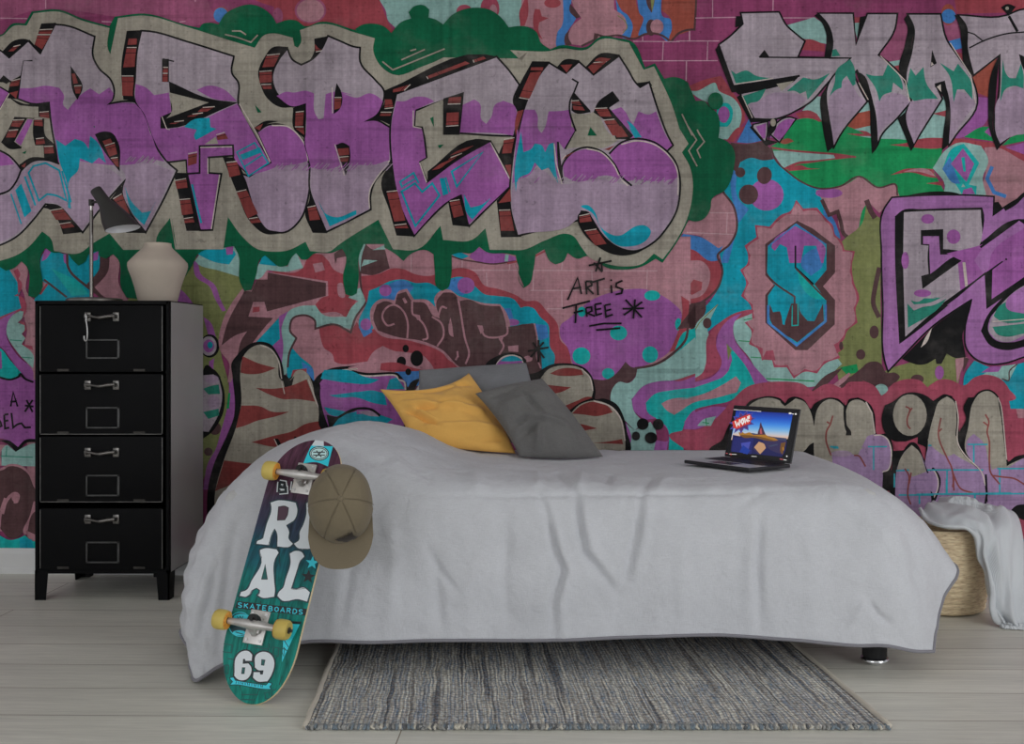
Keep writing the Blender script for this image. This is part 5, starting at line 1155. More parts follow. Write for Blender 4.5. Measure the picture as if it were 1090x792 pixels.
box(bm, (X0, YF, ZB), (X0 + .012, YB, ZT), .002, 1); box(bm, (X1 - .012, YF, ZB), (X1, YB, ZT), .002, 1)
box(bm, (X0, YF, ZT - .014), (X1, YB, ZT), .003, 2); box(bm, (X0, YF + .003, ZB), (X1, YB, ZB + .02), .002, 1)
box(bm, (X0 + .01, YB - .01, ZB), (X1 - .01, YB, ZT))
obj('body', bm, steel_black, cab, auto=40)
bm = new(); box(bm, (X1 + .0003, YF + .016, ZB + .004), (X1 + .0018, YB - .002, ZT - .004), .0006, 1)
sp = obj('side_sheen_sheet', bm, side_grey, cab, auto=40); sp['label'] = 'thin sheet on the side with reflected light painted in as grey'
def zc(y): return CAMH + (VPY - y) / FOC * YF
def xc(x): return (x - VPX) / FOC * YF
bounds = [(325, 396), (398, 462.5), (464.5, 534.5), (541, 606)]
handles = [337, 409.5, 481, 552]
plates = [(361, 382), (433, 456), (505, 528), (576, 599)]
for k, ((ya, yb), yh, (pa, pb)) in enumerate(zip(bounds, handles, plates)):
    bm = new()
    box(bm, (X0 + .020, YF - .006, zc(yb)), (X1 - .020, YF + .012, zc(ya)), .003, 2)
    box(bm, (X0 + .03, YF + .01, zc(yb) + .004), (X1 - .03, YB - .03, zc(ya) - .01))
    dr = obj('drawer', bm, steel_black, cab, auto=40)
    wear = [[(x, YF - .0063, zc(yb) + .004), (x + .0004 * sin(k), YF - .0066, (zc(ya) + zc(yb)) / 2), (x, YF - .0063, zc(ya) - .004)] for x in (X0 + .0215, X1 - .0215)]
    if k in (1, 2): wear.append([(X0 + .022, YF - .0063, zc(yb) + .0015), (X1 - .023, YF - .0063, zc(yb) + .0015)])
    for line in wear:
        bm = new(); tube(bm, line, .0011, 6)
        w = obj('worn_edge', bm, edge_wear, dr); w['label'] = 'paint worn to bare metal on the edge'
    # bow handle on two flanged posts
    z = zc(yh); xa, xb = xc(94.5), xc(124.5)
    bm = new()
    for x in (xa, xb):
        box(bm, (x - .011, YF - .010, z - .017), (x + .011, YF - .0055, z + .015), .003, 2)
        box(bm, (x - .0045, YF - .030, z - .007), (x + .0045, YF - .009, z + .007), .003, 2)
    tube(bm, spline([(xa - .002, YF - .026, z + .002), (xa + .02, YF - .030, z), (.5 * (xa + xb), YF - .033, z - .004), (xb - .02, YF - .030, z), (xb + .002, YF - .026, z + .002)], 6),
         [.0052] * 6 + [.0045] * 6 + [.006] * 6 + [.0065] * 7, 12)
    h = obj('handle', bm, old_metal, dr, auto=50); h['label'] = 'worn metal pull handle'
    # card frame
    xa, xb = xc(92.5), xc(128.5); za, zb_ = zc(pb), zc(pa); wd = .006
    bm = new()
    box(bm, (xa, YF - .0105, zb_ - wd), (xb, YF - .0055, zb_), .0012, 1); box(bm, (xa, YF - .0105, za), (xb, YF - .0055, za + wd), .0012, 1)
    box(bm, (xa, YF - .0105, za), (xa + wd, YF - .0055, zb_), .0012, 1); box(bm, (xb - wd * 1.4, YF - .0105, za), (xb, YF - .0055, zb_), .0012, 1)
    f = obj('label_holder', bm, mat('card_frame_metal', srgb(52, 52, 52), .42, .3, var=.3, vscale=30), dr, auto=40); f['label'] = 'empty metal card frame'
    for x in (xc(68), xc(149)):
        bm = new(); box(bm, (x - .02, YF - .0075, zc(yb) + .002), (x + .02, YF - .0055, zc(yb) + .011), .001, 1)
        obj('stop_clip', bm, scuffed, dr, auto=40)
for sx, xx in ((1, X0), (-1, X1)):
    for front, yy in ((1, YF), (0, YB - .05)):
        bm = new()
        a0, a1 = (xx, xx + sx * .045); b1 = xx + sx * .037
        y0 = yy if front else YB; sy = 1 if front else -1
        th = .004
        def quad_prism(P, d):
            V = [bm.verts.new(p) for p in P] + [bm.verts.new(V3(p) + V3(d)) for p in P]
            bm.faces.new(V[:4]); bm.faces.new(V[4:])
            for i in range(4): bm.faces.new((V[i], V[(i + 1) % 4], V[4 + (i + 1) % 4], V[4 + i]))
        quad_prism([(a0, y0, ZB + .012), (a1, y0, ZB + .012), (b1, y0, 0.0), (a0, y0, 0.0)], (0, sy * th, 0))
        quad_prism([(a0, y0, ZB + .012), (a0, y0 + sy * .06, ZB + .012), (a0, y0 + sy * .048, 0.0), (a0, y0, 0.0)], (sx * th, 0, 0))
        obj('leg', bm, steel_black, cab)
for x in (xc(91), xc(163)):
    bm = new(); box(bm, (x - .007, YF + .02, ZB - .016), (x + .007, YF + .05, ZB + .002), .002, 1)
    obj('bottom_bracket', bm, steel_black, cab, auto=40)
# S-hook hanging on the top handle
z = zc(337); hx = xc(96.8)
bm = new()
tube(bm, spline([(hx - .004, YF - .036, z - .004), (hx - .003, YF - .036, z + .006), (hx + .001, YF - .035, z + .010), (hx + .002, YF - .041, z + .004), (hx + .002, YF - .042, z - .016), (hx + .005, YF - .041, z - .040), (hx + .0055, YF - .041, z - .068), (hx + .003, YF - .041, z - .082),
                 (hx - .002, YF - .041, z - .083), (hx - .005, YF - .041, z - .076), (hx - .0055, YF - .041, z - .066)], 6), .0026, 10)
tag(obj('hook', bm, mat('bright_steel_hook', (.42, .41, .40, 1), .3, 1.0), smooth=True), "steel S-shaped hook hanging from the cabinet's top drawer handle", 'hook')

# ------------------------------------------------------------------ desk lamp on the cabinet
YL = 3.70
lamp = empty('desk_lamp', (at(97.3, 320, YL).x, YL, ZT))
tag(lamp, 'desk lamp with a thin pole and dark grey cone shade on the cabinet', 'lamp')
lamp_metal = mat('brushed_dark_steel', srgb(88, 85, 82), .3, .9, var=.1, vscale=20, stretch=(1, 1, 12))
shade_m = mat('matt_charcoal_enamel', srgb(40, 39, 38), .45, var=.05, spec=.25)
shade_in = mat('white_enamel', srgb(168, 168, 172), .35)
bx = at(100.5, 318, YL).x
bm = new(); lathe(bm, [(0, 0), (.094, 0), (.096, .003), (.095, .010), (.088, .014), (.03, .018), (0, .018)], (bx, YL, ZT), seg=56)
obj('base', bm, lamp_metal, lamp, auto=40)
px = at(97.3, 318, YL).x; ptop = at(97.3, 216, YL).z
bm = new(); tube(bm, [(px, YL, ZT + .014), (px, YL, ptop - .026)], .0062, 16); pole = obj('pole', bm, lamp_metal, lamp, smooth=False, auto=40)
bm = new(); tube(bm, [(px, YL, ptop - .028), (px, YL, ptop - .002), (px, YL, ptop)], [.0058, .0058, .004], 16); obj('pole_tip', bm, mat('polished_steel', (.75, .72, .68, 1), .2, 1), pole, auto=40)['label'] = 'bright steel tip of the pole'
YS = YL - .045
topP = at(101.5, 201.5, YS); mouthP = at(130.8, 243.5, YS + .004)
ax = (mouthP - topP); Ls = ax.length; axn = ax.normalized()
prof_o = [(0.0, 0.0), (.0185, 0.0), (.0205, .004), (.022, .045), (.0235, .060), (.030, .075), (.040, .100), (.0505, .130), (.0600, Ls)]
mouthN = V3((.20, -.05, -.97)).normalized()      # the mouth is cut obliquely, facing down
def shade_rings(bm, pr, seg=56):
    rings = []
    for r_, h in pr:
        k = max(0.0, min(1.0, (h - .055) / (Ls - .055))); k = k * k * (3 - 2 * k)
        n_ = axn.lerp(mouthN, k).normalized()
        u = V3((0, 1, 0)); u = (u - n_ * u.dot(n_)).normalized(); w = n_.cross(u)
        c_ = topP + axn * h
        if r_ < 1e-6: rings.append([bm.verts.new(c_)])
        else: rings.append([bm.verts.new(c_ + (u * cos(2 * pi * q / seg) + w * sin(2 * pi * q / seg)) * r_) for q in range(seg)])
    for a_, b_ in zip(rings[:-1], rings[1:]):
        for q in range(seg):
            q2 = (q + 1) % seg
            if len(a_) == 1: bm.faces.new((a_[0], b_[q], b_[q2]))
            elif len(b_) == 1: bm.faces.new((a_[q], a_[q2], b_[0]))
            else: bm.faces.new((a_[q], a_[q2], b_[q2], b_[q]))
bm = new(); shade_rings(bm, prof_o + [(.0585, Ls + .0005)])
sh = obj('lamp_shade', bm, shade_m, lamp, auto=50)
bm = new(); shade_rings(bm, [(.0588, Ls + .0003), (.0575, Ls - .002), (.048, .130), (.0375, .100), (.027, .075), (.0205, .062), (0, .058)])
obj('shade_lining', bm, shade_in, sh, smooth=True)['label'] = 'white inside of the shade'
bm = new(); lathe(bm, [(0, .060), (.011, .060), (.012, .078), (.019, .098), (.0205, .108), (.016, .120), (0, .125)], topP, axn, seg=28)
obj('bulb', bm, mat('frosted_bulb', srgb(165, 164, 160), .3), sh, smooth=True)
bm = new(); jz = topP.z + axn.z * .050; tube(bm, [(px, YL, jz), V3((px, YL, jz)).lerp(topP + axn * .05, 1.0)], .0042, 12)
tube(bm, [(px, YL, jz - .011), (px, YL, jz + .011)], .0095, 16)
obj('joint', bm, shade_m, lamp, auto=40)

# ------------------------------------------------------------------ vase
YV = 3.72
sc = YV / FOC
vx = at(168, 300, YV).x
def vz(y): return CAMH + (VPY - y) * sc
clay = mat('raw_beige_clay', srgb(140, 130, 120), .85, var=.10, vscale=6, bump=.25, bscale=45)
prof = [(0, 1.0295), (.064, 1.0295), (.067, 1.033)]
for r_px, y in ((21.3, 315), (23.5, 306), (26.5, 296), (29.6, 288), (30.6, 283.5), (30.2, 280), (27.2, 276.5), (22.5, 271.5), (18.5, 267.5), (15.2, 264.5), (13.8, 262), (13.6, 260.5), (13.9, 259.2)):
    prof.append((r_px * sc, vz(y)))
prof += [(12.2 * sc, vz(258.8)), (11.4 * sc, vz(260)), (12 * sc, vz(266)), (22 * sc, vz(276)), (27 * sc, vz(284)), (19 * sc, vz(312)), (0, 1.04)]
bm = new(); lathe(bm, prof, (vx, YV, 0), seg=72)
for v in bm.verts:
    if v.co.z > 1.035:
        k = 1 + .006 * noise.noise(V3((v.co.x * 14, v.co.y * 14, v.co.z * 22)))
        v.co.x = vx + (v.co.x - vx) * k; v.co.y = YV + (v.co.y - YV) * k
tag(obj('vase', bm, clay, auto=45), 'squat beige clay vase with broad shoulders on the cabinet', 'vase')

# ------------------------------------------------------------------ skateboard
Bp = at(265, 752, 2.512); Bp.z = 0.003
Tp = at(340, 468.5, 2.775)
tipB, tipT = Bp.copy(), Tp.copy()
KB, KT = .024, .034
for _ in range(8):
    U = (Tp - Bp); LB_ = U.length; U.normalize()
    R_ = V3((1, 0, -.10)); ry = -(R_.x * U.x + R_.z * U.z) / U.y
    R_ = V3((1, ry, -.10)).normalized()
    Nn = U.cross(R_); Nn.normalize()
    if Nn.y > 0: Nn = -Nn                    # towards the viewer: the underside of the deck
    Bp = tipB + Nn * KB; Tp = tipT + Nn * KT
HW = .0965                                   # half width
def kick(s):
    """offset away from the viewer at tail and nose"""
    k = 0.0
    if s < .17: k = ((.17 - s) / .17) ** 1.6 * KB
    if s > LB_ - .155: k = ((s - (LB_ - .155)) / .155) ** 1.6 * KT
    return -k
def half(s):
    e1, e2 = .15, .13
    w = HW
    if s < e1: w *= max(0, 1 - ((e1 - s) / e1) ** 2.1) ** .5
    if s > LB_ - e2: w *= max(0, 1 - ((s - (LB_ - e2)) / e2) ** 2.1) ** .5
    return w
def deck(s, t_, h=0.0):
    q = Bp + U * s + R_ * t_ + Nn * (kick(s) + h - .0018 * (1 - (t_ / HW) ** 2) * 1.0)
    return q
def board_px(x, y):
    """photo pixel -> (s, t) on the deck's flat plane"""
    d = ray(x, y); o = V3((0, 0, CAMH)); s = LB_ / 2
    for _ in range(14):                       # meet the curved nose and tail too
        b0 = Bp + Nn * kick(max(0, min(LB_, s)))
        q = o + d * ((b0 - o).dot(Nn) / d.dot(Nn)) - b0
        s = .5 * s + .5 * q.dot(U)
    return s, q.dot(R_)
board = empty('skateboard', Bp)
tag(board, 'turquoise skateboard leaning on the bed, underside with white lettering to the front', 'skateboard')
def stained_deck():
    mt = bpy.data.materials.new('deck_paint'); mt.use_nodes = True
    nt = mt.node_tree; N = nt.nodes; L = nt.links
    b = N['Principled BSDF']; b.inputs['Roughness'].default_value = .5; b.inputs['Specular IOR Level'].default_value = .25
    uv = N.new('ShaderNodeUVMap'); uv.uv_map = 'board'
    sp_ = N.new('ShaderNodeSeparateXYZ'); L.new(uv.outputs[0], sp_.inputs[0])
    n = N.new('ShaderNodeTexNoise'); n.inputs['Scale'].default_value = 8; n.inputs['Detail'].default_value = 5; L.new(uv.outputs[0], n.inputs[0])
    ad = N.new('ShaderNodeMath'); ad.operation = 'MULTIPLY_ADD'; ad.inputs[1].default_value = .28; L.new(n.outputs[0], ad.inputs[0]); L.new(sp_.outputs[1], ad.inputs[2])
    cr = N.new('ShaderNodeValToRGB'); L.new(ad.outputs[0], cr.inputs[0])
    st = [(.0, (10, 100, 88)), (.52, (8, 88, 82)), (.66, (16, 64, 74)), (.78, (36, 44, 62)), (.90, (52, 34, 50)), (1.0, (62, 36, 50))]
    cr.color_ramp.elements[0].position = st[0][0]; cr.color_ramp.elements[0].color = srgb(*st[0][1])
    cr.color_ramp.elements[1].position = st[-1][0]; cr.color_ramp.elements[1].color = srgb(*st[-1][1])
    for ps, c in st[1:-1]:
        e_ = cr.color_ramp.elements.new(ps); e_.color = srgb(*c)
    mp = N.new('ShaderNodeMapping'); mp.inputs['Scale'].default_value = (90, 9, 1); L.new(uv.outputs[0], mp.inputs[0])
    g = N.new('ShaderNodeTexNoise'); g.inputs['Scale'].default_value = 1; g.inputs['Detail'].default_value = 5; g.inputs['Distortion'].default_value = 1.0; L.new(mp.outputs[0], g.inputs[0])
    mr = N.new('ShaderNodeMapRange'); mr.inputs['From Min'].default_value = .3; mr.inputs['From Max'].default_value = .7; mr.inputs['To Min'].default_value = .45; mr.inputs['To Max'].default_value = 1.4; L.new(g.outputs[0], mr.inputs[0])
    vm = N.new('ShaderNodeVectorMath'); vm.operation = 'SCALE'; L.new(cr.outputs[0], vm.inputs[0]); L.new(mr.outputs[0], vm.inputs['Scale']); L.new(vm.outputs[0], b.inputs['Base Color'])
    return mt
ply = mat('maple_ply_edge', srgb(176, 160, 128), .6, var=.15, vscale=60)
grip = mat('black_grip_tape', srgb(24, 24, 25), .95, bump=.5, bscale=500)
bm = new(); uvl = bm.loops.layers.uv.new('board')
NS, NT = 90, 14
ss = [LB_ * (.5 - .5 * cos(pi * k / NS)) for k in range(NS + 1)]
ss[0] = LB_ * .0006; ss[-1] = LB_ * .9994
def sheet(h, flip):
    V = []
    for s in ss:
        hw = max(half(s), .003)
        V.append([(bm.verts.new(deck(s, hw * (2 * i / NT - 1), h)), s / LB_, hw * (2 * i / NT - 1)) for i in range(NT + 1)])
    return V
lo_s, hi_s = sheet(0.0, 0), sheet(-.0105, 1)
for Vv, mi in ((lo_s, 0), (hi_s, 2)):
    for j in range(NS):
        for i in range(NT):
            cs = (Vv[j][i], Vv[j][i + 1], Vv[j + 1][i + 1], Vv[j + 1][i])
            f = bm.faces.new([c[0] for c in cs]); f.material_index = mi
            for lp, c in zip(f.loops, cs): lp[uvl].uv = (c[2], c[1])
loopi = [(j, 0) for j in range(NS + 1)] + [(NS, i) for i in range(1, NT + 1)] + [(j, NT) for j in range(NS - 1, -1, -1)] + [(0, i) for i in range(NT - 1, 0, -1)]
for a, b_ in zip(loopi, loopi[1:] + loopi[:1]):
    f = bm.faces.new((lo_s[a[0]][a[1]][0], lo_s[b_[0]][b_[1]][0], hi_s[b_[0]][b_[1]][0], hi_s[a[0]][a[1]][0])); f.material_index = 1
dk = obj('deck', bm, [stained_deck(), ply, grip], board, auto=40)

# printed graphics on the underside, in crop pixels of the photograph mapped to the deck's own plane
BO_ = {'a': (220, 460, 1075 / 190), 'b': (220, 560, 1075 / 190), 'c': (190, 600, 4.95), 'Z': (0, 0, 1.0)}
BC = {k: srgb(*v) for k, v in {'W': (165, 170, 174), 'K': (12, 22, 28), 'O': (22, 50, 58), 'C': (36, 160, 178), 'P': (60, 38, 52), 'S': (14, 16, 20), 'D': (8, 66, 64), 'B': (150, 190, 196)}.items()}
g = Paint(BO_, BC)
P, Ls_, E_ = g.p, g.l, g.e
for s in ('@b 430 130 440 480', '@b 320 440 325 800', '@b 440 450 430 520', '@c 370 420 310 735', '@c 480 400 410 750', '@c 345 600 300 740'): pass
Ls_('K', .7, '@c 365 420 352 480'); Ls_('K', .7, '@c 322 640 305 735'); Ls_('K', .7, '@c 478 420 470 470'); Ls_('K', .7, '@c 428 650 405 745'); Ls_('K', .6, '@c 545 590 530 640'); Ls_('K', .6, '@b 325 450 318 530'); Ls_('K', .6, '@b 445 455 425 560'); Ls_('K', .6, '@b 432 120 440 240')
# nose: ribbon with a round badge
P('W', '@a 640 45 718 50 705 88 628 84'); P('C', '@a 628 80 770 86 730 206 658 180 580 188')
E_('S', '@a 676 128', 60, 44); E_('B', '@a 676 128', 54, 39); E_('S', '@a 676 128', 50, 35); E_('B', '@a 676 128', 46, 31)
Ls_('S', 1, '@a 640 120 712 120'); Ls_('S', 1, '@a 655 148 700 110'); Ls_('S', 1, '@a 660 110 690 150'); Ls_('S', 1, '@a 640 138 712 138')
# BR..
def letters(tok, strokes, w_out, w_in, cout='W', cin='K'):
    for s in strokes: Ls_(cout, w_out, tok + s)
    for s in strokes: Ls_(cin, w_in, tok + s)
letters('@a ', ('440 300 435 362', '438 300 468 305 470 322 440 330', '440 330 475 335 476 358 436 362'), 5.2, 3.0)
letters('@a ', ('515 352 522 298', '520 298 545 300 545 320 518 325', '522 325 545 352'), 5.2, 3.0)
# R E A L with dark outlines
Rr = '@a 385 425 425 412 490 415 535 425 545 470 525 530 478 560 495 600 492 640 518 672 500 688 425 688 420 600 410 582 395 610 375 680 300 672 305 655 340 640 360 560 390 450'
Ee = '@a 618 415 600 430 600 490 580 560 560 600 555 650 525 672 545 695 640 700 740 690 740 560 700 560 700 430'
Aa = '@b 320 145 345 135 420 140 432 160 410 200 405 330 410 390 405 425 330 430 305 415 318 400 320 385 300 372 275 385 262 410 240 425 200 420 208 395 240 385 270 330 330 195 320 165'
Ll = '@b 500 165 530 150 575 160 588 185 560 215 545 260 510 375 530 380 590 372 622 400 605 455 550 440 455 448 425 420 432 400 460 370 475 320 505 215'
for s in (Rr, Ee, Aa, Ll): P('W', s, 0, 2.6, 'O')
for s in (Rr, Ee, Aa, Ll): P('W', s)
for s in (Rr, Ee, Aa, Ll):
    pts, _c = g.parse(s)
    cx = sum(a[0] for a in pts) / len(pts); cy = sum(a[1] for a in pts) / len(pts)
    g._stroke('S', .45, [(cx + (a[0] - cx) * 1.09, cy + (a[1] - cy) * 1.05) for a in pts], True)
P('P', '@a 432 450 470 445 492 455 485 500 470 528 425 530', 0, .7, 'S'); P('D', '@b 330 320 352 230 365 320', 0, .7, 'S')
def star(col, cx, cy, r, rot=0, tok='@b '):
    pts = []
    for k in range(10):
        a = -pi / 2 + rot + k * pi / 5; rr_ = r if k % 2 == 0 else r * .42
        pts.append('%.1f %.1f' % (cx + rr_ * cos(a), cy + rr_ * sin(a)))
    P(col, tok + ' '.join(pts))
star('C', 636, 222, 42, .1); star('S', 612, 305, 44, .1)
# SKATEBOARDS bar
P('S', '@b 185 452 610 500 598 540 172 494')
SL = {'S': ('.9 .1 .5 0 .1 .15 .15 .4 .85 .6 .9 .85 .5 1 .1 .9',), 'K': ('.1 0 .1 1', '.9 0 .1 .55', '.4 .45 .95 1'), 'A': ('0 1 .5 0 1 1', '.2 .65 .8 .65'), 'T': ('0 0 1 0', '.5 0 .5 1'),
      'E': ('.95 0 .1 0 .1 1 .95 1', '.1 .5 .75 .5'), 'B': ('.1 0 .1 1 .7 1 .95 .75 .7 .5 .1 .5', '.1 0 .65 0 .85 .25 .7 .5'), 'O': ('.5 0 .1 .25 .1 .75 .5 1 .9 .75 .9 .25 .5 0',), 'R': ('.1 1 .1 0 .7 0 .9 .25 .7 .5 .1 .5', '.5 .5 .95 1'), 'D': ('.1 0 .1 1 .6 1 .95 .7 .95 .3 .6 0 .1 0',)}
for k, ch in enumerate('SKATEBOARDS'):
    bx_, by_ = 190 + k * 36.6, 461 + k * 4.15
    for s in SL[ch]:
        v = [float(q) for q in s.split()]
        Ls_('C', .95, '@b ' + ' '.join('%.1f %.1f' % (bx_ + v[i] * 25 - v[i + 1] * 3, by_ + v[i + 1] * 27 + v[i] * 3) for i in range(0, len(v), 2)))
# round badge behind the lower truck, pennant, 69 with its ribbon
E_('C', '@c 325 320', 62, 66); E_('O', '@c 325 320', 58, 62); E_('C', '@c 330 285', 40, 20); Ls_('K', .8, '@c 310 278 318 292 325 278 335 292 340 276'); Ls_('K', .8, '@c 290 370 360 360'); E_('C', '@c 320 365', 34, 14); Ls_('K', .9, '@c 300 360 340 372')
P('C', '@c 560 315 640 320 545 520'); P('K', '@c 560 302 648 306 644 318 558 314'); Ls_('K', .8, '@c 555 400 580 440'); Ls_('K', .8, '@c 552 440 572 460')
sixty = '@c 312 480 330 465 370 462 388 480 385 512 352 512 350 502 340 502 338 528 368 526 382 545 376 590 360 608 310 608 294 590'
nine = '@c 410 480 428 468 480 474 496 492 482 600 468 620 412 618 392 600 396 572 428 572 430 584 444 584 448 562 418 560 402 546'
for s in (sixty, nine): P('W', s, 0, 3.0, 'K')
for s in (sixty, nine): P('W', s)
P('D', '@c 336 548 350 548 346 580 332 580', 0, .6, 'K'); P('D', '@c 438 505 456 508 450 536 436 534', 0, .6, 'K')
P('C', '@c 268 602 290 598 300 615 380 628 460 640 475 625 494 632 480 650 490 662 455 662 380 650 300 638 270 640 285 622', 0, .7, 'K')
for k in range(13): Ls_('K', .7, '@c %.0f %.0f %.0f %.0f' % (305 + k * 11.5, 620 + k * 1.7, 303 + k * 11.5 + (k % 3) * 3, 632 + k * 1.7))
# faint tone-on-tone signs of the planks
for s in ('@c 225 420 285 430 280 470 220 462', '@c 220 540 240 535 240 580 222 580', '@c 245 535 265 535 262 580 244 580', '@c 500 440 530 445 525 490 498 480', '@c 540 448 560 450 555 490', '@c 455 680 480 676 478 710 458 712', '@c 490 672 515 660 510 700 490 702'): Ls_('D', .9, s, 0, True)
for s in ('@c 330 690 420 690', '@c 330 715 400 718', '@c 400 440 470 450', '@c 260 500 290 505'): Ls_('D', 1.2, s)
bm = new(); lay = bm.loops.layers.float_color.new('paint')
def bp_(x, y, h):
    s, t_ = board_px(x, y); s = max(.001, min(LB_ - .001, s)); t_ = max(-half(s), min(half(s), t_))
    return V3((s, t_, h))
g.build_into(bm, lay, bp_, .000012, 10)
for _ in range(4):
    long_e = [e_ for e_ in bm.edges if e_.calc_length() > .012]
    if not long_e: break
    bmesh.ops.subdivide_edges(bm, edges=long_e, cuts=1)
bmesh.ops.triangulate(bm, faces=bm.faces)
for v in bm.verts: v.co = deck(v.co.x, v.co.y, v.co.z + .0002)
me = bpy.data.meshes.new('deck_graphics'); bm.to_mesh(me); bm.free()
gr = link_mesh('printed_graphic', me, attr_mat('deck_ink', rough=.42), dk); gr['label'] = 'printed lettering, stars and badges'

alu = mat('cast_aluminium', srgb(150, 148, 146), .45, .7, var=.15, vscale=40)
ureth = mat('yellow_urethane', srgb(154, 136, 70), .45, var=.06, vscale=20)
core = mat('orange_wheel_print', srgb(214, 118, 44), .5, var=.35, vscale=120)
rubber = mat('black_bushing', srgb(20, 20, 20), .5)
def truck(sx, sy, label):
    s0, t0 = board_px(sx, sy)
    def q(s, t_, h): return deck(s0, t0, 0) + U * s + R_ * t_ + Nn * h
    tr = None
    bm = new()
    def obox(s1, s2, t1, t2, h1, h2, bev=.002):
        b2 = new(); box(b2, (s1, t1, h1), (s2, t2, h2), bev, 2)
        mp_ = {}
        for v in b2.verts: mp_[v] = bm.verts.new(q(*v.co))
        for f in b2.faces:
            try: bm.faces.new([mp_[v] for v in f.verts])
            except ValueError: pass
        b2.free()
    obox(-.043, .039, -.026, .026, 0, .006)
    obox(-.018, .022, -.015, .015, .005, .018, .005)
    base = obj('truck', bm, alu, board, auto=40); base['label'] = label
    bm = new()
    tube(bm, [q(0, t, .036 - abs(t) * .02) for t in (-.067, -.045, -.02, 0, .02, .045, .067)], [.0075, .0085, .011, .013, .011, .0085, .0075], 14)
    tube(bm, [q(-.02, 0, .010), q(-.008, 0, .030)], [.007, .011], 12)
    obj('hanger', bm, alu, base, auto=50)
    bm = new(); tube(bm, [q(.012, 0, .014), q(.012, 0, .030), q(.012, 0, .0302), q(.012, 0, .042)], [.0125, .0125, .0145, .0135], 20); tube(bm, [q(.012, 0, .042), q(.012, 0, .052)], .005, 6)
    obj('bushing', bm, rubber, base, auto=40)['label'] = 'black rubber bushing and nut'
    for s in (-.034, .030):
        for t_ in (-.018, .018):
            bm = new(); tube(bm, [q(s, t_, .005), q(s, t_, .0085)], .0038, 6); obj('bolt', bm, steel, base, auto=40)
    for sg in (-1, 1):
        bm = new()
        c0 = .0695 * sg
        pr = [(0.008, -.0155), (.0208, -.0165), (.0238, -.0125), (.0246, -.005), (.0246, .005), (.0238, .0125), (.0208, .0165), (.008, .0155)]
        lathe(bm, pr, q(0, c0 + .012 * sg, .036), R_, seg=40)
        wh = obj('wheel', bm, ureth, base, auto=50); wh['label'] = 'worn yellow wheel'
        bm = new(); lathe(bm, [(.0075, -.0006), (.0208, -.0006), (.0222, 0), (.0208, .0004), (.0075, .0004)], q(0, c0 + .012 * sg - sg * .0168, .036), R_, seg=32)
        obj('wheel_print', bm, core, wh)['label'] = 'orange print on the wheel face'
        bm = new(); lathe(bm, [(0, -.0185), (.0078, -.0185), (.0078, .0185), (0, .0185)], q(0, c0 + .012 * sg, .036), R_, seg=20)
        tube(bm, [q(0, c0 + .03 * sg, .036), q(0, c0 + .037 * sg, .036)], .0042, 6)
        obj('bearing', bm, mat('dark_bearing', srgb(60, 58, 56), .4, .6), wh, auto=40)
truck(274, 667, 'lower cast metal truck')
truck(324, 509, 'upper cast metal truck half hidden by the cap')
# ------------------------------------------------------------------ cap hanging on the skateboard
cap_m = cloth('olive_twill', srgb(90, 82, 67), 900, var=.08, bump=.25)
cap_u = cloth('olive_twill_visor', srgb(88, 80, 66), 900, var=.06, bump=.2)
YC = 2.595
pxm = YC / FOC
Cc = at(363.0, 539.5, YC)
dn = V3((.03, -.16, -1)).normalized(); rt = V3((1, .05, .02)); rt = (rt - dn * rt.dot(dn)).normalized(); ap = rt.cross(dn).normalized()
if ap.y > 0: ap = -ap
cap = empty('cap', Cc)
tag(cap, "olive brown baseball cap hung over the skateboard's upper wheel", 'cap')
RX, RU, RD_, HH = 34.6 * pxm, 44 * pxm, 38 * pxm, .092
def crown(th, ph, k=1.0):
    x = RX * sin(th) * cos(ph); y = (RD_ if sin(ph) > 0 else RU) * sin(th) * sin(ph)
    z = HH * max(0, cos(th)) ** .8
    # apex shifted towards the upper right, front panels stand up
    sh_ = cos(th)
    return Cc + rt * (x * k + sh_ * .012) + dn * (y * k - sh_ * .018) + ap * (z * k)
bm = new()
NTH, NPH = 22, 72
Vg = []
for a in range(NTH + 1):
    th = (pi / 2) * a / NTH
    if a == 0: Vg.append([bm.verts.new(crown(0, 0))]); continue
    row = []
    for b_ in range(NPH):
        ph = 2 * pi * b_ / NPH
        seam = min(abs(((ph / (2 * pi) * 6 + .5) % 1) - .5), 1) * 1.0
        d = -.0012 * fold(seam, .035) * min(1, a / 5)
        q = crown(th, ph)
        q = q + (q - Cc).normalized() * (d + .004 * noise.noise((q - Cc) * 17) * a / NTH + .0016 * noise.noise((q - Cc) * 42))
        row.append(bm.verts.new(q))
    Vg.append(row)
for b_ in range(NPH): bm.faces.new((Vg[0][0], Vg[1][b_], Vg[1][(b_ + 1) % NPH]))
for a in range(1, NTH):
    for b_ in range(NPH):
        bm.faces.new((Vg[a][b_], Vg[a + 1][b_], Vg[a + 1][(b_ + 1) % NPH], Vg[a][(b_ + 1) % NPH]))
cr_ = obj('crown', bm, cap_m, cap, smooth=True)
so = cr_.modifiers.new('thick', 'SOLIDIFY'); so.thickness = .0025; so.offset = -1
bm = new()
for k in range(6):
    ph = 2 * pi * k / 6
    for off in (-.03, .03):
        tube(bm, [crown(th_ * pi / 180, ph + off * (14 / max(8, th_))) + (crown(th_ * pi / 180, ph) - Cc).normalized() * .0004 for th_ in range(6, 90, 4)], .0004, 5)
obj('seam', bm, cloth('olive_thread', srgb(84, 76, 62), 900), cr_, smooth=True)
bm = new(); lathe(bm, [(0, .004), (.004, .0036), (.0065, .0015), (.007, 0), (.0065, -.002), (0, -.002)], crown(0, 0), ap, seg=20)
obj('button', bm, cap_m, cr_, smooth=True)
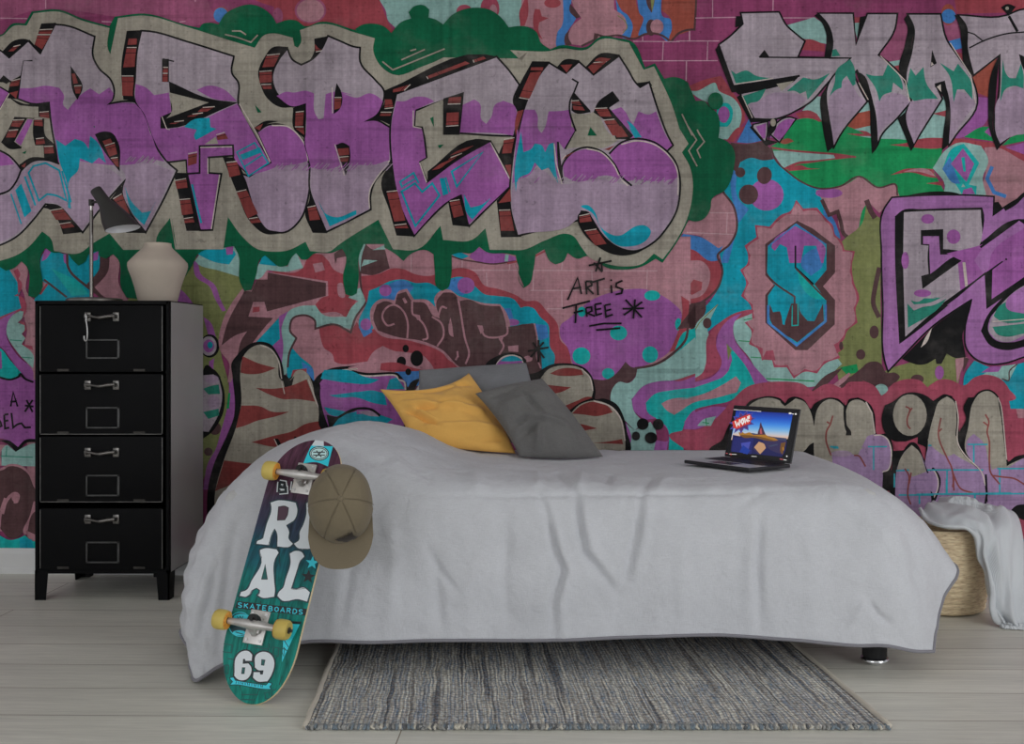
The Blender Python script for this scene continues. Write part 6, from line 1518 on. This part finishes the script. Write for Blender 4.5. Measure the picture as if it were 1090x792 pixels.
# visor
top_g, bot_g = [], []
NVv, NVu = 14, 40
for j in range(NVv + 1):
    rt_, rb_ = [], []
    for i in range(NVu + 1):
        u = i / NVu; ph = radians(14 + 152 * u); v = j / NVv
        q0 = crown(pi / 2, ph, .985)
        cx = cos(ph); sy = sin(ph)
        q1 = Cc + rt * (RX * 1.01 * (abs(cx) ** .80) * (1 if cx > 0 else -1)) + dn * (RD_ * .18 + (26.5 * pxm + RD_ * .82) * max(0, sy) ** .62)
        q = q0.lerp(q1, v)
        arch = ap * (.020 * (1 - (q - Cc).dot(rt) ** 2 / RX ** 2) * (.35 + .65 * v) + .004 * v)
        q = q + arch
        rt_.append(q + ap * .0018); rb_.append(q - ap * .0018)
    top_g.append(rt_); bot_g.append(rb_)
bm = new(); A1 = grid_faces(bm, top_g); B1 = grid_faces(bm, bot_g)
idx = [(0, i) for i in range(NVu + 1)] + [(j, NVu) for j in range(1, NVv + 1)] + [(NVv, i) for i in range(NVu - 1, -1, -1)] + [(j, 0) for j in range(NVv - 1, 0, -1)]
for a, b_ in zip(idx, idx[1:] + idx[:1]): bm.faces.new((A1[a[0]][a[1]], A1[b_[0]][b_[1]], B1[b_[0]][b_[1]], B1[a[0]][a[1]]))
bmesh.ops.remove_doubles(bm, verts=bm.verts, dist=1e-6)
vis = obj('visor', bm, cap_u, cap, auto=60)
# embroidered dark bird on the front panel
def cap_px(x, y):
    o = V3((0, 0, CAMH)); d = ray(x, y)
    # march the ray onto the crown
    for k in range(400):
        q = o + d * (2.45 + k * .0008) - Cc
        x_, y_, z_ = q.dot(rt), q.dot(dn), q.dot(ap)
        zc_ = max(0, z_) / HH
        sh_ = zc_ ** 1.25
        if zc_ <= 1 and ((x_ - sh_ * .012) / RX) ** 2 + ((y_ + sh_ * .018) / (RD_ if y_ > 0 else RU)) ** 2 <= 1 - min(1, sh_) ** 2: break
    return Cc + q - d * .0115
bird = [(775, 648), (800, 640), (835, 630), (858, 615), (876, 600), (884, 622), (908, 632), (895, 642), (868, 650), (842, 664), (822, 660), (800, 660)]
def inside(x, y):
    c = False
    for k in range(len(bird)):
        (xa, ya), (xb, yb) = bird[k], bird[k - 1]
        if (ya > y) != (yb > y) and x < (xb - xa) * (y - ya) / (yb - ya) + xa: c = not c
    return c
bm = new(); cell = {}
def bv(i, j):
    if (i, j) not in cell: cell[(i, j)] = bm.verts.new(cap_px(220 + (770 + i * 4) / 5.658, 460 + (598 + j * 4) / 5.658))
    return cell[(i, j)]
for i in range(36):
    for j in range(18):
        if inside(772 + i * 4, 600 + j * 4): bm.faces.new((bv(i, j), bv(i + 1, j), bv(i + 1, j + 1), bv(i, j + 1)))
obj('embroidery', bm, cloth('dark_embroidery', srgb(34, 28, 24), 900), cr_)['label'] = 'dark embroidered bird-like emblem'

# ------------------------------------------------------------------ laptop
zt = .508
hb = V3((.600, 3.318, zt)); hdir = V3((.160, -.222, 0)).normalized(); LWd = .272
fdir = V3((hdir.y, -hdir.x, 0)).normalized()            # from hinge to the front edge
if fdir.x > 0: fdir = -fdir
DP = .178
lap = empty('laptop', hb)
tag(lap, 'open black laptop standing on the bedspread with a bright landscape on its screen', 'laptop')
lap_m = mat('black_laptop_shell', srgb(26, 26, 28), .35, spec=.5)
key_m = mat('black_keys', srgb(16, 16, 18), .5)
def lp_(a, b_, c): return hb + hdir * a + fdir * b_ + V3((0, 0, c))
def local_box(bm, lo, hi, f, bev=.002, seg=2):
    b2 = new(); box(b2, lo, hi, bev, seg); mp_ = {}
    for v in b2.verts: mp_[v] = bm.verts.new(f(*v.co))
    for fa in b2.faces: bm.faces.new([mp_[v] for v in fa.verts])
    b2.free()
bm = new(); local_box(bm, (0, 0, 0), (LWd, DP, .011), lp_, .004, 3); base = obj('base', bm, lap_m, lap, auto=40)
bm = new()
for r_ in range(5):
    for c_ in range(13):
        w_ = (LWd - .03) / 13
        local_box(bm, (.015 + c_ * w_, .022 + r_ * .0165, .0105), (.015 + c_ * w_ + w_ * .86, .022 + r_ * .0165 + .0142, .0122), lp_, .0006, 1)
obj('keyboard', bm, key_m, base)
bm = new(); local_box(bm, (.006, .096, .0108), (LWd - .006, DP - .004, .0114), lp_, .0003, 1); obj('palm_rest', bm, mat('palm_rest_reflection', srgb(140, 140, 142), .35, spec=.5), base)['label'] = 'palm rest with its reflection put into the grey'  # pale grey stands in for light cloth mirrored in the dark surface
bm = new(); local_box(bm, (LWd * .32, .112, .0112), (LWd * .68, .165, .0117), lp_, .0003, 1); obj('touchpad', bm, mat('touchpad_glass', srgb(40, 40, 42), .25), base)
th_ = radians(15); LH = .168
lup = (-fdir * sin(th_) + V3((0, 0, cos(th_)))); lnm = hdir.cross(lup).normalized()
if lnm.dot(fdir) < 0: lnm = -lnm
def ld(a, b_, c): return hb + V3((0, 0, .012)) + hdir * a + lup * b_ + lnm * c
bm = new(); local_box(bm, (0, 0, -.006), (LWd, LH, 0), ld, .003, 3); lid = obj('lid', bm, lap_m, lap, auto=40)
bm = new(); tube(bm, [lp_(.03, 0, .010), lp_(LWd - .03, 0, .010)], .005, 12); obj('hinge', bm, lap_m, lap, auto=40)
# screen picture
SCO = {'s': (0, 0, 1.0)}
def lc(r_, g_, b__): return (lin1(r_), lin1(g_), lin1(b__), 1)
SC = {'N': lc(8, 8, 12), 'b0': lc(24, 56, 150), 'b1': lc(34, 92, 196), 'b2': lc(60, 132, 222), 'b3': lc(104, 168, 228), 'b4': lc(160, 190, 220), 'b5': lc(206, 188, 180), 'hz': lc(60, 66, 96), 'go': lc(168, 116, 40), 'g2': lc(110, 74, 36),
      'dk': lc(26, 28, 82), 'd2': lc(34, 38, 104), 'd3': lc(52, 44, 84), 'rk': lc(72, 44, 62), 'rf': lc(196, 150, 112), 'bu': lc(70, 78, 170), 'rd': lc(206, 58, 48), 'wh': lc(235, 232, 230), 'pu': lc(86, 52, 104), 'pr': lc(178, 84, 92)}
sg = Paint(SCO, SC)
# frame of the picture: the lid in the zoom crop (TL 140,82  TR 795,145  BR 665,720  BL 20,600)
def lidpt(x, y):
    """crop pixel -> lid coordinates by inverting the quad (bilinear)"""
    TL, TR, BR2, BL2 = (140, 82), (795, 145), (665, 720), (20, 600)
    u = v = .5
    for _ in range(12):
        fx = (1 - v) * ((1 - u) * TL[0] + u * TR[0]) + v * ((1 - u) * BL2[0] + u * BR2[0]) - x
        fy = (1 - v) * ((1 - u) * TL[1] + u * TR[1]) + v * ((1 - u) * BL2[1] + u * BR2[1]) - y
        a = (1 - v) * (TR[0] - TL[0]) + v * (BR2[0] - BL2[0]); b_ = (1 - u) * (BL2[0] - TL[0]) + u * (BR2[0] - TR[0])
        c = (1 - v) * (TR[1] - TL[1]) + v * (BR2[1] - BL2[1]); d = (1 - u) * (BL2[1] - TL[1]) + u * (BR2[1] - TR[1])
        det = a * d - b_ * c
        u -= (fx * d - b_ * fy) / det; v -= (a * fy - c * fx) / det
    return u, v
def spt(x, y, h):
    u, v = lidpt(x, y)
    return ld(u * LWd, (1 - v) * LH, .0006 + h)
sp2 = sg.p
stops = [(0, (22, 50, 146)), (.25, (32, 88, 196)), (.5, (66, 140, 226)), (.72, (128, 182, 226)), (.88, (190, 196, 208)), (1, (222, 186, 164))]
for k in range(22):
    f_ = k / 21
    for (fa, ca), (fb, cb) in zip(stops, stops[1:]):
        if fa <= f_ <= fb: cc = [ca[i] + (cb[i] - ca[i]) * (f_ - fa) / (fb - fa) for i in range(3)]; break
    SC['y%d' % k] = lc(*cc)
    ya = 140 + f_ * 250; yb = 190 + f_ * 250
    sp2('y%d' % k, '%.0f %.0f %.0f %.0f 655 460 100 440' % (165 - f_ * 45, ya, 725 - f_ * 60, yb))
sp2('hz', '200 400 260 380 400 400 500 425 650 450 640 500 180 440')
sp2('dk', '120 390 180 405 260 420 400 425 480 445 650 480 620 600 590 645 90 560'); sp2('d2', '130 420 330 430 300 600 100 560'); sp2('d3', '400 430 640 480 600 620 480 560')
sp2('go', '180 370 215 362 240 380 300 375 320 395 380 400 440 398 480 425 530 440 570 470 500 465 420 440 300 412 230 412 190 400'); sp2('g2', '195 395 260 400 380 420 480 450 560 480 470 470 330 430 220 420')
# a plain rocky peak on the horizon
sp2('rk', '370 402 380 362 392 335 400 296 412 268 418 300 428 330 440 372 452 404'); sp2('pr', '400 345 412 330 418 395 398 395')
sp2('rf', '330 530 380 475 430 500 445 545 385 605', 0); sp2('d3', '330 530 385 605 370 610 318 545'); sp2('hz', '470 520 560 505 560 518 490 535'); sp2('g2', '590 500 640 490 600 620 585 600'); sp2('bu', '200 480 300 470 260 590 220 590'); sp2('b0', '220 500 290 560 260 600 180 570')
# starburst and word
br_ = []
for k in range(22):
    a = 2 * pi * k / 22; q_ = 1.0 if k % 2 == 0 else .62
    br_.append('%.0f %.0f' % (225 + 150 * q_ * cos(a) * .95, 262 + 118 * q_ * sin(a) - 40 * q_ * cos(a)))
sp2('bu', ' '.join(br_)); sp2('pu', ' '.join('%.0f %.0f' % (225 + (float(s.split()[0]) - 225) * .86, 262 + (float(s.split()[1]) - 262) * .86) for s in br_))
sp2('rd', '120 255 160 235 300 180 325 215 300 285 240 300 160 330 130 320')
WL = ('150 250 165 305 178 270 192 296 198 235', '222 232 212 262 226 284 240 262 232 230 222 232', '248 218 256 272 266 238 280 262 282 205', '298 196 294 232')
for s in WL: sg.l('wh', 15, s)
sg.e('wh', '294 252', 8, 8)
sg.l('wh', 6, '140 130 420 160'); sg.l('N', 2, '180 135 380 158'); sg.e('wh', '700 188', 14, 9); sg.l('wh', 7, '715 194 735 197'); sg.e('wh', '752 197', 9, 9)
sg.l('pr', 8, '40 575 60 577'); sg.l('wh', 5, '75 585 150 594'); sg.l('rd', 8, '92 580 94 600'); sg.l('wh', 5, '300 622 350 628'); sg.l('pr', 10, '570 665 600 672'); sg.l('wh', 7, '605 674 632 682'); sg.e('wh', '638 640', 6, 8); sg.e('go', '610 560', 8, 20)
bm = new(); lay = bm.loops.layers.float_color.new('paint')
V = [bm.verts.new(ld(a, b_, .0004)) for a, b_ in ((.006, .008), (LWd - .006, .008), (LWd - .006, LH - .006), (.006, LH - .006))]
f = bm.faces.new(V)
for lp in f.loops: lp[lay] = SC['N']
sg.build_into(bm, lay, spt, .000012, 0)
me = bpy.data.meshes.new('screen'); bm.to_mesh(me); bm.free()
scr = link_mesh('screen', me, attr_mat('lit_screen', rough=.2, emit=0.9), lid); scr['label'] = 'lit screen with a blue landscape and a comic starburst'

# ------------------------------------------------------------------ basket
bx0, by0, br0, bh = 1.338, 3.47, .158, .268
def jute_mat():
    mt = bpy.data.materials.new('braided_jute'); mt.use_nodes = True
    nt = mt.node_tree; N = nt.nodes; L = nt.links
    b = N['Principled BSDF']; b.inputs['Roughness'].default_value = .9; b.inputs['Specular IOR Level'].default_value = .15
    tc = N.new('ShaderNodeTexCoord')
    mp = N.new('ShaderNodeMapping'); mp.inputs['Scale'].default_value = (46, 46, 420); L.new(tc.outputs['Object'], mp.inputs[0])
    n = N.new('ShaderNodeTexNoise'); n.inputs['Scale'].default_value = 1; n.inputs['Detail'].default_value = 4; L.new(mp.outputs[0], n.inputs[0])
    cr = N.new('ShaderNodeValToRGB'); L.new(n.outputs[0], cr.inputs[0])
    cr.color_ramp.elements[0].position = .32; cr.color_ramp.elements[0].color = srgb(134, 117, 95)
    cr.color_ramp.elements[1].position = .62; cr.color_ramp.elements[1].color = srgb(180, 162, 136)
    mid = cr.color_ramp.elements.new(.45); mid.color = srgb(162, 144, 118)
    L.new(cr.outputs[0], b.inputs['Base Color'])
    bp = N.new('ShaderNodeBump'); bp.inputs['Strength'].default_value = .6; bp.inputs['Distance'].default_value = .004; L.new(n.outputs[0], bp.inputs['Height']); L.new(bp.outputs[0], b.inputs['Normal'])
    return mt
bm = new()
pr = [(0, .004), (br0 - .02, .004)]
NR = 15
for k in range(NR * 6 + 1):
    z = bh * k / (NR * 6)
    R0 = br0 * (.93 + .09 * sin(pi * min(1, z / bh * .9 + .05)))
    pr.append((R0 + .0042 * abs(sin(pi * k / 6)), .006 + z))
pr += [(br0 - .006, bh + .008), (br0 - .014, bh), (br0 - .02, .02), (0, .014)]
lathe(bm, pr, (bx0, by0, 0), seg=64)
tag(obj('basket', bm, jute_mat(), smooth=True), "round natural jute basket on the floor between the bed's foot and the wall", 'basket')

# ------------------------------------------------------------------ throw blanket over the basket
knit = bpy.data.materials.new('pale_grey_knit'); knit.use_nodes = True
def knit_nodes(mt, col):
    nt = mt.node_tree; N = nt.nodes; L = nt.links
    b = N['Principled BSDF']; b.inputs['Roughness'].default_value = .95; b.inputs['Specular IOR Level'].default_value = .1; b.inputs['Base Color'].default_value = col
    uv = N.new('ShaderNodeUVMap'); uv.uv_map = 'knit'
    wv = N.new('ShaderNodeTexWave'); wv.wave_type = 'BANDS'; wv.bands_direction = 'X'; wv.inputs['Scale'].default_value = 28; wv.inputs['Distortion'].default_value = .6
    L.new(uv.outputs[0], wv.inputs[0])
    mr = N.new('ShaderNodeMapRange'); mr.inputs['To Min'].default_value = .86; mr.inputs['To Max'].default_value = 1.03; L.new(wv.outputs[1], mr.inputs[0])
    vm = N.new('ShaderNodeVectorMath'); vm.operation = 'SCALE'; vm.inputs[0].default_value = col[:3]; L.new(mr.outputs[0], vm.inputs['Scale']); L.new(vm.outputs[0], b.inputs['Base Color'])
    bp = N.new('ShaderNodeBump'); bp.inputs['Strength'].default_value = .5; bp.inputs['Distance'].default_value = .003; L.new(wv.outputs[1], bp.inputs['Height']); L.new(bp.outputs[0], b.inputs['Normal'])
knit_nodes(knit, srgb(166, 169, 172))
# rows follow the cloth from the back left, over the rim, down to the floor at the right; five control points across
ctl = [
 # (inner/left edge ... outer/right edge) as photo pixel + depth
 [(978, 546, 3.42), (984, 538, 3.50), (993, 533, 3.58), (1002, 533, 3.66), (1012, 536, 3.72)],
 [(984, 556, 3.345), (992, 546, 3.40), (1003, 537, 3.50), (1014, 532, 3.60), (1026, 534, 3.70)],
 [(998, 561, 3.30), (1006, 551, 3.345), (1018, 541, 3.43), (1030, 534, 3.54), (1044, 536, 3.66)],
 [(1012, 562, 3.285), (1022, 552, 3.32), (1035, 543, 3.38), (1050, 538, 3.48), (1062, 539, 3.62)],
 [(1028, 562, 3.28), (1038, 556, 3.30), (1050, 550, 3.34), (1066, 543, 3.42), (1079, 546, 3.52)],
 [(1040, 572, 3.28), (1048, 570, 3.27), (1060, 566, 3.29), (1074, 560, 3.34), (1086, 566, 3.42)],
 [(1042, 594, 3.27), (1050, 592, 3.25), (1062, 590, 3.26), (1075, 588, 3.29), (1087, 592, 3.34)],
 [(1049, 612, 3.26), (1056, 612, 3.235), (1066, 612, 3.25), (1077, 612, 3.26), (1087, 616, 3.30)],
 [(1053, 630, 3.25), (1060, 632, 3.22), (1068, 632, 3.235), (1079, 634, 3.235), (1089, 636, 3.26)],
 [(1052, 648, 3.22), (1060, 650, 3.20), (1069, 650, 3.20), (1081, 652, 3.20), (1092, 652, 3.22)],
 [(1058, 661, 3.225), (1066, 664, 3.20), (1075, 665, 3.19), (1086, 666, 3.185), (1098, 665, 3.19)],
 [(1066, 667.5, 3.205), (1074, 669, 3.19), (1083, 670.5, 3.18), (1093, 671, 3.175), (1104, 670, 3.18)],
]
crow = [[at(*c) for c in r_] for r_ in ctl]
Gb = net(crow, 12, 9)
nb = grid_normals(Gb)
n_len, n_w = len(Gb), len(Gb[0])
for i in range(n_len):
    for j in range(n_w):
        u, v = j / (n_w - 1), i / (n_len - 1)
        n = nb[i][j]
        if n.y > 0: n = -n
        am = .014 * (1 - .3 * v)
        d = am * (sin(u * 2 * pi * 2.1 + 1.0 + 1.3 * sin(v * 5)) * .5 + .5 * sin(u * 2 * pi * 3.7 + v * 6)) + .004 * noise.noise(V3((u * 6, v * 14, 2)))
        d -= .018 * fold(u - (.50 + .18 * sin(v * 7)), .07) * (1 if v > .35 else v / .35)
        Gb[i][j] = Gb[i][j] + n * d
        Gb[i][j].z = max(Gb[i][j].z, .008)
bm = new(); uvl = bm.loops.layers.uv.new('knit')
Vb = [[bm.verts.new(q) for q in r_] for r_ in Gb]
for i in range(n_len - 1):
    for j in range(n_w - 1):
        ids = ((i, j), (i, j + 1), (i + 1, j + 1), (i + 1, j))
        f = bm.faces.new([Vb[a][b_] for a, b_ in ids])
        for lp, (a, b_) in zip(f.loops, ids): lp[uvl].uv = (b_ / (n_w - 1), a / (n_len - 1) * 3)
throw = obj('throw_blanket', bm, knit, smooth=True)
tm = throw.modifiers.new('thick', 'SOLIDIFY'); tm.thickness = .011; tm.offset = -1
tag(throw, 'pale grey knitted throw draped over the jute basket down to the floor', 'blanket')
# second fold of the throw lying over the rim at the back
bm = new(); rr = random.Random(8)
for k in range(26):
    u = k / 25
    q = Gb[-1][min(n_w - 1, int(u * (n_w - 1)))]
    tube(bm, [q + V3((0, 0, .002)), q + V3((rr.uniform(-.004, .006), -.006, -.001)), V3((q.x + rr.uniform(-.006, .01), q.y - .014, .004))], [.0042, .0052, .003], 6)
fg = obj('fringe', bm, knit, throw, smooth=True); fg['kind'] = 'stuff'; fg['label'] = 'scalloped knitted border at the floor end'
